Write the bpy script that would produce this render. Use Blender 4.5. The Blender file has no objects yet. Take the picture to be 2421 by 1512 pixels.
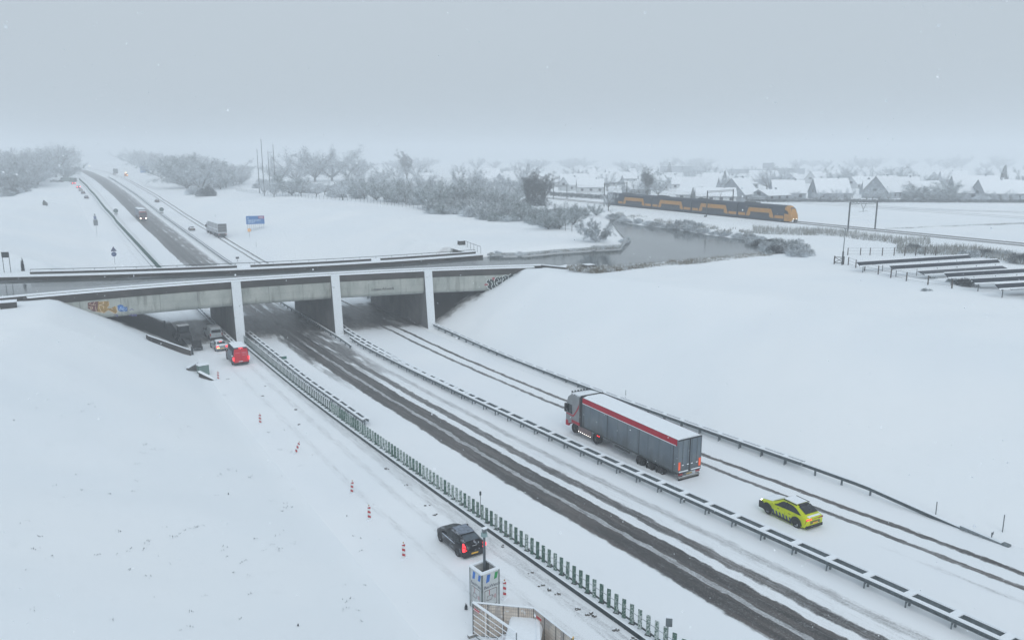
import bpy, bmesh, math, random
import numpy as np
from mathutils import Vector, Matrix, noise
from math import radians, sin, cos, pi
random.seed(7)
scene = bpy.context.scene
C = scene.collection

# ---------------------------------------------------------------- camera
# X = metres to the right of the camera, square to the motorway; Y = metres along the motorway; Z = 0 at field level
HC = 18.3; FPX = 1875.0; PITCH = math.atan((756 - 372) / FPX); YAW = radians(30.2)
cam_d = bpy.data.cameras.new('camera'); cam = bpy.data.objects.new('camera', cam_d); C.objects.link(cam)
cam.location = (0, 0, HC); cam.rotation_euler = (pi / 2 - PITCH, 0, -YAW)
cam_d.sensor_width = 36; cam_d.lens = FPX / 2421 * 36; cam_d.clip_start = 0.5; cam_d.clip_end = 12000
scene.camera = cam

# ---------------------------------------------------------------- world, sun, exposure
SKY_ZENITH = 1.50
SUN_EL, SUN_ROT = radians(38), radians(200)
w = bpy.data.worlds.new('World'); scene.world = w; w.use_nodes = True
nt = w.node_tree; nt.nodes.clear()
sky = nt.nodes.new('ShaderNodeTexSky'); sky.sky_type = 'NISHITA'; sky.sun_disc = False
sky.sun_elevation = SUN_EL; sky.sun_rotation = SUN_ROT; sky.dust_density = 4; sky.air_density = 1.0
hs = nt.nodes.new('ShaderNodeHueSaturation'); hs.inputs['Saturation'].default_value = 0.25
mx = nt.nodes.new('ShaderNodeMix'); mx.data_type = 'RGBA'; mx.inputs[0].default_value = 0.85
mx.inputs[7].default_value = (4.76, 5.50, 6.13, 1)       # even cloud cover over the clear sky
bg = nt.nodes.new('ShaderNodeBackground'); bg.inputs['Strength'].default_value = 0.10
wo = nt.nodes.new('ShaderNodeOutputWorld')
nt.links.new(sky.outputs[0], hs.inputs['Color']); nt.links.new(hs.outputs[0], mx.inputs[6])
# cloud cover is brighter overhead than at the horizon
tc = nt.nodes.new('ShaderNodeTexCoord'); sz = nt.nodes.new('ShaderNodeSeparateXYZ'); nt.links.new(tc.outputs['Generated'], sz.inputs[0])
mr = nt.nodes.new('ShaderNodeMapRange'); nt.links.new(sz.outputs[2], mr.inputs[0]); mr.inputs[1].default_value = 0; mr.inputs[2].default_value = 1
mr.inputs[3].default_value = 1.0; mr.inputs[4].default_value = SKY_ZENITH
sc_ = nt.nodes.new('ShaderNodeVectorMath'); sc_.operation = 'SCALE'; nt.links.new(mx.outputs[2], sc_.inputs[0]); nt.links.new(mr.outputs[0], sc_.inputs['Scale'])
nt.links.new(sc_.outputs[0], bg.inputs['Color']); nt.links.new(bg.outputs[0], wo.inputs['Surface'])
sd = bpy.data.lights.new('sun', 'SUN'); sd.energy = 0.75; sd.angle = radians(30); sd.color = (1, 0.97, 0.93)
so = bpy.data.objects.new('sun', sd); C.objects.link(so)
so.rotation_euler = (pi / 2 - SUN_EL, 0, -SUN_ROT + pi)
scene.view_settings.view_transform = 'Standard'; scene.view_settings.look = 'None'
scene.cycles.volume_bounces = 6; scene.cycles.max_bounces = 12; scene.cycles.diffuse_bounces = 4
scene.cycles.volume_step_rate = 1.0
scene.view_settings.exposure = 0.0; scene.view_settings.gamma = 1

# ---------------------------------------------------------------- helpers
def tag(o, label=None, cat=None, group=None, kind=None):
    if label: o['label'] = label
    if cat: o['category'] = cat
    if group: o['group'] = group
    if kind: o['kind'] = kind
    return o

def empty(name, loc=(0, 0, 0), rz=0, label=None, cat=None, group=None):
    o = bpy.data.objects.new(name, None); C.objects.link(o)
    o.location = loc; o.rotation_euler = (0, 0, rz); o.empty_display_size = .3
    return tag(o, label, cat, group)

class MB:
    def __init__(s): s.v = []; s.f = []
    def poly(s, pts):
        n = len(s.v); s.v += [tuple(p) for p in pts]; s.f.append(tuple(range(n, n + len(pts)))); return s
    def box(s, x0, x1, y0, y1, z0, z1, M=None):
        n = len(s.v)
        P = [(x0, y0, z0), (x1, y0, z0), (x1, y1, z0), (x0, y1, z0), (x0, y0, z1), (x1, y0, z1), (x1, y1, z1), (x0, y1, z1)]
        if M is not None: P = [tuple(M @ Vector(p)) for p in P]
        s.v += P
        s.f += [tuple(n + i for i in q) for q in ((3, 2, 1, 0), (4, 5, 6, 7), (0, 1, 5, 4), (1, 2, 6, 5), (2, 3, 7, 6), (3, 0, 4, 7))]
        return s
    def beam(s, a, b, w, h, up=(0, 0, 1)):      # box along a-b, w across, h along up
        a = Vector(a); b = Vector(b); d = b - a; L = d.length
        if L < 1e-6: return s
        d.normalize(); up = Vector(up)
        if abs(d.dot(up)) > .98: up = Vector((0, 1, 0))
        x = d.cross(up).normalized(); z = x.cross(d)
        M = Matrix(((x[0], d[0], z[0], a[0]), (x[1], d[1], z[1], a[1]), (x[2], d[2], z[2], a[2]), (0, 0, 0, 1)))
        return s.box(-w / 2, w / 2, 0, L, -h / 2, h / 2, M)
    def cyl(s, a, b, r, r2=None, n=8, caps=True):
        a = Vector(a); b = Vector(b); d = (b - a).normalized(); r2 = r if r2 is None else r2
        x = d.orthogonal().normalized(); y = d.cross(x); k = len(s.v)
        for (c, rr) in ((a, r), (b, r2)):
            for i in range(n):
                t = 2 * pi * i / n; s.v.append(tuple(c + x * (cos(t) * rr) + y * (sin(t) * rr)))
        for i in range(n):
            j = (i + 1) % n; s.f.append((k + i, k + j, k + n + j, k + n + i))
        if caps: s.f.append(tuple(k + i for i in reversed(range(n)))); s.f.append(tuple(k + n + i for i in range(n)))
        return s
    def loft(s, rings, closed=True, caps=True):
        k = len(s.v); n = len(rings[0])
        for r in rings: s.v += [tuple(p) for p in r]
        for i in range(len(rings) - 1):
            for j in range(n if closed else n - 1):
                a = k + i * n + j; b = k + i * n + (j + 1) % n
                s.f.append((a, b, b + n, a + n))
        if caps and closed:
            s.f.append(tuple(k + i for i in reversed(range(n)))); s.f.append(tuple(k + (len(rings) - 1) * n + i for i in range(n)))
        return s
    def add(s, o, M=None):
        k = len(s.v); s.v += [tuple(M @ Vector(p)) for p in o.v] if M is not None else o.v
        s.f += [tuple(k + i for i in f) for f in o.f]; return s
    def build(s, name, mat, parent=None, loc=None, smooth=False, bevel=0, **kw):
        me = bpy.data.meshes.new(name); me.from_pydata(s.v, [], s.f); me.update()
        if smooth: me.polygons.foreach_set('use_smooth', [True] * len(me.polygons))
        for m in (mat if isinstance(mat, (list, tuple)) else [mat]): me.materials.append(m)
        o = bpy.data.objects.new(name, me); C.objects.link(o)
        if parent is not None: o.parent = parent
        if loc is not None: o.location = loc
        if bevel:
            b = o.modifiers.new('bevel', 'BEVEL'); b.width = bevel; b.segments = 2; b.limit_method = 'ANGLE'
        return tag(o, **kw)

def copy_tree(o, parent=None):
    c = o.copy(); C.objects.link(c)
    if parent is not None: c.parent = parent
    for ch in kids.get(o.name, ()): copy_tree(ch, c)
    return c
kids = {}
def index_kids():
    kids.clear()
    for o in bpy.data.objects:
        if o.parent: kids.setdefault(o.parent.name, []).append(o)

# ---------------------------------------------------------------- materials
def new_mat(name):
    m = bpy.data.materials.new(name); m.use_nodes = True; n = m.node_tree; return m, n, n.nodes['Principled BSDF']
def N(n, t, **kw):
    x = n.nodes.new(t)
    for k, v in kw.items():
        if k.startswith('i_'): x.inputs[int(k[2:]) if k[2:].isdigit() else k[2:]].default_value = v
        else: setattr(x, k, v)
    return x
def math_(n, op, a, b=None, c=None, clamp=False):
    x = n.nodes.new('ShaderNodeMath'); x.operation = op; x.use_clamp = clamp
    for i, q in enumerate((a, b, c)):
        if q is None: continue
        if isinstance(q, (int, float)): x.inputs[i].default_value = q
        else: n.links.new(q, x.inputs[i])
    return x.outputs[0]
def mixc(n, f, a, b):
    x = n.nodes.new('ShaderNodeMix'); x.data_type = 'RGBA'
    for i, q in ((0, f), (6, a), (7, b)):
        if isinstance(q, (int, float)): x.inputs[i].default_value = q
        elif isinstance(q, (tuple, list)): x.inputs[i].default_value = (*q[:3], 1)
        else: n.links.new(q, x.inputs[i])
    return x.outputs[2]
def noise_(n, scale, detail=3, co='Object', rough=.55, vscale=None, dist=0):
    if co == 'World': src = n.nodes.new('ShaderNodeNewGeometry').outputs['Position']
    else: src = n.nodes.new('ShaderNodeTexCoord').outputs[co]
    if vscale:
        mp = n.nodes.new('ShaderNodeMapping'); mp.inputs['Scale'].default_value = vscale
        n.links.new(src, mp.inputs[0]); src = mp.outputs[0]
    x = n.nodes.new('ShaderNodeTexNoise'); x.inputs['Scale'].default_value = scale; x.inputs['Detail'].default_value = detail
    x.inputs['Roughness'].default_value = rough; x.inputs['Distortion'].default_value = dist
    n.links.new(src, x.inputs['Vector']); return x.outputs['Fac']
def smooth(n, v, lo, hi):
    x = n.nodes.new('ShaderNodeMapRange'); x.interpolation_type = 'SMOOTHSTEP'; n.links.new(v, x.inputs[0])
    x.inputs[1].default_value = lo; x.inputs[2].default_value = hi; return x.outputs[0]
def bump(n, b, h, strength, dist):
    x = n.nodes.new('ShaderNodeBump'); x.inputs['Strength'].default_value = strength; x.inputs['Distance'].default_value = dist
    n.links.new(h, x.inputs['Height']); n.links.new(x.outputs[0], b.inputs['Normal'])
SNOW = (0.79, 0.835, 0.88)
def make_curtain():
    m, n, b = new_mat('curtain_grey'); g = n.nodes.new('ShaderNodeTexCoord'); sp = n.nodes.new('ShaderNodeSeparateXYZ'); n.links.new(g.outputs['Object'], sp.inputs[0])
    c = mixc(n, smooth(n, noise_(n, .5, 4), .3, .7), (.125, .16, .195), (.18, .215, .24))
    d = math_(n, 'ADD', math_(n, 'MULTIPLY', math_(n, 'SUBTRACT', 3.0, sp.outputs[2]), .34), math_(n, 'MULTIPLY', math_(n, 'SUBTRACT', noise_(n, 1.1, 6, vscale=(1, 1, .4)), .5), 1.1))
    c = mixc(n, math_(n, 'MULTIPLY', smooth(n, d, .15, .9), .75), c, (.075, .073, .068))
    c = mixc(n, math_(n, 'MULTIPLY', smooth(n, noise_(n, 9, 5, rough=.7), .6, .72), .35), c, (.40, .43, .46))
    n.links.new(c, b.inputs['Base Color']); b.inputs['Roughness'].default_value = .5; b.inputs['Specular IOR Level'].default_value = .3; return m
def mat(name, col, rough=.6, metal=0, snow=0, var=.12, vs=3.0, spec=.5, emit=None, estr=0, dirt=0, snow_n=.35):
    """plain surface with a little noise; snow>0 lets snow lie on faces that look up"""
    m, n, b = new_mat(name)
    f = noise_(n, vs, 4)
    c = mixc(n, smooth(n, f, .3, .7), [x * (1 - var) for x in col], [min(1, x * (1 + var)) for x in col])
    if dirt:
        c = mixc(n, math_(n, 'MULTIPLY', smooth(n, noise_(n, vs * .6, 6, dist=.6), .45, .75), dirt), c, (.09, .085, .08))
    if snow:
        g = n.nodes.new('ShaderNodeNewGeometry'); sp = n.nodes.new('ShaderNodeSeparateXYZ'); n.links.new(g.outputs['Normal'], sp.inputs[0])
        q = math_(n, 'ADD', sp.outputs[2], math_(n, 'MULTIPLY', math_(n, 'SUBTRACT', noise_(n, 6, 4, 'World'), .5), snow_n * 2))
        k = smooth(n, q, 1 - snow - .12, 1 - snow + .12)
        c = mixc(n, k, c, SNOW)
        r = n.nodes.new('ShaderNodeMix'); n.links.new(k, r.inputs[0]); r.inputs[2].default_value = rough; r.inputs[3].default_value = .8
        n.links.new(r.outputs[0], b.inputs['Roughness'])
    else: b.inputs['Roughness'].default_value = rough
    n.links.new(c, b.inputs['Base Color'])
    b.inputs['Metallic'].default_value = metal; b.inputs['Specular IOR Level'].default_value = spec
    if emit: b.inputs['Emission Color'].default_value = (*emit, 1); b.inputs['Emission Strength'].default_value = estr
    return m

def make_snow():
    m, n, b = new_mat('snow')
    big = noise_(n, .035, 5, 'World'); mid = noise_(n, .5, 5, 'World'); fine = noise_(n, 7, 6, 'World', .7)
    c = mixc(n, smooth(n, big, .3, .7), (.78, .825, .865), (.83, .86, .885))
    c = mixc(n, math_(n, 'MULTIPLY', smooth(n, noise_(n, .9, 6, 'World', .65), .55, .8), .22), c, (.60, .64, .66))
    # sparse tufts and clods showing through
    sp = math_(n, 'MULTIPLY', smooth(n, noise_(n, 1.6, 6, 'World', .62), .70, .77), smooth(n, noise_(n, .12, 3, 'World'), .50, .66))
    c = mixc(n, math_(n, 'MULTIPLY', sp, .75), c, (.22, .235, .23))
    n.links.new(c, b.inputs['Base Color']); b.inputs['Roughness'].default_value = .85; b.inputs['Specular IOR Level'].default_value = .15
    h = math_(n, 'ADD', math_(n, 'MULTIPLY', mid, .6), math_(n, 'MULTIPLY', fine, .25))
    bump(n, b, h, .35, .12)
    return m
M_SNOW = make_snow()
M_CAP = mat('fresh_snow', SNOW, .85, var=.03, vs=5, spec=.15)
# ---------------------------------------------------------------- land form
RS = [-120, -20, 0, 20, 30, 40, 51, 62, 80, 100, 122, 140, 180, 223, 350, 450, 603, 800, 3000]
RH = [20.5, 23.2, 24, 24.8, 25.35, 25.9, 26.5, 27.0, 27.7, 28.3, 28.45, 28.45, 28.3, 27.6, 23.3, 19.0, 14.6, 12.6, 12.6]
RZ = [HC - h for h in RH]
def zr(s): return np.interp(s, RS, RZ)
_sv = np.linspace(-120, 1000, 561); _kz = np.ones(9) / 9
_zv = np.convolve(np.pad(zr(_sv), 4, 'edge'), _kz, 'valid')
def zr(s): return np.interp(s, _sv, _zv)

_c, _s = cos(PITCH), sin(PITCH)
def ray(u, v):                                     # direction seen from the drone, in scene axes
    x = (u - 1210.5) / FPX; y = -(v - 756) / FPX
    fx, fy, fz = x, _c + y * _s, -_s + y * _c
    return Vector((fx * cos(YAW) + fy * sin(YAW), -fx * sin(YAW) + fy * cos(YAW), fz))
def at(u, v, z=0.0):                               # ground point at height z
    r = ray(u, v); k = (z - HC) / r.z
    return Vector((r.x * k, r.y * k, z))

# the two walls of the aqueduct are curved in plan, like an hourglass
NC = (-.003245, .1105, 125.70); FC = (.003081, -.3616, 147.03)
def _quad(o, c, lo, hi):
    o = np.asarray(o, float); q = np.clip(o, lo, hi); return c[0] * q * q + c[1] * q + c[2] + (o - q) * (2 * c[0] * q + c[1])
def s_near(o): return _quad(o, NC, -6, 74)
def s_far(o): return _quad(o, FC, -6, 74)
BZ = -.5
WZ = -1.02
_pond_px = [(1158, 606), (1248, 603.5), (1327, 596), (1406, 591), (1467, 588), (1483, 570), (1458, 543), (1441, 521), (1446, 512),
            (1472, 526), (1538, 536), (1591, 541), (1670, 555), (1749, 565), (1790, 571), (1818, 582), (1800, 597), (1750, 610),
            (1670, 618), (1591, 622), (1512, 632), (1433, 638), (1390, 634), (1345, 626)]
POND = [tuple(at(u, v, WZ))[:2] for u, v in _pond_px]
POND += [(74.0, float(s_near(74)) + 3.3), (71.5, float(s_near(71.5)) + 3.3), (71.5, float(s_far(71.5)) - .3)]
def poly_sd(X, Y, P):                              # signed distance, negative inside
    d = np.full(X.shape, 1e9); ins = np.zeros(X.shape, bool); n = len(P)
    for i in range(n):
        ax, ay = P[i]; bx, by = P[(i + 1) % n]
        ex, ey = bx - ax, by - ay
        t = np.clip(((X - ax) * ex + (Y - ay) * ey) / (ex * ex + ey * ey), 0, 1)
        d = np.minimum(d, np.hypot(X - ax - t * ex, Y - ay - t * ey))
        c = ((ay > Y) != (by > Y)) & (X < (bx - ax) * (Y - ay) / ((by - ay) if by != ay else 1e-9) + ax)
        ins ^= c
    return np.where(ins, -d, d)
def bL(s): return np.interp(s, [-100, 40, 95, 110, 160, 200, 400, 470, 640, 700], [14, 14.5, 15, 15.7, 16.0, 13, 12, -60, -60, 12])
def bR(s): return np.interp(s, [-100, 90, 112, 160, 200], [53, 53, 55.5, 55.5, 53])
def kL(s): return np.interp(s, [-50, 60, 105, 165, 260], [4.5, 3.4, 1.72, 1.72, 4])
def kR(s): return np.interp(s, [-50, 70, 110, 165, 260], [4.0, 3.2, 1.6, 1.6, 5])
_P = [at(*q) for q in ((1790, 700), (1960, 634))]
def ground(X, Y, fine=True):
    X = np.asarray(X, float); Y = np.asarray(Y, float)
    z0 = zr(Y); l = bL(Y); r = bR(Y)
    d = np.maximum(np.maximum(l - X, X - r), 0); k = np.where(X < l, kL(Y), kR(Y))
    up = z0 + d / k
    low = np.clip(1 - np.minimum(np.abs(Y - s_near(X)), np.abs(Y - s_far(X))) / 20, 0, 1) * np.clip((84 - X) / 8, 0, 1) * -.68
    cut = low - np.log(np.exp(-np.clip(up - low, -30, 30) / .14) + 1) * .14        # soft minimum with field level
    fill = np.maximum(z0 - d / 3, 0)
    far = np.clip((Y - 560) / 300, 0, 1) * 5.2 * np.exp(-(np.maximum(np.abs(X - 40) - 120, 0) / 200) ** 2)
    z = np.where(z0 < 0, np.where(d > 0, cut, z0), np.where(d > 0, np.maximum(fill, far), z0))
    z = np.where((d > 0) & (z0 < 0), np.maximum(z, z0), z)
    # banks and bed of the lake
    sd = poly_sd(X, Y, POND)
    bed = WZ - .15 - np.clip(-sd * .5, 0, 1.6)
    bank = WZ - .15 + np.clip(sd, 0, 9) * .28
    near = (sd < 3) & (X > 69)
    z = np.where(near, np.minimum(z, np.where(sd < 0, bed, np.minimum(bank, z))), z)
    # canal either side of the aqueduct
    sn = s_near(X) + 1.0; sf = np.where((X > -1) & (X < 72), 150.0, s_far(X) + 1.2)
    can = (Y > sn) & (Y < sf) & (X < 75)
    z = np.where(can, np.minimum(z, -5.0), z)
    return z
def gz(x, y): return float(ground(np.array([x]), np.array([y]))[0])
def hit(u, v, z=None):                             # where the line of sight through (u, v) meets the land
    zz = 0.0 if z is None else z
    for _ in range(24):
        p = at(u, v, min(zz, 14)); e = gz(p.x, p.y) - zz; zz += .6 * e
        if abs(e) < .01: break
    p = at(u, v, zz); p.z = zz; return p

def axis(lo, hi, step, far_lo, far_hi, g=1.13):
    a = list(np.arange(lo, hi, step)); x, st = lo, step; pre = []
    while x > far_lo: st *= g; x -= st; pre.append(x)
    x, st = a[-1], step; post = []
    while x < far_hi: st *= g; x += st; post.append(x)
    return np.array(pre[::-1] + a + post)
gx = axis(-40, 200, 1.0, -5000, 5000); gy = axis(-12, 320, 1.1, -400, 7000)
GX, GY = np.meshgrid(gx, gy, indexing='ij'); GZ = ground(GX, GY)
# under the carriageways the ground lies below the road sheet
road_m = (GX > np.maximum(bL(GY), 12) + 1.5) & (GX < 53.1) & (GY < 1200)
GZ = np.where(road_m, GZ - .12, GZ)
rng = np.random.default_rng(3)
rough = np.array([[0.0]])
def vnoise(X, Y, sc, seed):
    r = np.random.default_rng(seed).random((256, 256)); x = X / sc; y = Y / sc
    xi = np.floor(x).astype(int); yi = np.floor(y).astype(int); fx = x - xi; fy = y - yi
    fx = fx * fx * (3 - 2 * fx); fy = fy * fy * (3 - 2 * fy); a = lambda i, j: r[i % 256, j % 256]
    return (a(xi, yi) * (1 - fx) + a(xi + 1, yi) * fx) * (1 - fy) + (a(xi, yi + 1) * (1 - fx) + a(xi + 1, yi + 1) * fx) * fy - .5
am = np.where(road_m, 0, 1) * np.clip((np.abs(GX - 34) - 20) / 6, 0, 1)
GZ = GZ + am * (vnoise(GX, GY, 7, 1) * .34 + vnoise(GX, GY, 2.3, 2) * .10 + vnoise(GX, GY, 30, 3) * .35 * np.clip((np.abs(GX - 34) - 26) / 15, 0, 1))
nx, ny = len(gx), len(gy)
vs = np.stack([GX, GY, GZ], -1).reshape(-1, 3)
ii, jj = np.meshgrid(np.arange(nx - 1), np.arange(ny - 1), indexing='ij'); k = (ii * ny + jj).ravel()
fs = np.stack([k, k + ny, k + ny + 1, k + 1], -1)
def grid_mesh(name, vs, fs, m, smooth=True, **kw):
    me = bpy.data.meshes.new(name); me.vertices.add(len(vs)); me.vertices.foreach_set('co', vs.astype(np.float32).ravel())
    nv = fs.shape[1]; me.loops.add(fs.size); me.loops.foreach_set('vertex_index', fs.astype(np.int32).ravel())
    me.polygons.add(len(fs)); me.polygons.foreach_set('loop_start', np.arange(0, fs.size, nv, dtype=np.int32))
    me.polygons.foreach_set('loop_total', np.full(len(fs), nv, dtype=np.int32))
    if smooth: me.polygons.foreach_set('use_smooth', np.ones(len(fs), bool))
    me.update(calc_edges=True); me.validate(); me.materials.append(m)
    o = bpy.data.objects.new(name, me); C.objects.link(o); return tag(o, **kw)

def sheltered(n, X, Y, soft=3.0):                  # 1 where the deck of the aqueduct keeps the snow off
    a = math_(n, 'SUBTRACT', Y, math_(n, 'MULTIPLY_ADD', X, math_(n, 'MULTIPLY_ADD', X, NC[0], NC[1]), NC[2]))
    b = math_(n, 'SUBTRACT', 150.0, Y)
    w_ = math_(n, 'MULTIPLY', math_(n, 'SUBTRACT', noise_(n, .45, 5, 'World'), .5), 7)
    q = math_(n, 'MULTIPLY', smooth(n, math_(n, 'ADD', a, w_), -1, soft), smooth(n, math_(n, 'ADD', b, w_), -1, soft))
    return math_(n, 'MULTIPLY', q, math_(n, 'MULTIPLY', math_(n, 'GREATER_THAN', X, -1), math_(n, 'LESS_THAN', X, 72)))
def xy(n):
    g = n.nodes.new('ShaderNodeNewGeometry'); s = n.nodes.new('ShaderNodeSeparateXYZ'); n.links.new(g.outputs['Position'], s.inputs[0])
    return s.outputs[0], s.outputs[1], s.outputs[2]
def make_ground():
    m = M_SNOW.copy(); m.name = 'snow_ground'; n = m.node_tree; b = n.nodes['Principled BSDF']
    X, Y, Z = xy(n); src = b.inputs['Base Color'].links[0].from_socket
    # furrows and low grass stripes in the far fields stay faint; bare paved slope under the deck
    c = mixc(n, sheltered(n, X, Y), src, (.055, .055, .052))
    n.links.new(c, b.inputs['Base Color']); return m
M_GROUND = make_ground()
grid_mesh('snow_ground', vs, fs, M_GROUND, kind='structure', label='snow covered fields and embankments')

# ---------------------------------------------------------------- motorway
def make_road():
    m, n, b = new_mat('motorway'); X, Y, Z = xy(n)
    X0 = X
    # tracks wander a little
    wob = math_(n, 'MULTIPLY', math_(n, 'SUBTRACT', noise_(n, .03, 2, 'World', vscale=(0.2, 1, 1)), .5), .8)
    edge = math_(n, 'MULTIPLY', math_(n, 'SUBTRACT', noise_(n, 2.2, 5, 'World', .7, vscale=(1, .35, 1)), .5), .62)
    edge = math_(n, 'ADD', edge, math_(n, 'MULTIPLY', math_(n, 'SUBTRACT', noise_(n, .35, 4, 'World', .6, vscale=(.6, 1, 1)), .5), .55))
    Xw = math_(n, 'ADD', math_(n, 'ADD', X, wob), edge)
    def track(x0, x1, f0, f1, amt, src=Xw):
        return math_(n, 'MULTIPLY', math_(n, 'MULTIPLY', smooth(n, src, x0 - f0, x0 + f0), smooth(n, src, x1 + f1, x1 - f1)), amt)
    cov = track(30.95, 32.55, .22, .09, 1.0)
    for t in ((32.9, 34.35, .10, .12, .98), (32.4, 33.05, .2, .2, .62), (35.1, 36.1, .18, .2, .84), (37.1, 38.1, .4, .4, .50), (34.4, 35.1, .2, .2, .22), (36.0, 37.3, .4, .4, .22)):
        cov = math_(n, 'MAXIMUM', cov, track(*t))
    # right-hand carriageway: two narrow ruts plus a faint third
    ru = math_(n, 'ADD', Xw, math_(n, 'MULTIPLY', smooth(n, Y, 60, 120), -.35))
    for t in ((47.2, 47.75, .13, .13, .86), (49.05, 49.65, .13, .13, .95), (45.1, 45.4, .25, .25, .16)):
        cov = math_(n, 'MAXIMUM', cov, track(*t, src=ru))
    third = math_(n, 'MULTIPLY', track(45.6, 46.1, .25, .25, .42, src=math_(n, 'ADD', Xw, math_(n, 'MULTIPLY', math_(n, 'SUBTRACT', Y, 20), .02))), smooth(n, Y, 36, 22))
    cov = math_(n, 'MAXIMUM', cov, third)
    # lane with the queue, left of the green fence
    for t in ((19.4, 20.3, .35, .35, .27), (21.8, 22.7, .3, .3, .30), (23.5, 24.75, .25, .12, .36)):
        cov = math_(n, 'MAXIMUM', cov, track(*t))
    # beyond the aqueduct the left carriageway is bare over most of its width
    beyond = math_(n, 'MULTIPLY', smooth(n, Y, 185, 240), track(29.6, 33.3, .1, .5, .90))
    cov = math_(n, 'MAXIMUM', cov, beyond)
    beyond2 = math_(n, 'MULTIPLY', smooth(n, Y, 185, 240), track(33.5, 38.2, .5, .6, .56))
    cov = math_(n, 'MAXIMUM', cov, beyond2)
    # towards the aqueduct the bare width opens out
    op = math_(n, 'MULTIPLY', smooth(n, Y, 78, 112), track(29.7, 38.0, .5, 1.2, .82))
    op = math_(n, 'MULTIPLY', op, smooth(n, noise_(n, .8, 5, 'World', vscale=(1.2, .16, 1)), .26, .52))
    cov = math_(n, 'MAXIMUM', cov, op)
    cov = math_(n, 'MAXIMUM', cov, math_(n, 'MULTIPLY', sheltered(n, X0, Y, 4.5), math_(n, 'MULTIPLY_ADD', smooth(n, noise_(n, .5, 5, 'World', vscale=(1, .25, 1)), .3, .6), .35, .62)))
    # grain: snow caught in the texture, streaks along the road
    st = noise_(n, 1.0, 6, 'World', .7, vscale=(5, .45, 1)); gr = noise_(n, 9, 6, 'World', .75)
    k = math_(n, 'ADD', cov, math_(n, 'MULTIPLY', math_(n, 'SUBTRACT', st, .5), .8))
    k = math_(n, 'ADD', k, math_(n, 'MULTIPLY', math_(n, 'SUBTRACT', gr, .5), .9))
    k = math_(n, 'MULTIPLY', smooth(n, k, .15, 1.02), smooth(n, cov, .02, .2))
    k = math_(n, 'MULTIPLY', k, math_(n, 'MULTIPLY_ADD', smooth(n, noise_(n, 16, 4, 'World', .7, vscale=(1, .4, 1)), .56, .68), -.30, 1.0))
    sn = mixc(n, smooth(n, noise_(n, .06, 5, 'World'), .3, .7), (.78, .82, .86), (.82, .85, .88))
    sn = mixc(n, math_(n, 'MULTIPLY', smooth(n, noise_(n, 1.2, 6, 'World', .65, vscale=(1, .5, 1)), .58, .8), .18), sn, (.48, .5, .52))
    asp = mixc(n, gr, (.015, .0145, .015), (.06, .056, .054))
    asp = mixc(n, math_(n, 'MULTIPLY', smooth(n, noise_(n, .7, 4, 'World', vscale=(3, .15, 1)), .4, .7), .5), asp, (.15, .13, .122))
    c = mixc(n, k, sn, asp)
    n.links.new(c, b.inputs['Base Color'])
    r = n.nodes.new('ShaderNodeMix'); n.links.new(k, r.inputs[0]); r.inputs[2].default_value = .85; r.inputs[3].default_value = .42
    n.links.new(r.outputs[0], b.inputs['Roughness']); b.inputs['Specular IOR Level'].default_value = .25
    h = math_(n, 'ADD', math_(n, 'MULTIPLY', k, -1.0), math_(n, 'MULTIPLY', gr, .35))
    bump(n, b, h, .6, .06)
    return m
ys = np.concatenate([np.arange(-110, 330, 1.2), np.arange(330, 1200, 8)])
def bLr(s): return np.maximum(bL(s), 12)
xs = np.concatenate([[15.0, 15.6], np.arange(17.4, 53.0, 1.3), [53.0, 53.7]])
RX, RY = np.meshgrid(xs, ys, indexing='ij'); RZg = zr(RY) + .012
RXs = np.where(RX < 17.3, np.where(RX < 15.3, bLr(RY) + .3, bLr(RY) + .9), np.where(RX < 18.6, np.maximum(RX, bLr(RY) + 1.5), RX))
RZg = np.where((RX < 15.3) | (RX > 53.3), RZg - .3, RZg)
v2 = np.stack([RXs, RY, RZg], -1).reshape(-1, 3); n1, n2 = RX.shape
ii, jj = np.meshgrid(np.arange(n1 - 1), np.arange(n2 - 1), indexing='ij'); k = (ii * n2 + jj).ravel()
grid_mesh('motorway', v2, np.stack([k, k + n2, k + n2 + 1, k + 1], -1), make_road(), kind='structure', label='motorway half covered in snow with dark wheel tracks')

# ---------------------------------------------------------------- water
def make_water():
    m, n, b = new_mat('cold_water')
    f = noise_(n, .09, 4, 'World'); f2 = noise_(n, .5, 5, 'World', vscale=(.12, 1, 1))
    c = mixc(n, smooth(n, f, .35, .65), (.05, .062, .064), (.085, .098, .10))
    X, Y, Z = xy(n)
    inch = math_(n, 'MULTIPLY', smooth(n, X, 74, 60), smooth(n, f2, .5, .66))
    c = mixc(n, math_(n, 'MULTIPLY', inch, .55), c, (.36, .4, .44))
    n.links.new(c, b.inputs['Base Color']); b.inputs['Roughness'].default_value = .10; b.inputs['IOR'].default_value = 1.33
    bump(n, b, noise_(n, 1.6, 5, 'World', vscale=(1, .5, 1)), .12, .05)
    return m
M_WATER = make_water()
me = bmesh.new()
fv = [me.verts.new((x, y, WZ)) for x, y in POND]; me.faces.new(fv)
_os = [-260, -60, -20] + list(np.linspace(-8, 71.5, 24))
for o0, o1 in zip(_os[:-1], _os[1:]): me.faces.new([me.verts.new((o_, float(q), WZ)) for o_, q in ((o0, s_near(o0) + 3), (o1, s_near(o1) + 3), (o1, s_far(o1) + .1), (o0, s_far(o0) + .1))])
bmesh.ops.triangulate(me, faces=me.faces[:])
bmesh.ops.recalc_face_normals(me, faces=me.faces[:])
mm = bpy.data.meshes.new('lake_water'); me.to_mesh(mm); mm.materials.append(M_WATER)
for p in mm.polygons:
    if p.normal.z < 0: p.flip()
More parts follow.
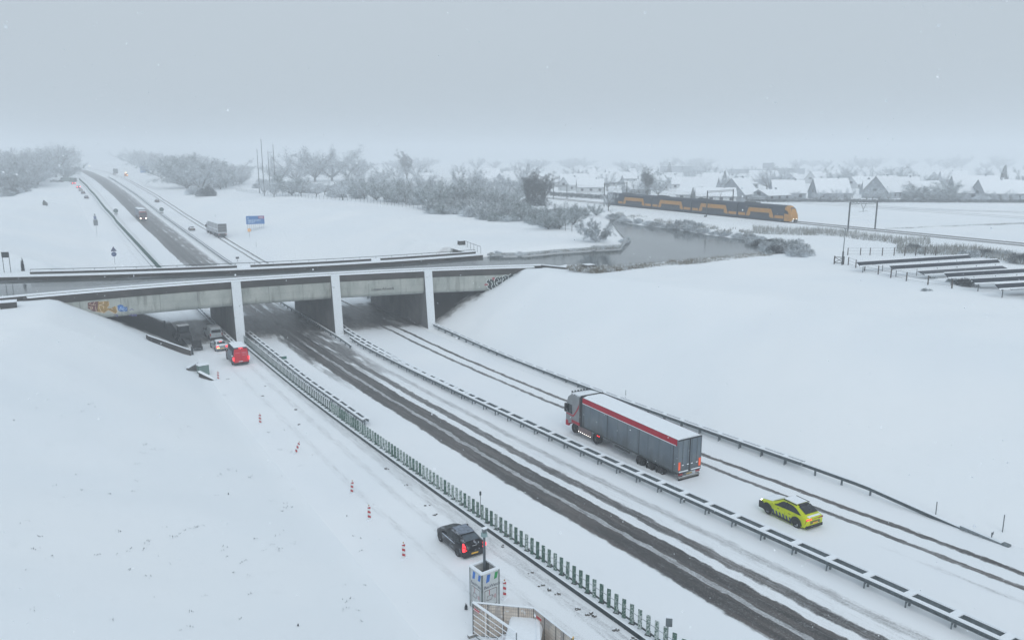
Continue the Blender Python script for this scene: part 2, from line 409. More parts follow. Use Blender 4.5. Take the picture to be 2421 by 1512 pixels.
wo_ = bpy.data.objects.new('lake_water', mm); C.objects.link(wo_); tag(wo_, 'grey lake and canal water with ruffled surface', kind='structure')
# ---------------------------------------------------------------- aqueduct
def make_concrete(name, a, b_, stain=.5, vert=True):
    m, n, b = new_mat(name)
    c = mixc(n, smooth(n, noise_(n, .35, 5, 'World'), .3, .7), a, b_)
    run = noise_(n, 1.2, 6, 'World', .65, vscale=(1, 1, .18 if vert else 1))
    c = mixc(n, math_(n, 'MULTIPLY', smooth(n, run, .48, .72), stain), c, (.05, .05, .045))
    c = mixc(n, math_(n, 'MULTIPLY', smooth(n, noise_(n, 14, 4, 'World'), .62, .75), .5), c, [min(1, x * 1.9) for x in b_])
    X, Y, Z = xy(n)
    line = math_(n, 'LESS_THAN', math_(n, 'ABSOLUTE', math_(n, 'SUBTRACT', math_(n, 'FRACT', math_(n, 'MULTIPLY', Z, .9)), .5)), .012)
    c = mixc(n, math_(n, 'MULTIPLY', line, .35), c, (.06, .06, .06))
    jt = math_(n, 'LESS_THAN', math_(n, 'ABSOLUTE', math_(n, 'SUBTRACT', math_(n, 'FRACT', math_(n, 'MULTIPLY', X, .19)), .5)), .006)
    c = mixc(n, math_(n, 'MULTIPLY', jt, .6), c, (.035, .035, .035))
    n.links.new(c, b.inputs['Base Color']); b.inputs['Roughness'].default_value = .8
    bump(n, b, noise_(n, 6, 5, 'World'), .3, .03); return m
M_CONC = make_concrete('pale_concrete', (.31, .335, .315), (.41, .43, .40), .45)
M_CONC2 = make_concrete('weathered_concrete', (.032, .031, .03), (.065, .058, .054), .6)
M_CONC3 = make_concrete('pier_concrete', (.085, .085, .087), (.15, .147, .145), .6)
def stuck():
    m, n, b = new_mat('snow_blown_on_concrete'); k = smooth(n, math_(n, 'ADD', noise_(n, 1.1, 6, 'World', .65), math_(n, 'MULTIPLY', math_(n, 'SUBTRACT', noise_(n, 9, 4, 'World'), .5), .25)), .66, .71)
    n.links.new(mixc(n, k, (.72, .765, .80), (.16, .19, .18)), b.inputs['Base Color']); b.inputs['Roughness'].default_value = .85; return m
M_STUCK = stuck()
M_CONCS = mat('snowy_concrete', (.2, .2, .19), .8, snow=.5, var=.2, vs=1)
M_STEEL = mat('dark_steel', (.05, .06, .065), .5, .3, var=.2)
M_GALV = mat('galvanised_steel', (.20, .225, .24), .45, .5, snow=.5, var=.15, vs=4)
M_GALVD = mat('galvanised_rail_face', (.17, .20, .215), .5, .4, var=.2, vs=4)

aq = empty('aqueduct', (0, 0, 0), 0, 'long concrete aqueduct carrying the canal over the motorway on three piers', 'aqueduct')
def frame(p, q):
    p = Vector((*p, 0)); q = Vector((*q, 0)); x = (q - p).normalized(); y = Vector((-x.y, x.x, 0))
    return Matrix(((x.x, y.x, 0, p.x), (x.y, y.y, 0, p.y), (0, 0, 1, 0), (0, 0, 0, 1))), (q - p).length
class Curve:                                        # maps (x along, y behind the edge, z) onto a wall curved in plan
    def __init__(s, f): s.f = f
    def __matmul__(s, p):
        x, y, z = p; a = float(s.f(x - .05)); b = float(s.f(x + .05)); t = Vector((.1, b - a)).normalized()
        return Vector((x - t.y * y, (a + b) / 2 + t.x * y, z + BZ))
NF = Curve(s_near); FF = Curve(s_far); NL = 71.5; FL = 72.0
def extrude(prof, x0, x1, M, mb=None, caps=True):       # prof: list of (y, z)
    mb = mb or MB(); n_ = max(2, int(abs(x1 - x0) / 3) + 2)
    return mb.loft([[tuple(M @ (x, y, z)) for y, z in prof] for x in np.linspace(x0, x1, n_)], caps=caps)
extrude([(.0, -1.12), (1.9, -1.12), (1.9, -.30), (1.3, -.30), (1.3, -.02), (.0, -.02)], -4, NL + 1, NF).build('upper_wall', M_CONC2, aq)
lw = [(-.14, -1.12), (-.14, -3.15)] + [(-.14 + .75 * (1 - cos(t)), -3.15 - .75 * sin(t)) for t in (.3, .6, .9, 1.2, 1.5708)] + [(1.9, -3.9), (1.9, -1.12)]
extrude(lw, -1.5, NL + .3, NF).build('lower_wall', M_CONC, aq)
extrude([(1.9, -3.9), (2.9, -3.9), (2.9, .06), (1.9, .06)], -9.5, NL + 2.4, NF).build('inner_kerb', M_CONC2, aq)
extrude([(.0 - .03, -.02), (1.3, -.02), (1.26, .08), (.04, .08)], -3.5, NL + 1, NF).build('ledge_snow', M_CAP, aq)
extrude([(1.88, .06), (2.92, .06), (2.86, .18), (1.96, .18)], -9.5, NL + 2.4, NF).build('kerb_snow', M_CAP, aq)
mb = MB(); xs_ = np.linspace(-9, 72, 28)
mb.loft([[tuple(NF @ (x, 2.9, -3.9)), tuple(NF @ (x, 2.9, -3.2)), tuple(FF @ (x, .0, -3.2)), tuple(FF @ (x, .0, -3.9))] for x in xs_]); mb.build('channel_floor', M_CONC3, aq)
extrude([(0, -3.9), (2.4, -3.9), (2.4, 0), (0, 0)], -8, FL + 1.2, FF).build('far_wall', M_CONC2, aq)
extrude([(-.06, 0), (2.05, 0), (2.05, .12), (0, .12)], -60, FL + 1.2, FF).build('walkway_snow', M_CAP, aq)
extrude([(0, -3.9), (.4, -3.9), (.4, 0), (0, 0)], -60, -8.01, FF).build('bank_wall', M_CONC2, aq)
MB().loft([[tuple(FF @ (x, 2.42, z)) for z in (-3.9, -3.0)] + [(x, 149.0, BZ - 3.0), (x, 149.0, BZ - 3.9)] for x in np.linspace(-2, 72, 20)]).build('unseen_rear_slab', M_CONC3, aq)  # unseen slab added over the pier ends; also darkens the span below
mb = MB(); sn = MB()
for x0, x1 in ((-4.2, 27.0), (29.2, 50.6), (52.4, FL + .8)):
    extrude([(2.05, 0), (2.4, 0), (2.4, .52), (2.05, .52)], x0, x1, FF, mb); extrude([(2.0, .52), (2.45, .52), (2.4, .60), (2.06, .60)], x0, x1, FF, sn)
for x0, x1 in ((27.0, 29.2), (50.6, 52.4)): extrude([(2.05, .0), (2.4, 0), (2.35, .45), (2.1, .45)], x0, x1, FF, sn)
mb.build('parapet', M_CONC2, aq); sn.build('parapet_snow', M_CAP, aq)
mb = MB(); hx = list(np.arange(-4.2, FL + .8, 3.1)) + [FL + .8]
for a_, b_ in zip(hx[:-1], hx[1:]): mb.cyl(FF @ (a_, 2.3, .88), FF @ (b_, 2.3, .88), .05, n=6)
for x in hx: mb.cyl(FF @ (x, 2.3, .5), FF @ (x, 2.3, .88), .035, n=5)
mb.build('handrail', M_STEEL, aq)
# piers
for i, o in enumerate((24.05, 39.3, 54.45)):
    sn0 = float(s_near(o)); sf0 = 149.2; zb = float(zr(sn0)) - .4
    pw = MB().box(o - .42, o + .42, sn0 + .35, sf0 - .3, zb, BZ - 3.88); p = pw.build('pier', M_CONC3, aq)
    f = MB(); y0 = sn0
    f.loft([[(o - .66, y0 - 1.55, zb), (o + .66, y0 - 1.55, zb), (o + .66, y0 + 1.2, zb), (o - .66, y0 + 1.2, zb)],
            [(o - .66, y0 - .42, BZ - .03), (o + .66, y0 - .42, BZ - .03), (o + .66, y0 + .05, BZ - .03), (o - .66, y0 + .05, BZ - .03)]])
    f.build('pier_fin', M_CONC3, p)
    s_ = MB(); s_.loft([[(o - .67, y0 - 1.60, zb), (o + .67, y0 - 1.60, zb), (o + .67, y0 - 1.5, zb), (o - .67, y0 - 1.5, zb)],
            [(o - .69, y0 - .52, BZ), (o + .69, y0 - .52, BZ), (o + .69, y0 - .38, BZ), (o - .69, y0 - .38, BZ)]])
    s_.box(o - .7, o + .7, y0 - .55, y0 + .1, BZ - .02, BZ + .10); s_.build('wind_blown_snow', M_STUCK, p)
# bent ends of the near wall with their end blocks
def wing(pts, wh, blk, name='wing_wall'):
    mb = MB(); sn = MB()
    for a_, b_ in zip(pts[:-1], pts[1:]):
        a_ = Vector(a_); b_ = Vector(b_); mb.beam(a_ + Vector((0, 0, -.5 + wh)), b_ + Vector((0, 0, -.5 + wh)), .5, 1.0); sn.beam(a_ + Vector((0, 0, wh + .05)), b_ + Vector((0, 0, wh + .05)), .56, .1)
    mb.build(name, M_CONC2, aq); sn.build('wing_snow', M_CAP, aq)
    p, sx, sy, h = blk
    b = MB().box(p[0] - sx, p[0] + sx, p[1] - sy, p[1] + sy, -1.2, h).build('end_block', M_CONC2, aq)
    MB().box(p[0] - sx - .05, p[0] + sx + .05, p[1] - sy - .05, p[1] + sy + .05, h, h + .14).build('block_snow', M_CAP, b, bevel=.04)
r1 = at(1385, 637, -.35)
wing([tuple(NF @ (NL + .5, 2.4, .12)), tuple(NF @ (NL + 2.5, 2.4, .12)), (r1.x, r1.y, -.3)], 0, ((r1.x + .2, r1.y - .5), .75, .7, .5))
l0 = at(22, 738, -1.2); lc = NF @ (-9.3, 2.4, 0)
wing([(lc.x, lc.y, BZ + .12), (lc.x - .8, lc.y - 4.5, BZ + .12), (l0.x - .2, l0.y + 1.2, BZ + .12)], 0, ((l0.x, l0.y + .5), .9, .75, .1))
# writing and graffiti on the pale band: thin paint layers standing 3 mm off the concrete
def text_mesh(name, body, size, M, m, parent=None, shear=0, extr=.0, align='LEFT'):
    cu = bpy.data.curves.new(name, 'FONT'); cu.body = body; cu.size = size; cu.shear = shear; cu.align_x = align; cu.extrude = extr; cu.resolution_u = 3; cu.offset = size * .012
    t = bpy.data.objects.new('tmp', cu); C.objects.link(t); bpy.context.view_layer.update()
    me = bpy.data.meshes.new_from_object(t.evaluated_get(bpy.context.evaluated_depsgraph_get())); bpy.data.objects.remove(t)
    me.name = name; me.transform(M); me.materials.clear(); me.materials.append(m)
    o = bpy.data.objects.new(name, me); C.objects.link(o)
    if parent is not None: o.parent = parent
    return o
M_BLACK = mat('black_paint', (.02, .022, .025), .6)
M_WPAINT = mat('white_paint', (.75, .78, .78), .6)
def on_wall(x, z, off=-.16):
    p = NF @ (x, off, z); q = NF @ (x + 2.5, off, z); d = (q - p).normalized(); n_ = Vector((-d.y, d.x, 0))
    return Matrix(((d.x, 0, -n_.x, p.x), (d.y, 0, -n_.y, p.y), (0, 1, 0, p.z), (0, 0, 0, 1)))
def nfx(u, v):                                     # position along the near face and height of the point seen at (u, v)
    r = ray(u, v); k = 100.0
    for _ in range(25):
        x, y = r.x * k, r.y * k; k += (float(s_near(x)) - .15 - y) / (r.y + .001)
    return r.x * k, HC + r.z * k - BZ
def full(u, v): return nfx(u * .67213, v * .67213)
tx, tz = full(1306, 1022)
text_mesh('bridge_name', 'Leppa Akwadukt', .66, on_wall(tx, tz), M_BLACK, aq, shear=.3)
def paint(name, col, polys, off):
    mb = MB()
    for P in polys:
        mb.poly([NF @ (full(*q)[0], off, full(*q)[1]) for q in P])
    o = mb.build(name, mat(name, col, .6, var=.25, vs=2), aq)
    bm = bmesh.new(); bm.from_mesh(o.data); bmesh.ops.triangulate(bm, faces=bm.faces[:]); bm.to_mesh(o.data); bm.free(); return o
def strokes(name, col, lines, wd, off):
    m_ = mat(name, col, .6, var=.15, vs=2)
    for L in lines:
        mb = MB()
        Q = [(full(*q)[0], full(*q)[1]) for q in L]
        for (a_, b_), (c_, d_) in zip(Q[:-1], Q[1:]):
            dx, dz = c_ - a_, d_ - b_; l = math.hypot(dx, dz) or 1; nx_, nz_ = -dz / l * wd / 2, dx / l * wd / 2; ex, ez = dx / l * wd * .3, dz / l * wd * .3
            mb.poly([NF @ (x, off, z) for x, z in ((a_ - ex + nx_, b_ - ez + nz_), (a_ - ex - nx_, b_ - ez - nz_), (c_ + ex - nx_, d_ + ez - nz_), (c_ + ex + nx_, d_ + ez + nz_))])
        mb.build(name, m_, aq)
def z1(x, y): return (1680 + x / 13.45, 930 + y / 13.45)
paint('graffiti_red', (.30, .07, .09), [[z1(*q) for q in ((320, 960), (380, 900), (520, 900), (520, 1000), (340, 1000))]], -.149)
paint('graffiti_red', (.30, .07, .09), [[z1(*q) for q in ((680, 640), (780, 590), (840, 640), (790, 760), (730, 740))]], -.149)
paint('graffiti_black_letters', (.012, .022, .025), [[z1(*q) for q in ((420, 820), (440, 760), (600, 680), (760, 740), (800, 830), (850, 640), (940, 590), (1080, 610), (1180, 560), (1340, 505), (1480, 520), (1560, 440), (1700, 440), (1740, 540), (1600, 720), (1400, 830), (1180, 930), (1000, 1060), (830, 1130), (640, 1200), (540, 1150), (440, 1020), (520, 980), (510, 900), (430, 900))]], -.152)
strokes('graffiti_white_outline', (.72, .78, .78), [[z1(*q) for q in L] for L in (
    ((500, 730), (420, 790), (430, 890), (490, 880), (530, 940), (500, 1000), (430, 1010), (500, 1120), (640, 1210)), ((590, 690), (575, 770)), ((640, 800), (700, 880), (710, 960), (670, 990), (690, 1100), (780, 1150)),
    ((960, 590), (880, 610), (810, 720), (795, 830), (830, 980), (900, 1050), (980, 1080)), ((960, 680), (1010, 740), (1040, 800), (910, 830), (890, 890), (940, 950), (980, 940), (930, 880)), ((1080, 580), (1030, 630)), ((1110, 690), (1115, 820)),
    ((1180, 600), (1240, 530), (1340, 505), (1400, 520)), ((1190, 650), (1240, 690), (1190, 750), (1180, 860), (1200, 920)), ((1290, 600), (1340, 620)), ((1340, 700), (1380, 740), (1320, 790)), ((1480, 510), (1430, 560)), ((1480, 590), (1460, 660), (1500, 740)), ((1580, 440), (1520, 490)), ((1690, 490), (1800, 450)), ((1610, 600), (1690, 570)))], .085, -.155)
def z2(x, y): return (270 + x / 10.53, 1030 + y / 10.53)
paint('graffiti_dark_red', (.13, .05, .05), [[z2(*q) for q in ((400, 360), (560, 330), (800, 310), (830, 500), (760, 690), (600, 680), (400, 570))]], -.149)
paint('graffiti_ochre', (.30, .19, .06), [[z2(*q) for q in ((790, 310), (1180, 300), (1200, 470), (1130, 570), (1280, 560), (1400, 490), (1470, 500), (1500, 720), (1400, 770), (1200, 640), (1120, 660), (1000, 740), (760, 690))]], -.152)
strokes('graffiti_cream_outline', (.62, .50, .36), [[z2(*q) for q in L] for L in (
    ((820, 330), (980, 320), (990, 400), (820, 450), (840, 560), (900, 680), (960, 720)), ((830, 450), (960, 470), (1000, 500), (990, 570)), ((1190, 330), (1200, 460), (1120, 550)), ((710, 690), (900, 720), (1020, 745), (1080, 690), (1170, 640), (1240, 670), (1430, 770), (1500, 700), (1440, 480)), ((1270, 570), (1350, 610)),
    ((410, 500), (580, 530), (560, 600), (500, 600), (510, 540)), ((520, 360), (450, 420)), ((510, 440), (700, 440)), ((660, 330), (610, 420)), ((690, 500), (720, 680)))], .06, -.155)
paint('graffiti_blue', (.03, .13, .38), [[z2(*q) for q in ((1500, 470), (1600, 430), (1700, 450), (1760, 520), (1870, 510), (1880, 650), (1820, 690), (1600, 690), (1540, 640))]], -.149)
strokes('graffiti_pale_blue_letters', (.35, .5, .72), [[z2(*q) for q in L] for L in (((1600, 660), (1580, 600), (1640, 510), (1640, 620)), ((1600, 620), (1700, 580)), ((1720, 510), (1690, 640), (1770, 680), (1730, 600), (1790, 560)), ((1800, 650), (1850, 560)))], .07, -.152)
strokes('graffiti_violet_tag', (.12, .12, .28), [[z2(*q) for q in L] for L in (((1960, 640), (2030, 590), (2110, 630)), ((1950, 840), (2020, 790), (2060, 860), (2120, 780), (2150, 850), (2200, 780), (2210, 850)), ((1400, 800), (1520, 830), (1480, 880)))], .10, -.149)
# ---------------------------------------------------------------- guard rails
def zg(x, y): return max(float(zr(y)), gz(x, y)) if 17.4 < x < 53 else gz(x, y)
def path_len(P):
    d = [0]
    for a, b in zip(P[:-1], P[1:]): d.append(d[-1] + math.hypot(b[0] - a[0], b[1] - a[1]))
    return d
def along(P, D, t):
    t = max(0, min(D[-1], t)); i = max(0, min(len(P) - 2, int(np.searchsorted(D, t)) - 1)); u = (t - D[i]) / (D[i + 1] - D[i])
    x = P[i][0] + (P[i + 1][0] - P[i][0]) * u; y = P[i][1] + (P[i + 1][1] - P[i][1]) * u
    dx, dy = P[i + 1][0] - P[i][0], P[i + 1][1] - P[i][1]; l = math.hypot(dx, dy)
    return x, y, dx / l, dy / l
M_CAPR = M_CAP
def guardrail(name, P, side, label, wd=.85, h=.76, step=2.66, double=True, parts=True, taper=0, group='steel guard rails of the motorway', cat='guard rail', base=None):
    """P: polyline of the front rail; side: +1 when the back rail lies to the right of the direction of P"""
    D = path_len(P); o = empty(name, (0, 0, 0), 0, label, cat, group)
    zf = base or (lambda x, y: float(zr(y)))
    ts = list(np.arange(0, D[-1], step / 2)) + [D[-1]]
    def pt(t, off, z):
        x, y, dx, dy = along(P, D, t); hh = z
        if taper and t > D[-1] - taper: hh = z - (h - .12) * (t - (D[-1] - taper)) / taper
        return (x + dy * off * side, y - dx * off * side, zf(x, y) + hh)
    def ribbon(off, prof, mb):
        rings = []
        for t in ts: rings.append([pt(t, off + a, b) for a, b in prof])
        mb.loft(rings)
    W = [(-.05, h - .30), (.03, h - .24), (-.05, h - .16), (.03, h - .08), (-.05, h), (.09, h), (.09, h - .30)]
    f = MB(); ribbon(0, W, f); f.build('front_rail', M_GALVD, o)
    SP = [(-.13, h), (.13, h), (.09, h + .07), (-.09, h + .07)]
    s_ = MB(); ribbon(0, SP, s_)
    if double:
        f = MB(); ribbon(wd, [(-a, b) for a, b in W][::-1], f); f.build('back_rail', M_GALVD, o); ribbon(wd, SP, s_)
        f = MB(); ribbon(wd / 2, [(-.045, h - .22), (.045, h - .22), (.045, h - .13), (-.045, h - .13)], f); f.build('middle_tube', M_GALV, o)
    t = step / 2; blk = MB(); k = 0
    while t < D[-1] - .2:
        x, y, dx, dy = along(P, D, t)
        if double:
            a = Vector(pt(t, -.04, h + .035)); b = Vector(pt(t, wd + .04, h + .035))
            s_.beam(a, b, .42, .07)
            if parts: MB().beam(a - Vector((0, 0, .1)), b - Vector((0, 0, .1)), .34, .12).build('spacer', M_GALVD, o)
            else: blk.beam(a - Vector((0, 0, .1)), b - Vector((0, 0, .1)), .34, .12)
        if not (taper and t > D[-1] - taper + 2):
            off = wd / 2 if double else .12
            p = pt(t, off, 0); q = pt(t, off, h - .12)
            pf = MB()
            pf.beam((p[0], p[1], p[2] - .3), q, .12, .09, (dx, dy, 0))
            if double: pf.beam(pt(t, .02, h - .5), pt(t, wd * .5, h - .3), .07, .05)
            pf2 = pt(t, .04, 0); pf.beam((pf2[0], pf2[1], pf2[2] - .2), pt(t, .06, h - .3), .07, .06, (dx, dy, 0))
            if parts and k < 99: pf.build('post', M_GALVD, o)
            else:
                rest.add(pf)
        t += step; k += 1
    if blk.v: blk.build('spacer_row', M_GALVD, o, kind='stuff')
    if rest.v: rest.build('post_row', M_GALVD, o, kind='stuff'); rest.v = []; rest.f = []
    s_.build('rail_snow', M_CAPR, o)
    return o
rest = MB()
guardrail('guard_rail', [(41.6, 131), (41.0, 124), (40.6, 112), (40.5, 95), (40.6, 86), (40.55, 78)], 1, 'double guard rail leaving the middle pier on its right side, snow on top', wd=.75)
guardrail('guard_rail', [(39.3, 118.5), (39.1, 112), (39.35, 100), (39.6, 86), (39.75, 70), (39.8, 40), (39.85, -30)], -1, 'long ladder-shaped central guard rail running from the middle pier to the lower right corner', wd=.85)
gr_ = guardrail('guard_rail', [(54.9, 160), (54.9, 130), (54.6, 112), (53.8, 90), (53.3, 60), (53.1, 42.5)], -1, 'ladder-shaped guard rail along the far side, from the right pier to past the big truck', wd=.46)
guardrail('guard_rail', [(53.1, 42.4), (53.0, 40), (52.75, 33.5), (52.6, 28.2)], -1, 'single guard rail at the right edge, ending in a ramp sunk into the snow', double=False, taper=8)
guardrail('guard_rail', [(25.9, 131), (26.0, 124), (26.1, 110), (26.1, 96), (26.25, 84), (26.3, 76)], -1, 'guard rail beginning at the left pier behind the green screen', wd=.6)
guardrail('guard_rail', [(39.9, 160), (40.0, 230), (40.0, 420), (40.0, 640)], 1, 'central guard rail beyond the aqueduct, running off into the haze', wd=.7, step=2.66, parts=False)
guardrail('guard_rail', [(23.0, 160), (22.9, 130), (22.9, 119)], 1, 'short guard rail beside the queue under the left span', wd=.5)
guardrail('guard_rail', [(38.1, 160), (38.1, 130), (38.0, 119), (37.7, 113)], 1, 'low rail in front of the middle pier, inside the tunnel-like span', double=False, h=.6)
o = empty('crash_cushion', (52.5, 27.2, 0), 0, 'snowed-in sloping end piece of the right guard rail', 'guard rail end')
zc = float(zr(26))
mb = MB(); mb.loft([[(-.12, 1.2, zc + .0), (.12, 1.2, zc + 0), (.1, 1.2, zc + .2), (-.1, 1.2, zc + .2)], [(-.18, -1.6, zc), (.18, -1.6, zc), (.15, -1.6, zc + .14), (-.15, -1.6, zc + .14)]]); mb.build('ramp', M_GALV, o)
MB().box(-.2, .2, -2.1, -1.62, zc - .1, zc + .2).build('end_block', M_GALVD, o, bevel=.05)

# ---------------------------------------------------------------- green glare screen on its low barrier
M_GREEN = mat('green_slat', (.05,.11,.09), .55, snow=.55, var=.35, vs=5)
def make_slat():
    m, n, b = new_mat('green_slat_snow_stuck')
    r = n.nodes.new('ShaderNodeObjectInfo').outputs['Random']
    c = mixc(n, smooth(n, noise_(n, 2, 3), .3, .7), (.03, .085, .066), (.06, .13, .10))
    sp = noise_(n, 11, 6, 'World', .75)
    k = smooth(n, math_(n, 'ADD', sp, math_(n, 'MULTIPLY', math_(n, 'SUBTRACT', r, .62), .12)), .49, .58)
    c = mixc(n, math_(n, 'MULTIPLY', k, .8), c, (.62, .67, .68)); n.links.new(c, b.inputs['Base Color']); b.inputs['Roughness'].default_value = .6
    return m
M_SLAT = make_slat()
M_KERB = mat('dark_kerb', (.02, .035, .04), .5, var=.3, vs=2)
KP = [(25.2, -20), (25.15, 30), (24.95, 50), (24.75, 65), (24.45, 85), (24.3, 103), (24.1, 118), (24.1, 124)]
def green_fence(P, label, first=None, n_parts=100, step=.685, top=1.46, foot=True, name='glare_screen'):
    D = path_len(P); o = empty(name, (0, 0, 0), 0, label, 'screen fence', 'green slatted screens beside the queue')
    ts = list(np.arange(0, D[-1], 2)) + [D[-1]]
    k = MB(); s_ = MB(); r_ = MB(); w_ = MB()
    def pt(t, off, z): x, y, dx, dy = along(P, D, t); return (x + dy * off, y - dx * off, float(zr(y)) + z)
    for mb, pr in ((k, [(-.02, -.1), (.04, -.1), (.04, .27), (-.02, .27)]), (s_, [(.042, .0), (.52, .0), (.45, .25), (.06, .30), (.01, .275)]),
                   (r_, [(.40, .36), (.46, .36), (.46, .45), (.40, .45)]), (w_, [(.34, 1.00), (.36, 1.00), (.36, 1.03), (.34, 1.03)])):
        mb.loft([[pt(t, a, b) for a, b in pr] for t in ts])
    k.build('kerb', M_KERB, o); s_.build('kerb_snow', M_CAP, o); r_.build('lower_rail', M_STEEL, o); w_.build('wire', M_GALV, o)
    t = .3; i = 0; slat = None; footm = None; stuff = MB(); caps = MB()
    while t < D[-1]:
        x, y, dx, dy = along(P, D, t); x0 = x + dy * .36; y0 = y - dx * .36; z0 = float(zr(y))
        R_ = Matrix.Translation((x0, y0, z0)) @ Matrix.Rotation(math.atan2(-dx, dy) + radians(-60), 4, 'Z')
        if i < n_parts:
            if slat is None:
                m = MB(); m.loft([[(-.115, -.02, .30), (.115, -.02, .30), (.115, .02, .30), (-.115, .02, .30)], [(-.115, -.02, top), (.115, -.02, top), (.115, .02, top), (-.115, .02, top)]])
                slat = m.build('slat', M_SLAT, o); q = slat
                c_ = MB().box(-.12, .12, -.06, .06, top, top + .06); cap0 = c_.build('snow_tip', M_CAP, slat); 
            else:
                q = slat.copy(); C.objects.link(q)
            q.matrix_local = R_
            if foot and i % 2 == 0:
                if footm is None:
                    m = MB(); m.box(-.17, .17, -.08, .2, .24, .29); m.beam((0, .05, .27), (0, .05, .55), .05, .05); m.beam((0, .05, .3), (0, .42, .26), .04, .04); footm = m.build('foot', M_STEEL, o); q = footm
                else: q = footm.copy(); C.objects.link(q)
                q.matrix_local = R_
        else:
            R2 = R_ @ Matrix.Rotation(radians(-24), 4, 'Z'); stuff.box(-.085, .085, -.02, .02, .28, top, R2); caps.box(-.09, .09, -.05, .05, top, top + .06, R2)
            if foot and i % 2 == 0: stuff.box(-.17, .17, -.1, .2, .24, .3, R_)
        t += step; i += 1
    if stuff.v: stuff.build('slat_row', mat('green_slat_bare', (.022, .06, .048), .6, var=.35, vs=5), o, kind='stuff'); caps.build('slat_snow', M_CAP, o, kind='stuff')
    return o
green_fence([(25.17, 14), (25.15, 30), (24.95, 50), (24.75, 65), (24.45, 85), (24.3, 103), (24.1, 118), (24.05, 126)], 'green slatted glare screen running from the left pier to the bottom edge')
def far_screen():
    P = [(22.0, 160), (21.9, 225), (21.2, 300), (20.9, 330), (21.2, 345), (20.5, 384), (20.4, 440), (20.1, 490), (20.3, 520), (19.4, 600)]
    D = path_len(P); o = empty('glare_screen', (0, 0, 0), 0, 'green screen beyond the aqueduct, bending twice beside the far queue', 'screen fence', 'green slatted screens beside the queue')
    def pt(t, off, z): x, y, dx, dy = along(P, D, t); return (x + dy * off, y - dx * off, float(zr(y)) + z)
    ts = list(np.arange(0, D[-1], 3)) + [D[-1]]
    for nm, pr, m in (('kerb', [(-.02, -.1), (.04, -.1), (.04, .22), (-.02, .22)], M_KERB), ('kerb_snow', [(.042, 0), (.9, 0), (.85, .24), (.02, .26), (-.03, .23)], M_CAP), ('lower_rail', [(.9, .3), (.94, .3), (.94, .45), (.9, .45)], M_STEEL)):
        MB().loft([[pt(t, a, b) for a, b in pr] for t in ts]).build(nm, m, o)
    mb = MB(); t = 0
    while t < D[-1]:
        x, y, dx, dy = along(P, D, t); R_ = Matrix.Translation((x + dy * .92, y - dx * .92, float(zr(y)))) @ Matrix.Rotation(math.atan2(-dx, dy) + radians(18), 4, 'Z')
        mb.box(-.16, .16, -.03, .03, .25, 1.35, R_); t += .62
    mb.build('slat_row', mat('green_slat_far', (.03, .085, .07), .6, var=.3), o, kind='stuff')
far_screen()

# ---------------------------------------------------------------- signs, markers, posts
M_RED = mat('red_reflective', (.42, .025, .035), .5, var=.15, snow=.2)
M_WHITE = mat('white_sheet', (.68, .71, .72), .5, var=.08)
M_SIGNBACK = mat('sign_back_grey', (.16, .18, .19), .5, .4, snow=.3)
M_POST = mat('grey_post', (.16, .18, .19), .5, .3)
M_BLUE = mat('sign_blue', (.03, .15, .40), .5, var=.12, snow=.25)
M_ORANGE = mat('orange_sheet', (.85, .33, .05), .5, snow=.25)
M_YELLOW = mat('plate_yellow', (.72, .42, .04), .5)
M_RUB = mat('dark_rubber', (.02, .02, .022), .75, var=.2)
def delineator(x, y, lean, label, rz=0.35, z=None):
    z = gz(x, y) if z is None else z; zz = max(z, float(zr(y))) if 18 < x < 53 else z
    o = empty('delineator_post', (x, y, zz), rz, label, 'delineator', 'red and white delineators along the detour lane')
    if lean: o.rotation_euler = (0.1, lean, rz)
    MB().box(-.22, .22, -.12, .12, -.03, .1).build('foot', M_CAP, o, bevel=.02)
    MB().box(-.14, .14, -.012, .012, .1, 1.12).build('board', M_WHITE, o)
    mb = MB()
    for k in range(3):
        z0 = .16 + k * .36
        for sg in (-1, 1): mb.poly([(-.14, .0135 * sg, z0 + .16), (.14, .0135 * sg, z0), (.14, .0135 * sg, z0 + .16), (-.14, .0135 * sg, min(1.12, z0 + .34))][::sg])
    mb.build('red_stripe', M_RED, o)
    MB().cyl((0, 0, 1.12), (0, 0, 1.24), .045, n=8).build('lamp', mat_lampd, o)
    MB().box(-.15, .15, -.05, .05, 1.115, 1.17).build('snow_cap', M_CAP, o)
    return o
mat_lampd = mat('unlit_lamp', (.4, .25, .1), .4)
for x, y, l, lb in ((18.2, 45.6, 0, 'red and white delineator left of the black car, third from the tower'), (18.5, 53.0, 0, 'upright striped delineator further up the lane than the black car'),
                    (19.1, 58.8, .03, 'striped delineator, topmost of the three close together left of the screen'), (17.9, 71.4, .38, 'delineator tilted over towards the right, alone in the snow'),
                    (17.3, 82.9, 0, 'delineator below the green cabinet, halfway to the tilted one'), (17.0, 105.0, 0, 'snow-capped delineator nearest the red van, above the green cabinet'),
                    (21.25, 37.4, 0, 'striped delineator half hidden behind the camera tower')):
    delineator(x, y, l, lb)
for (x, y), lb in (((15.1, 141.5), 'dark delineator post under the left span'), (tuple(hit(455, 838))[:2], 'dark post at the end of the low retaining wall')):
    z = max(gz(x, y), float(zr(y))); o = empty('dark_post', (x, y, z), 0, lb, 'post')
    MB().box(-.14, .14, -.1, .1, -.2, 1.25).build('board', M_STEEL, o, bevel=.02); MB().box(-.2, .2, -.16, .16, -.1, .06).build('foot', M_RUB, o)
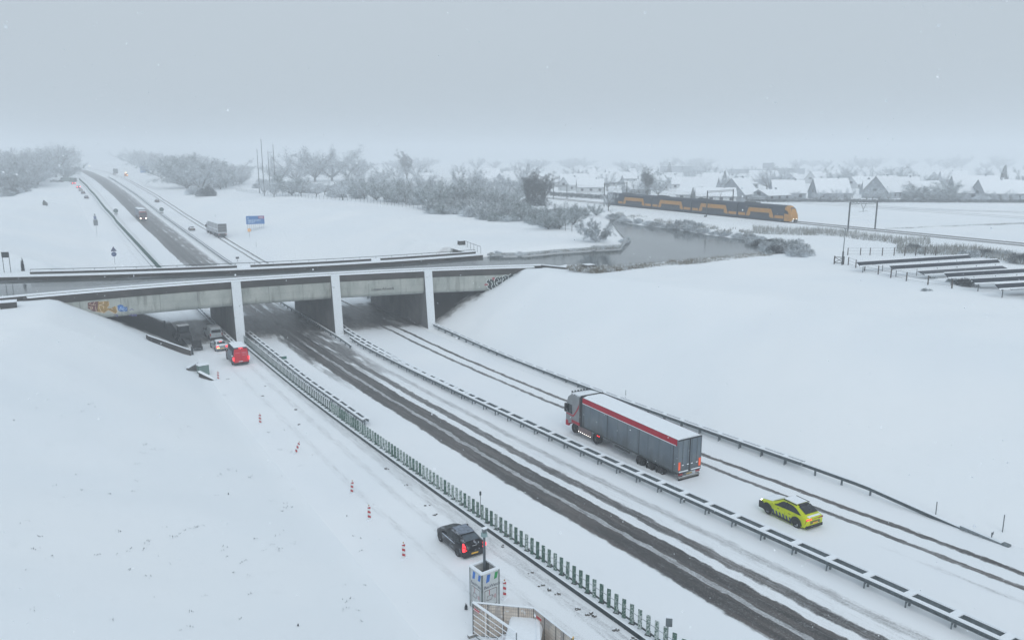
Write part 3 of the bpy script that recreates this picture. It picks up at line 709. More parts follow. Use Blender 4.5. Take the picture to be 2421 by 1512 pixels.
def marker(u, v, h, label, r=.035):
    p = hit(u, v); o = empty('snow_marker', tuple(p), 0, label, 'marker post', 'thin posts standing in the snow')
    MB().cyl((0, 0, -.3), (0, 0, h), r, n=6).build('pole', M_POST, o); MB().cyl((0, 0, h), (0, 0, h + .03), r * 1.1, n=6).build('cap', M_CAP, o)
marker(1479, 942, 1.05, 'thin marker post above the grey truck trailer'); marker(2212, 1217, 1.05, 'thin marker post left of the small plate at the right edge')
marker(2370, 1256, 1.25, 'tallest thin marker post, nearest the right edge'); marker(606, 583, 1.4, 'thin pole in the field below the blue sign', .04)
marker(591, 625, .6, 'short pole close behind the aqueduct handrail', .05); marker(509, 512, .8, 'stub of a post in the field left of the parked truck', .08)
def plate_sign(name, x, y, z, w_, h_, zc, m, label, rz=0, cat='road sign', posts=1, disc=False, back=False):
    o = empty(name, (x, y, z), rz, label, cat)
    for k in range(posts):
        px = 0 if posts == 1 else (-w_ / 2 + .5 + k * (w_ - 1) / (posts - 1)); MB().cyl((px, .06, -.4), (px, .06, zc), .04, n=6).build('post', M_POST, o)
    if disc: MB().cyl((0, -.02, zc), (0, .02, zc), w_ / 2, n=20).build('sign_plate', m, o)
    else: MB().box(-w_ / 2, w_ / 2, -.02, .02, zc - h_ / 2, zc + h_ / 2).build('sign_plate', m, o)
    return o
p = hit(2346, 1275); o = plate_sign('number_plate', p.x, p.y, p.z, .3, .22, .5, M_SIGNBACK, 'small grey plate on a short post by the guard rail ramp', rz=.3)
# small green box riding on the near guard rail
o = empty('kilometre_board', (26.5, 108.6, float(zr(108.6))), 0, 'small green board standing on the rail behind the green screen', 'board')
MB().box(-.32, .32, -.03, .03, .85, 1.25).build('board', mat('dark_green', (.03, .12, .10), .5, snow=.3), o); MB().cyl((0, .04, 0), (0, .04, .9), .04, n=6).build('post', M_POST, o)
p = hit(560 - 0, 622); 
# distant round signs seen from behind, and arrow sign
for (x, y, lb) in ((23.6, 353.8, 'round sign seen from behind, left of the oncoming truck'), (40.45, 353.9, 'round sign seen from behind, above the central guard rail')):
    o = plate_sign('round_sign', x, y, float(zr(y)), 1.75, 0, 2.3, mat('sign_back_green', (.09, .13, .125), .6), lb, disc=True)
    MB().box(-.7, .7, -.02, .02, .85, 1.2).build('lower_plate', M_SIGNBACK, o)
o = plate_sign('keep_left_sign', 13.9, 229.8, float(zr(229.8)), 1.25, 0, 2.7, mat('sign_dark_blue', (.04, .07, .16), .5), 'round blue sign with a triangle above it, just beyond the aqueduct', disc=True)
MB().poly([(-.72, -.03, 3.45), (.72, -.03, 3.45), (0, -.03, 4.75)]).poly([(-.72, .03, 3.45), (0, .03, 4.75), (.72, .03, 3.45)]).build('triangle_plate', mat('sign_dark_blue2', (.05, .06, .12), .5), o)
MB().cyl((0, .06, 2.6), (0, .06, 4.4), .04, n=6).build('upper_post', M_POST, o)
plate_sign('rectangular_sign', 13.3, 292.7, float(zr(292.7)), 1.3, 1.9, 4.4, M_SIGNBACK, 'grey rectangular sign on a tall post left of the far screen')
o = plate_sign('blue_pole_sign', 15.1, 333.2, float(zr(333)), .9, 1.3, 2.0, mat('sign_navy', (.05, .09, .2), .5), 'small dark blue sign on a pole, furthest of the signs left of the far screen')
MB().box(-.25, .25, -.03, .03, 2.75, 3.4).build('top_plate', M_SIGNBACK, o)
p = hit(107, 485); o = empty('distant_marker', tuple(p), 0, 'dark box-like marker alone in the far left field', 'marker')
MB().loft([[(-.9, -.5, -.2), (.9, -.5, -.2), (.9, .5, -.2), (-.9, .5, -.2)], [(-.9, -.5, 1.0), (.9, -.5, .8), (.9, .5, .8), (-.9, .5, 1.0)], [(-.5, -.2, 2.0), (-.2, -.2, 2.0), (-.2, .2, 2.0), (-.5, .2, 2.0)]]).build('block', mat('dark_block', (.06, .065, .06), .8), o)
# blue direction board with its forest of posts
px0 = at(582.5, 546, -6.9); px1 = at(620.0, 546, -6.9); 
bx = 56.2; by = 276.0; bz = gz(58, 276)
o = empty('direction_board', (60.4, 276.0, gz(60, 276)), radians(-8), 'big blue direction board with a red route number, on many posts', 'direction sign')
bw, bh, zb = 5.9, 2.75, 2.35
MB().box(-bw / 2, bw / 2, -.05, .05, zb, zb + bh).build('board', M_BLUE, o)
MB().box(-bw / 2 - .05, bw / 2 + .05, -.06, .06, zb + bh, zb + bh + .12).build('board_snow', M_CAP, o)
MB().box(bw / 2 - 1.9, bw / 2 - .05, -.062, -.052, zb + bh - 1.0, zb + bh - .08).build('route_panel', mat('route_red', (.30, .06, .16), .5, snow=.2), o)
M_SIGNTXT = mat('sign_lettering', (.55, .70, .80), .5)
mb = MB(); mb.poly([(-2.5, -.056, zb + 1.95), (-2.05, -.056, zb + 1.95), (-2.275, -.056, zb + 2.4)]).box(-2.33, -2.22, -.057, -.053, zb + 1.55, zb + 1.95).build('arrow', M_SIGNTXT, o)
for k in range(9):
    x = -bw / 2 + .35 + k * .65; MB().cyl((x, .1, -.5 - (k % 3) * .1), (x, .1, zb + .4), .045, n=5).build('post', M_POST, o)
def sign_text(s, x, z, size, parent, shear=0, y=-.064, m=None): return text_mesh('lettering', s, size, Matrix.Translation((x, y, z)) @ Matrix.Rotation(pi / 2, 4, 'X'), m or M_SIGNTXT, parent, shear)
for r_, (z_, n_) in enumerate(((1.12, 11), (.5, 6))):
    x_ = -2.4; mb = MB()
    for k in range(n_):
        wl = .16 + .1 * ((k * 7 + r_) % 3); MB().box(x_, x_ + wl, -.058, -.053, zb + z_, zb + z_ + (.30 if k % 3 else .22)).build('lettering', M_SIGNTXT, o); x_ += wl + .09 + (.2 if k in (4, 7) else 0)
sign_text('A32', bw / 2 - 1.65, zb + bh - .85, .75, o)
o2 = plate_sign('orange_sign', 56.1, 266.0, gz(56.1, 266), 1.1, 0, 2.4, M_ORANGE, 'round orange sign on a post at the left foot of the blue board', disc=True)
MB().cyl((0, -.026, 2.4), (0, -.022, 2.4), .33, n=16).build('inner_disc', mat('orange_pale', (.8, .55, .3), .5), o2)
p = hit(343, 408); zf = (p - Vector((0, 0, HC))).length; s_ = zf / FPX
o = empty('far_direction_board', tuple(p), 0, 'faint blue board in front of the wood, far up the motorway', 'direction sign')
MB().box(-9 * s_, 9 * s_, -.1, .1, -.3 * s_, 13 * s_).build('board', M_BLUE, o)
for k in (-1, 1): MB().cyl((k * 6 * s_, .2, -4), (k * 6 * s_, .2, 1), .15, n=5).build('post', M_POST, o)

# ---------------------------------------------------------------- low retaining wall, culvert head, cabinet
a = Vector((12.4, 133.5)); 
def wallbox(name, label, cat, a, b, za, zb_, hgt, th=.3, m=None, snowt=.12):
    o = empty(name, (0, 0, 0), 0, label, cat)
    mb = MB(); a3, b3 = Vector((a[0], a[1], 0)), Vector((b[0], b[1], 0)); d = (b3 - a3).normalized(); n_ = Vector((-d.y, d.x, 0)) * th
    mb.loft([[a3 + Vector((0, 0, za - .8)), a3 + n_ + Vector((0, 0, za - .8)), a3 + n_ + Vector((0, 0, za + hgt)), a3 + Vector((0, 0, za + hgt))],
             [b3 + Vector((0, 0, zb_ - .8)), b3 + n_ + Vector((0, 0, zb_ - .8)), b3 + n_ + Vector((0, 0, zb_ + hgt)), b3 + Vector((0, 0, zb_ + hgt))]])
    mb.build('wall', m or M_CONC2, o)
    mb = MB(); mb.loft([[a3 + n_ * -.1 + Vector((0, 0, za + hgt)), a3 + n_ * 1.1 + Vector((0, 0, za + hgt)), a3 + n_ + Vector((0, 0, za + hgt + snowt)), a3 + Vector((0, 0, za + hgt + snowt))],
             [b3 + n_ * -.1 + Vector((0, 0, zb_ + hgt)), b3 + n_ * 1.1 + Vector((0, 0, zb_ + hgt)), b3 + n_ + Vector((0, 0, zb_ + hgt + snowt)), b3 + Vector((0, 0, zb_ + hgt + snowt))]])
    mb.build('wall_snow', M_CAP, o); return o
pa = hit(352, 806); pb = hit(452, 840)
wallbox('retaining_wall', 'low dark retaining wall at the foot of the left slope', 'wall', pa, pb, pa.z, pb.z, .75, 1.2)
pc = hit(481, 886); z = pc.z
o = empty('electrical_cabinet', (pc.x, pc.y, z), radians(12), 'green-grey electrical cabinet with snow on its lid', 'cabinet'); o.scale = (.8, .8, .8)
MB().box(-.85, .85, -.5, .5, -.3, 1.7).build('body', mat('cabinet_green', (.16, .24, .22), .55, var=.15), o, bevel=.02)
MB().box(-.8, -.02, -.515, -.505, .15, 1.62).build('door', mat('cabinet_door', (.15, .23, .22), .5), o); MB().box(.02, .8, -.515, -.505, .15, 1.62).build('door', mat('cabinet_door2', (.15, .23, .215), .5), o)
MB().loft([[(-.9, -.56, 1.75), (.9, -.56, 1.75), (.9, .56, 1.75), (-.9, .56, 1.75)], [(-.85, -.5, 1.95), (.8, -.5, 1.95), (.8, .5, 1.98), (-.85, .5, 1.98)]]).build('lid_snow', M_CAP, o)
q1 = hit(446, 876); q2 = hit(470, 878)
wallbox('culvert_wall', 'short concrete wall running left from the green cabinet', 'wall', (q1.x, q1.y), (q2.x, q2.y), q1.z, q1.z, .35, .3, M_CONC3)
q1 = hit(470, 890); q2 = hit(509, 899)
o = empty('culvert_wing', (0, 0, 0), 0, 'triangular concrete wing wall below the green cabinet', 'wall')
d = (q2 - q1); d.z = 0; n_ = Vector((-d.y, d.x, 0)).normalized() * .35
MB().loft([[q1 + Vector((0, 0, -.8)), q1 + n_ + Vector((0, 0, -.8)), q1 + n_ + Vector((0, 0, .62)), q1 + Vector((0, 0, .62))], [q2 + Vector((0, 0, -.8)), q2 + n_ + Vector((0, 0, -.8)), q2 + n_ + Vector((0, 0, .02)), q2 + Vector((0, 0, .02))]]).build('wall', M_CONC2, o)
MB().loft([[q1 + n_ * -.2 + Vector((0, 0, .62)), q1 + n_ * 1.6 + Vector((0, 0, .62)), q1 + n_ + Vector((0, 0, .75)), q1 + Vector((0, 0, .75))], [q2 + n_ * -.2 + Vector((0, 0, .02)), q2 + n_ * 1.6 + Vector((0, 0, .02)), q2 + n_ + Vector((0, 0, .1)), q2 + Vector((0, 0, .1))]]).build('wall_snow', M_CAP, o)

o = empty('cable_box', (26.2, 28.6, float(zr(28.6))), radians(-40), 'small grey box and plate on a post behind the screen near the bottom', 'box')
MB().cyl((0, 0, -.1), (0, 0, 1.25), .04, n=6).build('post', M_POST, o); MB().box(-.12, .22, -.08, .08, 1.0, 1.5).build('body', M_GALVD, o); MB().box(-.13, .23, -.1, .1, 1.5, 1.56).build('box_snow', M_CAP, o)
o = empty('thin_sensor_post', (26.0, 49.4, float(zr(49.4))), 0, 'thin post with a small dark head behind the screen above the black car', 'post')
MB().cyl((0, 0, 0), (0, 0, 1.6), .025, n=5).build('pole', M_STEEL, o); MB().box(-.07, .07, -.05, .05, 1.55, 1.85).build('head', M_STEEL, o, bevel=.02)
# ---------------------------------------------------------------- vehicles
def paintm(name, col, snow=0, rough=.3, dirt=.35):
    m = mat(name, col, rough, snow=snow, var=.06, vs=2, dirt=dirt, snow_n=.22); m.node_tree.nodes['Principled BSDF'].inputs['Specular IOR Level'].default_value = .3; return m
M_GLASS = mat('car_glass', (.015, .02, .024), .08, snow=.0, var=.3)
M_TYRE = mat('tyre', (.018, .018, .02), .85, var=.3)
M_RIM = mat('alloy_rim', (.34, .36, .38), .35, .7, var=.3, vs=10)
M_TRIM = mat('black_plastic', (.018, .02, .024), .6)
M_TAIL = mat('tail_light_lit', (.5, .01, .015), .3, emit=(1, .03, .04), estr=3.0)
M_TAILOFF = mat('tail_light', (.28, .02, .025), .3)
M_HEAD = mat('headlight_lit', (.9, .9, .85), .3, emit=(1, .97, .85), estr=14)
M_RIMD = mat('dirty_hub', (.06, .06, .062), .7, .2, var=.4, vs=8)
M_AMBER = mat('amber_lit', (.9, .6, .2), .3, emit=(1, .7, .25), estr=3)
M_CHASSIS = mat('chassis', (.02, .02, .022), .8, dirt=.4)
def wheel(parent, x, y, r, w, side, spokes=5, rim=M_RIM, name='wheel'):
    o = empty(name, (x, y, r)); o.parent = parent
    prof = [(.62 * r, 0), (.93 * r, 0), (r, .03), (r, w - .03), (.93 * r, w), (.62 * r, w)]
    mb = MB(); n = 20; sg = side
    rings = [[(sg * (-w + b), cos(2 * pi * i / n) * a, sin(2 * pi * i / n) * a) for a, b in prof] for i in range(n + 1)]
    mb.loft(rings, closed=False, caps=False); mb.build('tyre', M_TYRE, o, smooth=False)
    mb = MB()
    mb.cyl((sg * -.10, 0, 0), (sg * -.07, 0, 0), .64 * r, n=20)
    if spokes:
        for k in range(spokes):
            t = 2 * pi * k / spokes; mb.beam((sg * -.045, 0, 0), (sg * -.045, cos(t) * .6 * r, sin(t) * .6 * r), .09 * r / .33, .05, (sg, 0, 0))
        ro = MB(); ro.add(mb); b = MB(); b.cyl((sg * -.11, 0, 0), (sg * -.068, 0, 0), .62 * r, n=20); b.build('brake_disc', M_CHASSIS, o)
        mb2 = MB()
        for k in range(spokes):
            t = 2 * pi * k / spokes; mb2.beam((sg * -.045, 0, 0), (sg * -.045, cos(t) * .6 * r, sin(t) * .6 * r), .11 * r / .33, .05, (sg, 0, 0))
        rg = [[(sg * a, cos(2 * pi * i / 20) * b_, sin(2 * pi * i / 20) * b_) for a, b_ in ((-.06, .58 * r), (-.02, .58 * r), (-.02, .65 * r), (-.06, .65 * r))] for i in range(21)]
        mb2.loft(rg, caps=False); mb2.build('rim', rim, o)
    else: mb.cyl((sg * -.07, 0, 0), (sg * -.0, 0, 0), .25 * r, n=10); mb.build('rim', rim, o)
    return o
def lerp(a, b, t): return [x + (y - x) * t for x, y in zip(a, b)]
class Car:
    """body lofted from stations (y, half width, z sill, z belt, z top, roof half width); nose at +y"""
    def __init__(s, name, label, cat, loc, rz, st, paint, group=None, wr=.33, axles=(1.3, -1.3), track=.78, snow_roof=0):
        s.o = empty(name, loc, rz, label, cat, group); s.st = sorted(st, key=lambda q: -q[0]); s.paint = paint
        rings = []
        for q in s.st: rings.append(s.ring(q))
        MB().loft(rings).build('body', paint, s.o, smooth=True, bevel=.055)
        s.wr = wr; s.axles = axles; s.track = track
    def ring(s, q):
        y, w, zs, zb, zt, wt = q; tz = max(zt, zb + .03)
        z1 = min(zs + .28, (zs + zb) / 2 - .02); z2 = max(z1 + .02, zb - .18)
        return [(-w * .96, y, zs), (-w, y, z1), (-w, y, z2), (-w * .965, y, zb), (-wt, y, tz - .05), (-wt * .82, y, tz), (wt * .82, y, tz), (wt, y, tz - .05), (w * .965, y, zb), (w, y, z2), (w, y, z1), (w * .96, y, zs)]
    def at(s, y):
        S = s.st
        for a, b in zip(S[:-1], S[1:]):
            if b[0] <= y <= a[0]: return lerp(a, b, (a[0] - y) / (a[0] - b[0]))
        return S[0] if y > S[0][0] else S[-1]
    def side_pt(s, y, t, sg, off=.012):            # t 0 at the belt, 1 at the roof edge
        q = s.at(y); w0, z0 = q[1] * .965, q[3]; w1, z1 = q[5], max(q[4], q[3] + .03) - .05
        return (sg * (w0 + (w1 - w0) * t + off), y, z0 + (z1 - z0) * t)
    def side_glass(s, ys, tops, bots=None, m=None, name='side_window'):
        """ys: outline (y, t) going along the sill from the front, then back over the top"""
        y_hi = max(y for y, t in ys); y_lo = min(y for y, t in ys); n = len(ys)
        def span(y):
            T = []
            for (a, ta), (b, tb) in zip(ys, ys[1:] + ys[:1]):
                if (a - y) * (b - y) <= 0 and a != b: T.append(ta + (tb - ta) * (y - a) / (b - a))
            return (min(T), max(T)) if T else (.1, .1)
        for sg in (-1, 1):
            mb = MB(); rows = []
            for k in range(19):
                y = y_hi - .004 - (y_hi - y_lo - .008) * k / 18; lo, hi = span(y)
                rows.append([s.side_pt(y, lo + (hi - lo) * q, sg, .035) for q in (0, .33, .66, 1)])
            mb.loft(rows, closed=False, caps=False); mb.build(name, m or M_GLASS, s.o)
    def cross(s, name, y0, f0, y1, f1, m, off=.03, z0=None, z1=None, inset=(.86, .86)):
        """panel across the car between stations y0 and y1 on the top surface"""
        a = s.at(y0); b = s.at(y1); mb = MB()
        za = max(a[4], a[3] + .03) if z0 is None else z0; zb = max(b[4], b[3] + .03) if z1 is None else z1
        nv = Vector((0, zb - za, -(y1 - y0))); nv.normalize(); nv = nv if nv.z > 0 else -nv; nv *= off
        P = [(-a[5] * f0, y0 + nv.y, za + nv.z), (a[5] * f0, y0 + nv.y, za + nv.z), (b[5] * f1, y1 + nv.y, zb + nv.z), (-b[5] * f1, y1 + nv.y, zb + nv.z)]
        mb.poly(P); mb.build(name, m, s.o); return s
    def wheels(s, spokes=5, rim=M_RIM, arch=True):
        for y in s.axles:
            w = s.at(y)[1]
            for sg in (-1, 1):
                wheel(s.o, sg * (w + .015), y, s.wr, .22, sg, spokes, rim)
                if arch:
                    mb = MB(); n = 14; R_ = s.wr + .075
                    pts = [(sg * (w + .006), y + cos(pi * i / n) * R_, s.wr + sin(pi * i / n) * R_) for i in range(n + 1)]
                    pts = [(p[0], p[1], max(p[2], .22)) for p in pts]; pts = pts + [(sg * (w + .006), y - R_, .24), (sg * (w + .006), y + R_, .24)]
                    mb.poly(pts if sg > 0 else pts[::-1]); mb.build('dark_wheel_well', M_TRIM, s.o)  # flat black disc paints in the shade of the wheel well
        return s
    def box(s, name, m, x0, x1, y0, y1, z0, z1, bevel=.01, both=False):
        MB().box(x0, x1, y0, y1, z0, z1).build(name, m, s.o, bevel=bevel)
        if both: MB().box(-x1, -x0, y0, y1, z0, z1).build(name, m, s.o, bevel=bevel)
        return s
Z = lambda y: float(zr(y)) + .012

# yellow ambulance response car
yp = paintm('hi_vis_yellow', (.54, .62, .01), 0, .3, .3)
st = [(2.33, .70, .42, .74, .80, .60), (2.2, .86, .25, .84, .92, .72), (1.75, .92, .22, .94, 1.04, .76), (1.15, .93, .20, 1.0, 1.12, .76), (.95, .93, .2, 1.01, 1.18, .74), (.25, .93, .2, 1.02, 1.58, .68), (-.5, .93, .2, 1.04, 1.65, .70),
      (-1.2, .93, .2, 1.06, 1.58, .68), (-1.9, .92, .24, 1.08, 1.27, .68), (-2.15, .90, .30, 1.04, 1.12, .70), (-2.33, .82, .42, .98, 1.04, .70)]
c = Car('emergency_car', 'bright yellow emergency response car with dark blue block stripes driving away', 'car', (44.4, 36.15, Z(36)), radians(-1.5), st, yp, wr=.37, axles=(1.42, -1.42))
c.side_glass([(.92, .05), (.75, .06), (-1.62, .12), (-1.80, .25), (-1.45, .62), (-.95, .90), (.05, .92)], 0)
c.cross('windscreen', 1.0, .96, .22, .92, M_GLASS); c.cross('rear_window', -1.28, .90, -1.98, .92, M_GLASS); c.wheels(10)
for sg in (-1, 1):
    mb = MB()
    for k in range(6):
        y = .84 - k * .33
        P = [(sg * (.943), y, .34), (sg * .943, y - .17, .34), (sg * .943, y - .05, .62), (sg * .943, y + .12, .62)]; mb.poly(P if sg < 0 else P[::-1])
    mb.build('block_stripes', mat('stripe_navy', (.03, .06, .16), .4), c.o, kind=None)
    MB().box(sg * .97 - .09, sg * .97 + .09, .72, .92, 1.02, 1.16).build('mirror', yp, c.o, bevel=.02)
    for y0, y1 in ((2.36, 2.0),): MB().box(sg * .62 - .16, sg * .62 + .16, 2.12, 2.30, .72, .82).build('headlight', M_HEAD, c.o, bevel=.02)
    MB().box(sg * .60 - .24, sg * .60 + .24, -2.345, -2.26, .90, 1.0).build('tail_light', M_TAIL if sg < 0 else M_TAILOFF, c.o, bevel=.02)
    MB().poly([(sg * .86, -2.26, .95), (sg * .90, -2.18, .60), (sg * .88, -2.20, .60), (sg * .80, -2.335, .92)]).build('tail_light_fin', M_TAILOFF, c.o)
    for ya in (1.42, -1.42):
        n = 12; R0, R1 = .38, .54; w_ = c.at(ya)[1] + .02
        mb = MB(); mb.loft([[(sg * w_, ya + cos(pi * i / n) * R0, .37 + sin(pi * i / n) * R0), (sg * w_, ya + cos(pi * i / n) * R1, .37 + sin(pi * i / n) * R1)] for i in range(n + 1)], closed=False, caps=False); mb.build('arch_trim', M_TRIM, c.o)
    MB().box(sg * .935 - .012, sg * .935 + .012, -.95, .95, .2, .33).build('sill_trim', M_TRIM, c.o)
M_SEAM = mat('panel_gap', (.05, .055, .01), .6)
for sg in (-1, 1):
    for yy in (.86, -.28, -1.0):
        P = [(sg * .943, yy, .36), (sg * .943, yy - .018, .36), (sg * .943, yy - .018, .84), (sg * .943, yy, .84)]; MB().poly(P if sg < 0 else P[::-1]).build('door_gap', M_SEAM, c.o)
    mb = MB()
    for k in range(5):
        a_ = c.side_pt(-.30, .10 + k * .2, sg, .042); b_ = c.side_pt(-.38, .10 + k * .2, sg, .042); a2 = c.side_pt(-.30, .10 + (k + 1) * .2 * .9, sg, .042); b2_ = c.side_pt(-.38, .10 + (k + 1) * .2 * .9, sg, .042); mb.poly([a_, b_, b2_, a2])
    mb.build('door_pillar', M_TRIM, c.o)
    for yy in (.35, -.75): MB().box(sg * .955 - .012, sg * .955 + .012, yy - .1, yy + .1, .86, .89).build('door_handle', M_TRIM, c.o)
    MB().beam((sg * .66, .1, 1.64), (sg * .66, -1.15, 1.63), .05, .05).build('roof_rail', M_TRIM, c.o)
c.box('front_corner', M_TRIM, .5, .955, 1.86, 2.34, .25, .80, .06, True)
c.box('bumper', M_TRIM, -.84, .84, -2.37, -2.2, .26, .50, .04); c.box('light_strip', M_TAILOFF, -.62, .62, -2.352, -2.33, .95, .985)
c.box('number_plate', M_YELLOW, -.26, .26, -2.385, -2.372, .62, .72, 0); c.box('dark_tailgate_panel', mat('olive_panel', (.12, .12, .05), .5), -.5, .5, -2.358, -2.342, .60, .82)
c.o.scale = (.95, .94, .97)
c.box('roof_snow', M_CAP, -.56, .56, -1.05, .15, 1.63, 1.685, .03); c.box('light_bar', M_TRIM, -.5, .5, -1.30, -1.10, 1.56, 1.66, .03); c.box('spoiler', M_TRIM, -.55, .55, -1.42, -1.24, 1.46, 1.50, .01)
mb = MB(); a = c.at(-1.45); mb.loft([[(-.5, -1.40, 1.45), (.5, -1.40, 1.45), (.5, -1.38, 1.50), (-.5, -1.38, 1.50)], [(-.55, -1.78, 1.25), (.35, -1.74, 1.27), (.35, -1.70, 1.31), (-.55, -1.74, 1.29)]]).build('window_snow', M_CAP, c.o)
c.box('boot_snow', M_CAP, -.62, .62, -2.28, -2.02, 1.08, 1.145, .03)
mb = MB(); mb.loft([[(-.74, 1.1, 1.11), (.74, 1.1, 1.11), (.70, 1.1, 1.17), (-.70, 1.1, 1.17)], [(-.74, 1.8, 1.01), (.74, 1.8, 1.01), (.70, 1.8, 1.07), (-.70, 1.8, 1.07)], [(-.66, 2.2, .90), (.66, 2.2, .90), (.62, 2.2, .96), (-.62, 2.2, .96)]]).build('bonnet_snow', M_CAP, c.o)

# black hatchback
bp = paintm('black_paint_snow', (.006, .006, .009), 0, .3, 0)
bp_n = bp.node_tree; bp_b = bp_n.nodes['Principled BSDF']; bp_c = bp_b.inputs['Base Color'].links[0].from_socket
bp_n.links.new(mixc(bp_n, math_(bp_n, 'MULTIPLY', smooth(bp_n, noise_(bp_n, 2.6, 6, 'Object', .7, vscale=(1, .5, 1)), .52, .66), .6), bp_c, (.45, .49, .55)), bp_b.inputs['Base Color'])
st = [(2.08, .64, .40, .58, .62, .54), (1.95, .80, .24, .68, .74, .64), (1.5, .88, .20, .80, .87, .70), (1.1, .89, .18, .88, .95, .70), (.9, .89, .18, .92, 1.04, .68), (.2, .89, .18, .95, 1.43, .60), (-.5, .89, .18, .96, 1.47, .60), (-1.2, .89, .18, .97, 1.40, .57),
      (-1.85, .87, .22, .98, 1.20, .60), (-2.0, .86, .26, .95, 1.02, .66), (-2.1, .80, .36, .88, .92, .66)]
c = Car('hatchback', 'black snow-streaked hatchback with lit red tail lights beside the camera tower', 'car', (22.25, 45.35, Z(45.3)), radians(1.5), st, bp, wr=.32, axles=(1.28, -1.28))
c.side_glass([(.72, .06), (-1.35, .10), (-1.62, .35), (-1.15, .80), (-.1, .90), (.05, .85)], 0); c.cross('windscreen', .88, .95, .24, .9, M_GLASS)
c.cross('rear_window', -1.25, .88, -1.83, .9, mat('dusted_glass', (.06, .08, .10), .4, var=.3)); c.wheels(7, mat('grey_rim', (.22, .23, .25), .4, .6))
c.box('roof_snow', mat('thin_snow', (.17, .20, .25), .7, var=.35, vs=4), -.52, .52, -1.15, .12, 1.455, 1.475, .01)
for sg in (-1, 1):
    MB().loft([[(sg * .86, -1.98, .70), (sg * .60, -2.12, .70), (sg * .60, -2.10, .84), (sg * .865, -1.96, .84)], [(sg * .80, -1.93, 1.18), (sg * .74, -1.96, 1.18), (sg * .74, -1.94, 1.2), (sg * .80, -1.91, 1.2)]]).build('tail_light', M_TAIL, c.o)
    MB().box(sg * .93 - .09, sg * .93 + .09, .62, .78, .97, 1.09).build('mirror', bp, c.o, bevel=.02)
    mb = MB(); mb.box(sg * .885, sg * .885 + sg * .012, -.9, .95, .78, .86); mb.build('window_ledge_snow', mat('stuck_snow', (.45, .5, .56), .7, var=.4, vs=6), c.o)
c.box('brake_light', M_TAIL, -.16, .16, -1.80, -1.72, 1.21, 1.245, .005); MB().box(-.88, -.70, -2.13, -2.0, .68, .92).build('tail_light', M_TAIL, c.o, bevel=.03); MB().box(.74, .885, -2.11, -1.96, .72, .98).build('tail_light', M_TAIL, c.o, bevel=.03)
c.box('badge', M_WHITE, -.16, .16, -2.07, -2.055, .93, .96, 0)
c.box('number_plate', M_YELLOW, -.26, .26, -2.125, -2.11, .40, .50, 0); c.box('bumper', M_TRIM, -.82, .82, -2.12, -1.95, .22, .60, .05)

# vans and estate under the left span
def van(name, label, loc, rz, L, W, H, body, tail, roofsnow=True, lit=True, group=None, window=True, rear_glass=True, wr=.34):
    w = W / 2; st = [(L / 2, w * .82, .45, .85, .92, w * .72), (L / 2 - .12, w * .95, .28, .98, 1.05, w * .8), (L / 2 - .85, w, .22, 1.12, 1.2, w * .82), (L / 2 - 1.5, w, .2, 1.18, H - .12, w * .80), (L / 2 - 2.0, w, .2, 1.2, H, w * .82), (0, w, .2, 1.2, H, w * .83), (-L / 2 + .25, w, .22, 1.2, H - .01, w * .83), (-L / 2 + .02, w * .98, .28, 1.2, H - .06, w * .82)]
    c = Car(name, label, 'van', loc, rz, st, body, group, wr=wr, axles=(L / 2 - .95, -L / 2 + 1.0))
    c.side_glass([(L / 2 - 1.0, .06), (L / 2 - 2.35, .06), (L / 2 - 2.35, .82), (L / 2 - 1.6, .82)], 0); c.cross('windscreen', L / 2 - .95, .94, L / 2 - 1.48, .92, M_GLASS)
    c.wheels(0)
    yb = -L / 2 + .02
    MB().poly([(-w * .93, yb - .012, .42), (w * .93, yb - .012, .42), (w * .93, yb - .012, 1.2), (w * .80, yb - .012, H - .16), (-w * .80, yb - .012, H - .16), (-w * .93, yb - .012, 1.2)]).build('rear_door', tail, c.o)
    MB().box(-.008, .008, yb - .02, yb - .014, .5, H - .2).build('door_gap', M_TRIM, c.o)
    if rear_glass: MB().box(-w * .76, w * .76, yb - .03, yb - .018, 1.2, H - .28).build('rear_window', M_GLASS, c.o)
    for sg in (-1, 1):
        MB().box(sg * w * .93 - .08, sg * w * .93 + .08, yb - .04, yb + .08, .72, 1.15).build('tail_light', M_TAIL if lit else M_TAILOFF, c.o, bevel=.02)
        MB().box(sg * (w + .12) - .08, sg * (w + .12) + .08, L / 2 - 1.15, L / 2 - 1.0, 1.2, 1.45).build('mirror', M_TRIM, c.o, bevel=.02)
    c.box('bumper', M_TRIM, -w * .95, w * .95, yb - .09, yb + .1, .26, .44, .03)
    if roofsnow: c.box('roof_snow', M_CAP, -w * .80, w * .80, -L / 2 + .1, L / 2 - 1.9, H - .01, H + .07, .04)
    return c
vb = paintm('van_dark_blue', (.03, .04, .06), 0, .35, 0)
rd = paintm('van_red', (.55, .012, .03), 0, .4, 0)
c = van('delivery_van', 'dark panel van with bright red rear doors, last in the queue', (21.25, 114.2, Z(113.7)), 0, 5.3, 1.98, 2.32, vb, rd, rear_glass=False)
c.o.scale = (1.1, 1.08, 1.12)
c.box('brake_light', M_TAIL, -.25, .25, -2.66, -2.60, 2.2, 2.26, .01)
for sg in (-1, 1):
    mb = MB(); mb.box(sg * .995, sg * 1.005, -2.2, .3, 1.05, 1.85); mb.build('side_lettering_panel', mat('van_pale_print', (.13, .16, .20), .5, var=.6, vs=3), c.o)
mb = MB()
for x0, x1, z in ((-.7, -.15, 1.62), (.1, .75, 1.66), (.12, .7, 1.52), (.15, .8, 1.32)): mb.box(x0, x1, -2.652, -2.646, z, z + .07)
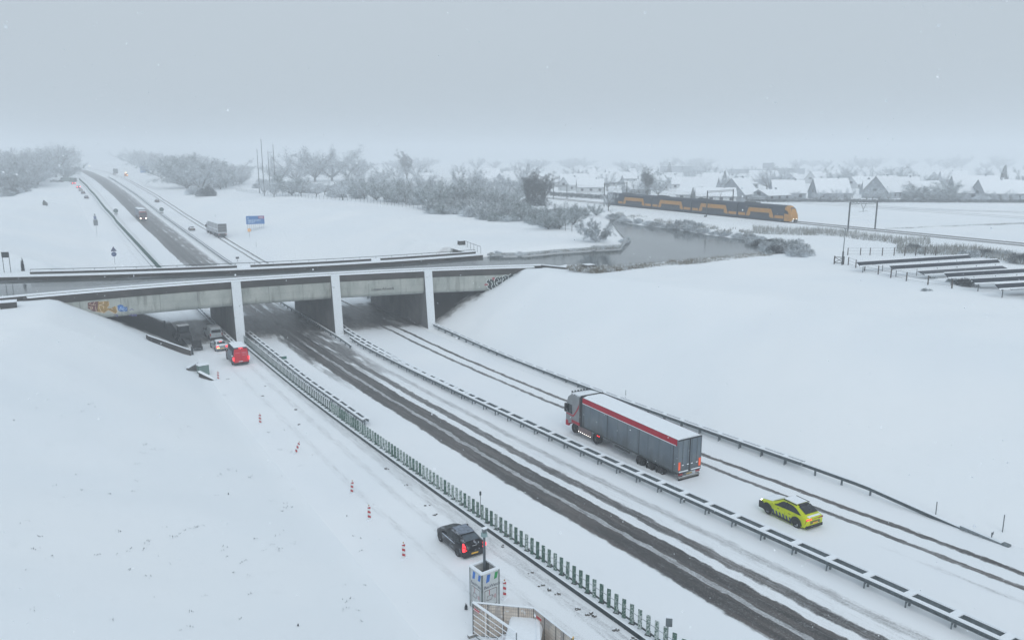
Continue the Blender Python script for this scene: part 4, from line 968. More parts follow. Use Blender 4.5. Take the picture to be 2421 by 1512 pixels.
for p_ in (((-.7, -.15, 1.62), (.1, .75, 1.66), (.12, .7, 1.52), (.15, .8, 1.32))): MB().box(p_[0], p_[1], -2.654, -2.646, p_[2], p_[2] + .06).build('door_print', mat('door_print_pink', (.6, .2, .25), .5), c.o)
c.box('number_plate', M_WHITE, -.3, .2, -2.665, -2.655, .52, .60, 0)
sv = paintm('silver_blue', (.42, .47, .50), .0, .35, .2)
c = van('minivan', 'grey-silver minivan with a large dark rear window under the left span', (21.15, 132.3, Z(132)), radians(2), 4.9, 1.9, 1.95, sv, sv, lit=False)
st = [(2.2, .64, .4, .62, .66, .56), (2.05, .82, .24, .74, .8, .7), (1.5, .88, .2, .84, .9, .72), (.9, .88, .18, .90, .96, .70), (.1, .88, .18, .93, 1.42, .58), (-.6, .88, .18, .94, 1.44, .58), (-1.2, .88, .18, .95, 1.36, .57), (-1.8, .87, .2, .96, 1.05, .66), (-2.15, .84, .28, .92, .97, .68), (-2.25, .78, .38, .86, .9, .66)]
M_TAILB = mat('tail_light_braking', (.6, .01, .02), .3, emit=(1, .08, .12), estr=14)
def sedan(label, loc, rz, paint, lit=True, group=None, snowy=True, name='parked_car', head=False, wheels=True):
    c = Car(name, label, 'car', loc, rz, st, paint, group, wr=.31, axles=(1.35, -1.3))
    c.side_glass([(.85, .06), (-1.55, .1), (-1.2, .82), (.05, .86)], 0); c.cross('windscreen', .92, .94, .15, .9, M_GLASS); c.cross('rear_window', -1.22, .9, -1.76, .9, M_GLASS)
    if wheels: c.wheels(0)
    for sg in (-1, 1):
        MB().box(sg * .66 - .15, sg * .66 + .15, -2.27, -2.15, .66, .90).build('tail_light', (M_TAILB if group else M_TAIL) if lit else M_TAILOFF, c.o, bevel=.02)
        MB().box(sg * .6 - .14, sg * .6 + .14, 2.08, 2.22, .58, .70).build('headlight', M_HEAD if head else M_WHITE, c.o, bevel=.02)
    c.box('number_plate', M_YELLOW, -.26, .26, -2.27, -2.24, .48, .58, 0)
    if snowy: c.box('roof_snow', M_CAP, -.46, .46, -1.05, .05, 1.425, 1.475, .03)
    return c
c = sedan('silver car with glowing tail lights between the red van and the minivan', (20.45, 123.6, Z(123.3)), radians(3), paintm('silver', (.30, .32, .34), .2, .3, .2), name='silver_car')
c.box('brake_light', M_TAIL, -.2, .2, -1.3, -1.22, 1.33, 1.37, .005)
c.box('bumper_glow', M_AMBER, -.75, -.40, -2.275, -2.2, .58, .68, .01)

# machine standing in the shade below the left span: a small dark roller / compressor on wheels
o = empty('site_machine', (16.2, 128.6, gz(14.6, 128.2)), radians(5), 'dark wheeled site machine standing in the shade by the slope', 'machine')
md = mat('machine_dark', (.014, .015, .017), .6, var=.5)
z0 = max(float(zr(128)), gz(14.6, 128.2)) - gz(14.6, 128.2)
MB().loft([[(-.8, -1.5, z0 + .7), (.8, -1.5, z0 + .7), (.8, -1.5, z0 + 1.5), (-.8, -1.5, z0 + 1.5)], [(-.8, .6, z0 + .7), (.8, .6, z0 + .7), (.8, .6, z0 + 1.6), (-.8, .6, z0 + 1.6)], [(-.6, 1.9, z0 + .8), (.6, 1.9, z0 + .8), (.6, 1.9, z0 + 1.3), (-.6, 1.9, z0 + 1.3)]]).build('body', md, o, bevel=.05)
MB().box(-.75, .75, -.9, .5, z0 + 1.5, z0 + 2.45).build('cab', M_GLASS, o, bevel=.06); MB().box(-.82, .82, -1.0, .6, z0 + 2.45, z0 + 2.58).build('cab_roof', mat('machine_roof', (.06, .065, .07), .6, snow=.12), o, bevel=.03)
for sx in (-.8, .8):
    for sy in (-1.0, 1.2): wheel(o, sx + (.18 if sx > 0 else -.18), sy, .5, .35, 1 if sx > 0 else -1, 0).location.z = z0 + .48
MB().beam((0, 1.8, z0 + 1.0), (0, 3.0, z0 + .5), .3, .3).build('arm', md, o); MB().box(-.9, .9, 2.9, 3.2, z0 + .1, z0 + .9).build('bucket', md, o)
o = empty('trailer_compressor', (17.4, 124.2, Z(124)), radians(-8), 'low dark compressor trailer beside the site machine', 'trailer')
MB().box(-.7, .7, -1.0, 1.0, .5, 1.35).build('body', md, o, bevel=.12); MB().beam((0, 1.0, .5), (0, 2.0, .35), .1, .1).build('drawbar', M_STEEL, o)
for sg in (-1, 1): wheel(o, sg * .82, 0, .3, .2, sg, 0)

# the big articulated truck
def artic(label, loc, rz, cabm, redm, boxm, roofm, big=True, group=None, name='articulated_truck', head=False, H=4.0, front_col=None):
    o = empty(name, loc, rz, label, 'truck', group); w = 1.275
    # trailer
    y1, y0 = 5.35, -8.25
    MB().box(-w, w, y0, y1, 1.18, H - .02).build('trailer_box', boxm, o, bevel=.02)
    MB().box(-w * .99, w * .99, y0 + .05, y1 - .05, H - .02, H + .06).build('roof_snow', M_CAP, o, bevel=.03)
    return o, w, y0, y1
M_SLAMP = mat('side_lamp_lit', (.8, .75, .7), .3, emit=(1, .92, .85), estr=3)
M_CURT = make_curtain()
M_CABS = paintm('cab_silver', (.27, .285, .30), 0, .35, .25); M_CABR = paintm('cab_red', (.42, .02, .045), 0, .35, .2)
def tractor(o, w, yf, silver, red, head, stripe=True, hcab=3.75):
    """cab with front at yf"""
    yb = yf - 2.25
    side = [(yf - .02, .55), (yf, .9), (yf, 2.0), (yf - .12, 2.9), (yf - .35, 3.45), (yf - .75, hcab), (yb, hcab + .1), (yb, .95), (yf - .95, .95)]
    mb = MB(); 
    for sg in (-1, 1): pass
    mb.loft([[(-w + .03, y, z) for y, z in side], [(-w * .96 - .03 + .0, y, z) for y, z in side], [(w * .96 + .03, y, z) for y, z in side], [(w - .03, y, z) for y, z in side]])
    mb.build('cab', silver, o, bevel=.04)
    xs = w * .96 + .034
    for sg in (-1, 1):
        X = sg * (xs + .006); f = (lambda P: P if sg > 0 else P[::-1])
        MB().poly(f([(X, yf - .28, 1.85), (X, yf - .18, 2.45), (X, yf - .30, 2.75), (X, yf - 1.05, 2.75), (X, yf - 1.1, 1.85)])[::-1]).build('side_window', M_GLASS, o)
        if stripe:
            MB().poly(f([(X, yf - .05, 1.78), (X, yf - 1.25, 1.78), (X, yf - 1.75, 2.35), (X, yb + .02, 3.15), (X, yb + .02, 2.75), (X, yf - 1.62, 1.95), (X, yf - 1.32, 1.62), (X, yf - .05, 1.68)])).build('red_stripe', red, o)
        MB().box(min(X - sg * .3, X + sg * .01), max(X - sg * .3, X + sg * .01), yf - .42, yf + .03, .45, 1.02).build('bumper_corner', red, o, bevel=.04)
        MB().box(min(X - sg * .3, X + sg * .012), max(X - sg * .3, X + sg * .012), yb - .05, yf - 1.0, .98, 1.28).build('mudguard', red, o, bevel=.03)
        MB().box(sg * (w + .12) - .1, sg * (w + .12) + .1, yf - .25, yf - .02, 1.9, 2.75).build('mirror', M_TRIM, o, bevel=.03)
    MB().box(-w * .93, w * .93, yf - .05, yf + .06, .42, .95).build('front_bumper', red, o, bevel=.04)
    MB().box(-w * .8, w * .8, yf - .02, yf + .03, 1.0, 1.75).build('grille', M_TRIM, o, bevel=.02)
    MB().poly([(-w * .9, yf + .012, 1.95), (w * .9, yf + .012, 1.95), (w * .86, yf - .10, 2.85), (-w * .86, yf - .10, 2.85)][::-1]).build('windscreen', M_GLASS, o)
    for sg in (-1, 1): MB().box(sg * .95 - .17, sg * .95 + .17, yf + .02, yf + .09, .62, .84).build('headlight', M_HEAD if head else M_WHITE, o, bevel=.02)
    return yb
mat_fold = mat('curtain_fold_dark', (.085, .105, .12), .6)
W2 = 1.275
o = empty('articulated_truck', (44.05, 54.6, Z(54.6)), 0, 'grey curtain-sided articulated truck with red top band and silver cab', 'truck')
y0, y1, H = -8.22, 5.38, 4.0
MB().box(-W2, W2, y0, y1, 1.15, H - .02).build('trailer_box', M_CURT, o, bevel=.02)
slope = .0
MB().loft([[(-W2 + .04, y0 + .06, H - .02), (W2 - .04, y0 + .06, H - .02), (W2 * .6, y0 + .06, H + .10), (-W2 * .6, y0 + .06, H + .10)], [(-W2 + .04, y1 - .06, H - .02), (W2 - .04, y1 - .06, H - .02), (W2 * .6, y1 - .06, H + .10), (-W2 * .6, y1 - .06, H + .10)]]).build('roof_snow', M_CAP, o)
M_REDB = paintm('curtain_red', (.42, .008, .03), 0, .5, .1)
for sg in (-1, 1):
    X0, X1 = sorted((sg * (W2 + .004), sg * (W2 + .018)))
    MB().box(X0, X1, y0 + .15, y1 - .02, H - .56, H - .03).build('top_band', M_REDB, o)
    MB().box(X0 - .01, X1 + .01, y0 + .3, y1 - .02, H - .60, H - .54).build('band_snow', M_CAP, o)
    for yy in (y1 - .28, y1 - 4.0, y1 - 8.6, y0 + .55): MB().box(X0, X1 + sg * .0, yy - .025, yy + .025, 1.15, H - .6).build('curtain_seam', M_TRIM, o)
    MB().box(X0, X1, y0, y1, 1.02, 1.16).build('side_rail', M_STEEL, o)
    for k in range(22):
        yy = y1 - .6 - k * .59; MB().box(X0 + .002, X1 + .002 * sg, yy - .012, yy + .012, 1.14, 1.34).build('curtain_buckle', M_GALVD, o)
    for k in range(9):
        yy = y1 - 1.3 - k * 1.42; MB().box(X0 - .0, X1 - .004, yy - .01, yy + .01, 1.2, H - .6).build('curtain_fold', mat_fold, o)
MB().loft([[(-W2 - .05, y1, 1.0), (W2 + .05, y1, 1.0), (W2 + .05, y1, H + .04), (-W2 - .05, y1, H + .04)], [(-W2 - .05, y1 + .28, 1.0), (W2 + .05, y1 + .28, 1.0), (W2 + .05, y1 + .28, H + .10), (-W2 - .05, y1 + .28, H + .10)]]).build('bulkhead', M_TRIM, o)
MB().box(-W2 * .9, W2 * .9, y1 + .3, y1 + .9, 1.1, 3.85).build('deflector_gap', M_TRIM, o)
yf = 8.2
yb = tractor(o, W2, yf, M_CABS, M_CABR, False)
MB().loft([[(-W2 + .12, yb, 3.87), (W2 - .12, yb, 3.87), (W2 - .12, yb, 4.02), (-W2 + .12, yb, 4.02)], [(-W2 + .15, yf - .75, 3.77), (W2 - .15, yf - .75, 3.77), (W2 - .15, yf - .75, 3.87), (-W2 + .15, yf - .75, 3.87)]]).build('cab_snow', M_CAP, o)
MB().cyl((-1.1, yf - .8, 3.97), (1.1, yf - .8, 3.97), .03, n=6).build('light_bar', M_STEEL, o)
for k in range(7): MB().cyl((-1.05 + k * .35, yf - .82, 4.03), (-1.05 + k * .35, yf - .72, 4.03), .09, n=8).build('roof_lamp', M_STEEL, o)
for k in range(2): MB().box(-W2 + .02, -W2 + .06, yf - 1.0 - k * .5, yf - .9 - k * .5, 3.84, 3.94).build('roof_marker', M_STEEL, o)
t_ = text_mesh('cab_lettering', 'SCANIA', .24, Matrix.Translation((-W2 - .002, yf - .55, 3.12)) @ Matrix.Rotation(-pi / 2, 4, 'Z') @ Matrix.Rotation(pi / 2, 4, 'X'), mat('cab_letter', (.35, .05, .08), .5), o) if False else None
MB().box(-.45, .45, y0 + .6, yf - .4, .75, 1.02).build('chassis', M_CHASSIS, o)
for sg in (-1, 1):
    X = sg * (W2 - .05)
    MB().box(min(X, X - sg * .1), max(X, X - sg * .1), yf - 4.2, yf - 2.1, .38, 1.0).build('side_skirt', mat('skirt_grey_red', (.20, .14, .14), .6, dirt=.5), o, bevel=.02)
    for k in range(7): MB().cyl((X - sg * .02, yf - 2.2 - k * .32, .40), (X + sg * .02, yf - 2.2 - k * .32, .40), .045, n=8).build('side_lamp', M_SLAMP if sg < 0 else M_WHITE, o)
    for k in range(2): MB().cyl((sg * W2 - sg * .0, yf - 5.35 - k * .26, .92), (sg * W2 + sg * .02, yf - 5.35 - k * .26, .92), .055, n=8).build('marker_lamp', M_TAIL, o)
    wheel(o, sg * (W2 - .02), yf - 1.5, .5, .32, sg, 0, M_RIMD, name='front_wheel'); wheel(o, sg * (W2 - .02), yf - 5.0, .5, .55, sg, 0, M_RIMD, name='drive_wheel')
    for k in range(3): wheel(o, sg * (W2 - .02), y0 + 4.9 - k * 1.31, .5, .4, sg, 0, M_RIMD, name='trailer_wheel')
    MB().box(sg * W2 - .04 if sg < 0 else W2 - .0, -W2 + .0 if sg < 0 else W2 + .04, y0 + 6.2, y0 + 8.4, .75, .95).build('side_guard', M_STEEL, o)
    MB().box(sg * .92 - .2, sg * .92 + .2, y0 - .03, y0 + .02, .42, .8).build('mudflap', M_RUB, o)
    xx = sg * (W2 - .16); MB().box(xx - .11, xx + .11, y0 - .05, y0 - .035, 1.35, 2.05).build('warning_panel', mat('warning_orange', (.75, .10, .03), .5, emit=(1, .15, .05), estr=.25), o)
    MB().box(sg * .95 - .22, sg * .95 + .22, y0 - .06, y0 + .02, .88, 1.02).build('tail_light', M_TAILOFF, o, bevel=.01)
    MB().box(sg * .66 - .5, sg * .66 + .5, y0 - .11, y0 - .02, 1.16, 1.24).build('ledge_snow', M_CAP, o, bevel=.02)
    for xx in (.22, .78):
        MB().cyl((sg * xx, y0 - .05, 1.2), (sg * xx, y0 - .05, 3.85), .022, n=6).build('lock_rod', M_GALVD, o)
        MB().box(sg * xx - .09, sg * xx + .09, y0 - .10, y0 - .04, 1.72, 1.78).build('handle_snow', M_CAP, o)
for x in (-.03, .03): MB().box(x - .015, x + .015, y0 - .03, y0 - .001, 1.2, 3.9).build('door_gap', M_TRIM, o)
for x in (-W2 + .03, W2 - .03): MB().box(x - .05, x + .05, y0 - .025, y0 - .001, 1.16, 3.95).build('door_frame', mat('frame_grey', (.13, .15, .17), .5), o)
MB().box(-W2, W2, y0 - .03, y0 - .002, 3.88, 3.97).build('header_bar', M_TRIM, o)
MB().box(-W2, W2, y0 - .04, y0 + .3, 1.04, 1.15).build('rear_sill', M_STEEL, o)
MB().box(-W2 + .1, W2 - .15, y0 - .10, y0 + .05, .58, .74).build('underrun_bar', mat('worn_steel', (.20, .20, .19), .5, .3, snow=.5), o, bevel=.02); MB().box(-W2 + .15, W2 - .2, y0 - .03, y0 + .0, .30, .58).build('spray_flap', M_RUB, o)
MB().box(-.3, .3, y0 - .05, y0 - .03, .86, .98).build('number_plate', mat('dirty_plate', (.35, .25, .08), .6), o)

# oncoming truck beyond the aqueduct
def far_truck(label, loc, rz, cab, box_, head, roofcap=True, H=4.0, open_rear=False, group=None):
    o = empty('articulated_truck', loc, rz, label, 'truck', group); y0, y1 = -8.2, 5.4
    MB().box(-W2, W2, y0, y1, 1.1, H - .02).build('trailer_box', box_, o, bevel=.02)
    if roofcap: MB().box(-W2 * .98, W2 * .98, y0 + .05, y1 - .05, H - .02, H + .08).build('roof_snow', M_CAP, o)
    yb = tractor(o, W2, 8.1, cab, cab, head, False, 3.3); MB().loft([[(-1.1, yb, 3.42), (1.1, yb, 3.42), (1.1, yb, 3.55), (-1.1, yb, 3.55)], [(-1.1, 7.4, 3.32), (1.1, 7.4, 3.32), (1.1, 7.4, 3.42), (-1.1, 7.4, 3.42)]]).build('cab_snow', M_CAP, o)
    MB().box(-.45, .45, y0 + .6, 7.6, .7, 1.0).build('chassis', M_CHASSIS, o)
    for sg in (-1, 1):
        for yy in (6.5, 3.1, -3.3, -4.6, -5.9): wheel(o, sg * (W2 - .02), yy, .5, .4, sg, 0, M_RIMD)
        MB().box(sg * .95 - .22, sg * .95 + .22, y0 - .05, y0 + .02, .8, .98).build('tail_light', M_TAILOFF, o)
    MB().box(-W2 + .1, W2 - .1, y0 - .06, y0 + .1, .45, .7).build('underrun_bar', M_STEEL, o)
    return o
rc = paintm('cab_dull_red', (.22, .045, .045), .15, .4, .3)
o = far_truck('oncoming articulated truck with lit headlights and a dull red cab', (31.55, 342.6, Z(342)), pi, rc, mat('box_bluegrey', (.14, .16, .19), .6), True)
M_TIPB = mat('tipper_grey', (.40, .42, .44), .6, var=.15, snow=.2)
o = far_truck('truck with a grey box trailer halted on the snowy shoulder beside the blue board', (48.6, 281.5, Z(280)), radians(2), paintm('cab_white', (.35, .37, .4), .3, .4, .2), M_TIPB, False)
o.scale = (1.12, 1.12, 1.12)
for k, z in enumerate((1.6, 2.4, 3.2)): MB().box(-W2 * .92, W2 * .92, -8.23, -8.205, z, z + .72).build('rear_panel', mat('rear_panel_dark', (.085, .09, .095), .6), o)
for sg in (-1, 1):
    for yy in (-6, -1, 4): MB().box(min(sg * W2, sg * W2 + sg * .02), max(sg * W2, sg * W2 + sg * .02), yy - .04, yy + .04, 1.1, 3.9).build('side_rib', M_STEEL, o)
    MB().box(min(sg * W2, sg * W2 + sg * .03), max(sg * W2, sg * W2 + sg * .03), -8, 5.3, 2.3, 2.45).build('side_snow', M_CAP, o)
gcar = paintm('car_grey', (.16, .17, .18), .3, .4, .2); dcar = paintm('car_dark', (.035, .04, .05), .2, .4, .1); bcar = paintm('car_bluegrey', (.10, .13, .17), .25, .4, .2)
gp = 'cars far away on the motorway'
def gcol(n_, c_): return paintm(n_, c_, .1, .4, .1)
sedan('grey car driving away beside the halted truck', (43.2, 297.8, Z(297)), 0, gcar, False, gp, name='distant_car')
sedan('dark car driving away, further up than the halted truck', (45.3, 411, Z(411)), 0, dcar, False, gp, name='distant_car')
sedan('small grey car up the far carriageway, below the beacon truck', (49.0, 709, Z(709)), 0, gcar, False, gp, name='distant_car')
q = 'cars queuing beyond the aqueduct'
sedan('dark blue car at the near end of the far queue', (17.1, 439.5, Z(439)), radians(2), gcol('navy_car', (.02, .03, .08)), False, q, False, name='queuing_car')
sedan('dark estate car, second from the near end of the far queue', (17.0, 470, Z(470)), radians(2), gcol('slate_car', (.03, .035, .07)), False, q, False, name='queuing_car')
sedan('pale grey car, third from the near end of the far queue', (16.8, 492, Z(492)), radians(3), gcol('pale_car', (.3, .32, .34)), False, q, name='queuing_car')
sedan('red-lit braking car in the far queue, nearer of the two', (16.6, 517, Z(516)), radians(4), gcol('redlit_car', (.10, .09, .10)), True, q, name='queuing_car')
sedan('red-lit braking car in the far queue, further of the two', (15.4, 556, Z(552)), radians(8), gcol('redlit_car2', (.12, .10, .10)), True, q, name='queuing_car')
def pix_car(u, v, rz, fn, *a, **k):
    p = hit(u, v); return fn(*a[:1], (p.x, p.y, p.z + .03), rz, *a[1:], **k)
gr = paintm('greenish_van', (.11, .16, .15), .3, .5, .1)
for u, v, L, lb in ((157, 429, 8.5, 'long pale green van turning left at the head of the far queue'), (172, 430, 5.2, 'boxy green-grey van behind the two red-lit cars')):
    p = hit(u, v); van('queuing_van', lb, (p.x, p.y, p.z), radians(70 if u < 165 else 40), L, 2.0, 2.6, gr, gr, lit=False, group=q)
pix_car(127, 430, radians(75), sedan, 'flat grey car furthest left in the far queue', gcar, False, q, name='queuing_car')
pix_car(142, 430.5, radians(75), sedan, 'dark car just right of the furthest left car of the queue', dcar, False, q, name='queuing_car')
# trucks with beacon on the right-hand side far away
far_truck('truck standing far up the right-hand carriageway, beside the beacon vehicle', (52.5, 745, Z(745)), 0, gcar, mat('box_grey_far', (.12, .14, .15), .6), False, group='vehicles far up the right-hand carriageway')
c = van('road_service_truck', 'orange-lit road service vehicle far up the right-hand carriageway', (53.3, 662, Z(662)), 0, 5.5, 2.2, 2.6, paintm('service_orange', (.5, .25, .12), .2, .5, .1), mat('service_rear', (.6, .3, .15), .5), lit=False, group='vehicles far up the right-hand carriageway')
MB().cyl((0, -1.5, 2.65), (0, -1.5, 3.0), .28, n=10).build('beacon', mat('beacon_lit', (1, .8, .5), .3, emit=(1, .75, .45), estr=14), c.o); c.box('warning_light', mat('warning_lit', (1, .6, .3), .3, emit=(1, .5, .2), estr=8), .5, 1.0, -2.85, -2.75, 1.0, 1.4, .01)
MB().box(-.9, -.6, -2.85, -2.75, 1.9, 2.1).build('warning_light', mat('warning_lit2', (1, .4, .2), .3, emit=(1, .3, .12), estr=5), c.o)
# oncoming headlights in the haze
M_HFAR = mat('headlight_far', (1, 1, 1), .3, emit=(.9, 1, .92), estr=14)
def oncoming(u, v, rz, label, kind):
    p = at(u, v, Z(900)); p = hit(u, v, 5.7)
    c = sedan(label, (p.x, p.y, p.z), pi, gcar, False, 'oncoming vehicles almost lost in the haze', name='oncoming_car', head=True)
    for sg in (-1, 1): MB().cyl((sg * .62, 2.2, .66), (sg * .62, 2.26, .66), .30 if kind else .24, n=12).build('lamp_glow', M_HFAR, c.o)
oncoming(211.5, 393, 0, 'oncoming car with bright headlights where the dark lane fades out', 1)
oncoming(216.5, 378, 0, 'faint oncoming car with pale headlights above the bright one, left', 0)
oncoming(228, 376, 0, 'faint oncoming car with pale headlights above the bright one, right', 0)
# ---------------------------------------------------------------- trees and shrubs, bare and frosted
def frost_mat(name, dark, amount=.5, bark=False):  # real frost, made paler and bluer to stand in for distance haze
    m, n, b = new_mat(name)
    g = n.nodes.new('ShaderNodeNewGeometry'); sp = n.nodes.new('ShaderNodeSeparateXYZ'); n.links.new(g.outputs['Normal'], sp.inputs[0])
    az = math_(n, 'ABSOLUTE', sp.outputs[2])
    cl = noise_(n, .55, 3, 'Object'); fi = noise_(n, 3.5, 3, 'Object')
    k = math_(n, 'ADD', math_(n, 'MULTIPLY', az, .55), math_(n, 'ADD', math_(n, 'MULTIPLY', math_(n, 'SUBTRACT', cl, .5), 1.3), math_(n, 'MULTIPLY', math_(n, 'SUBTRACT', fi, .5), .8)))
    k = smooth(n, k, .55 - amount, 1.0 - amount)
    r = n.nodes.new('ShaderNodeObjectInfo').outputs['Random']
    d = mixc(n, r, [x * .75 for x in dark], [min(1, x * 1.3) for x in dark])
    c = mixc(n, k, d, (.70, .755, .80)); n.links.new(c, b.inputs['Base Color']); b.inputs['Roughness'].default_value = .9; b.inputs['Specular IOR Level'].default_value = .1
    return m
F_GREY = frost_mat('frosted_hazy_twigs', (.20, .225, .24), .56)
F_DARK = frost_mat('dark_twigs', (.065, .075, .085), .18)
F_OLIVE = frost_mat('frosted_hazy_leaves', (.14, .175, .175), .52)
F_PALE = frost_mat('heavily_frosted_hazy_twigs', (.30, .33, .35), .70)
F_CONIF = frost_mat('frosted_needles', (.06, .08, .08), .30)
F_GRASS = frost_mat('frosted_grass', (.24, .24, .22), .56)
F_BANK = frost_mat('snowy_bank_grass', (.30, .31, .30), .66)
F_REED = frost_mat('snowy_reed', (.20, .17, .12), .50)
M_BARK = mat('bark', (.06, .055, .05), .9, snow=.25, var=.3)
def tri(mb, p, d, L, w):
    s_ = d.cross(Vector((random.gauss(0, 1), random.gauss(0, 1), random.gauss(0, 1)))).normalized() * w
    mb.poly([p - s_, p + s_, p + d * L])
def rnd_dir(up=.3):
    v = Vector((random.gauss(0, 1), random.gauss(0, 1), random.gauss(0, 1) + up)); return v.normalized()
def branch_tree(h, spread, trunk_h, n_main, twigs, up, tw_len, tw_w, seed, tr=.03, fill=1.0):
    """trunk and limbs in one mesh, twigs in another"""
    random.seed(seed); t = MB(); c = MB()
    t.cyl((0, 0, -.4), (0, 0, trunk_h), h * tr, h * tr * .7, 6)
    tips = []
    for i in range(n_main):
        a = 2 * pi * i / n_main + random.uniform(-.4, .4); el = random.uniform(up, min(1.45, up + .75)); L = (h - trunk_h) * random.uniform(.6, 1.0)
        d = Vector((cos(a) * cos(el) * spread, sin(a) * cos(el) * spread, sin(el))); p0 = Vector((0, 0, trunk_h * random.uniform(.6, 1)))
        p = p0.copy(); seg = 5; pr = h * tr * .45
        for k in range(seg):
            d2 = (d + Vector((random.uniform(-.18, .18), random.uniform(-.18, .18), random.uniform(-.02, .18)))).normalized() if k else d.normalized()
            q = p + d2 * L * d.length / seg; 
            if q.z > h: q.z = h
            t.cyl(p, q, pr * (1 - k / 6.2), pr * (1 - (k + 1) / 6.2), 4, caps=False); tips.append((q.copy(), d2.copy(), k)); p = q; d = d2 * d.length
            if k >= 1:
                for _ in range(2):
                    e = (d2 + rnd_dir(.5) * .9).normalized(); LL = L / seg * random.uniform(.7, 1.5); r2 = q + e * LL
                    t.cyl(q, r2, pr * .3, pr * .08, 3, caps=False); tips.append((r2, e, k + 1)); tips.append(((q + r2) / 2, e, k))
    for _ in range(twigs):
        q, d, k = random.choice(tips); o_ = q + rnd_dir(.0) * random.uniform(0, .07 * h) * fill
        if o_.z < trunk_h * .5: continue
        e = (d * .5 + rnd_dir(.35)).normalized(); tri(c, o_, e, tw_len * random.uniform(.5, 1.3), tw_w * random.uniform(.6, 1.4))
    return t, c
def shrub_mesh(w_, h, n, seed, ln=.5, wd=.05, up=.6, lumps=9):
    random.seed(seed); c = MB(); L = [(Vector((random.uniform(-.6, .6) * w_ / 2, random.uniform(-.6, .6) * w_ / 2, 0)), random.uniform(.35, .6) * w_ / 2, random.uniform(.55, 1.0) * h) for _ in range(lumps)]
    for _ in range(n):
        ctr, r, hh = random.choice(L); d = rnd_dir(up); d.z = abs(d.z); rr = random.random() ** .35
        p = ctr + Vector((d.x * r * rr, d.y * r * rr, d.z * hh * rr)); tri(c, p, (d + rnd_dir(.2) * .7).normalized(), ln * random.uniform(.5, 1.3), wd * random.uniform(.6, 1.4))
    return c
def conifer_mesh(h, r, n, seed):
    random.seed(seed); t = MB(); c = MB(); t.cyl((0, 0, -.3), (0, 0, h * .9), h * .02, .02, 5)
    for _ in range(n):
        z = h * (1 - random.random() ** .6 * .95); a = random.uniform(0, 2 * pi); rr = r * (1 - z / h) * (random.random() ** .35) * (1 + .15 * sin(z * 9)); p = Vector((cos(a) * rr, sin(a) * rr, z))
        tri(c, p, Vector((cos(a), sin(a), -.35 + random.uniform(-.3, .3))).normalized(), .5 * r / 2 * random.uniform(.6, 1.3), .10 * r / 2)
    return t, c
protos = {}
def proto(key, t, c, leafm, trunkname='trunk', crown='crown'):
    def me(nm, mb, m):
        x = bpy.data.meshes.new(nm); x.from_pydata(mb.v, [], mb.f); x.update(); x.materials.append(m); return x
    protos[key] = (me('trunk', t, M_BARK) if t else None, me('crown', c, leafm), max(v[2] for v in c.v))
def make_protos():
    for i in range(3): t, c = branch_tree(10, 1.0, 1.6, 9, 3600, .35, .75, .034, 10 + i); proto('round%d' % i, t, c, F_GREY)
    for i in range(2): t, c = branch_tree(14, .42, 1.6, 12, 6500, .95, .9, .042, 20 + i); proto('poplar%d' % i, t, c, F_DARK)
    for i in range(2): t, c = branch_tree(9, .9, 1.8, 8, 2200, .5, .8, .03, 30 + i); proto('pale%d' % i, t, c, F_PALE)
    for i in range(3): t, c = branch_tree(9, 1.0, .5, 11, 6200, .35, .7, .05, 40 + i, fill=1.5); proto('dense%d' % i, t, c, F_OLIVE)
    for i in range(2): t, c = branch_tree(11, .95, 1.4, 11, 5200, .45, .8, .05, 50 + i, fill=1.5); proto('wood%d' % i, t, c, F_GREY)
    t, c = conifer_mesh(9, 2.2, 1800, 60); proto('conifer', t, c, F_CONIF)
    for i in range(3): proto('tuft%d' % i, None, shrub_mesh(4.5, 1.6, 1500, 170 + i, .55, .05, .9, lumps=4), F_PALE if i else F_GREY)
    for i in range(3): proto('shrub%d' % i, None, shrub_mesh(5, 2.6, 3000, 70 + i, .55, .045), (F_GREY, F_OLIVE, F_DARK)[i])
    proto('willow', *branch_tree(5.2, 1.25, .3, 16, 9000, .45, .55, .03, 80, tr=.012, fill=1.3), F_GREY)
make_protos()
def tree(key, x, y, h, label, group, z=None, wid=1.0, rz=None, name=None, cat='tree'):
    tm, cm, hh = protos[key]; z = gz(x, y) if z is None else z
    k = h / hh; rz = random.uniform(0, 6.28) if rz is None else rz
    nm = name or {'round': 'bare_tree', 'poplar': 'poplar_tree', 'pale': 'frosted_tree', 'dense': 'bushy_tree', 'wood': 'woodland_tree', 'conif': 'conifer_tree', 'shrub': 'shrub', 'willo': 'willow_shrub'}[key[:5] if key[:5] in ('round', 'conif', 'shrub', 'dense', 'willo') else ('poplar' if key.startswith('pop') else 'pale' if key.startswith('pale') else 'wood')]
    if tm is None:
        o = bpy.data.objects.new(nm, cm); C.objects.link(o); tag(o, label, cat, group)
    else:
        o = empty(nm, (0, 0, 0), 0, label, cat, group)
        for q, m_ in (('trunk', tm), ('crown', cm)):
            c = bpy.data.objects.new(q, m_); C.objects.link(c); c.parent = o
    o.location = (x, y, z); o.rotation_euler = (0, 0, rz); o.scale = (k * wid, k * wid, k); return o
def tree_px(key, u, v, hpx, label, group, wid=1.0, name=None, cat='tree', z=None):
    p = hit(u, v) if z is None else at(u, v, z); d = p.x * sin(YAW) + p.y * cos(YAW)
    return tree(key, p.x, p.y, hpx * d / FPX, label, group, p.z, wid, name=name, cat=cat)
R = random.Random(11)
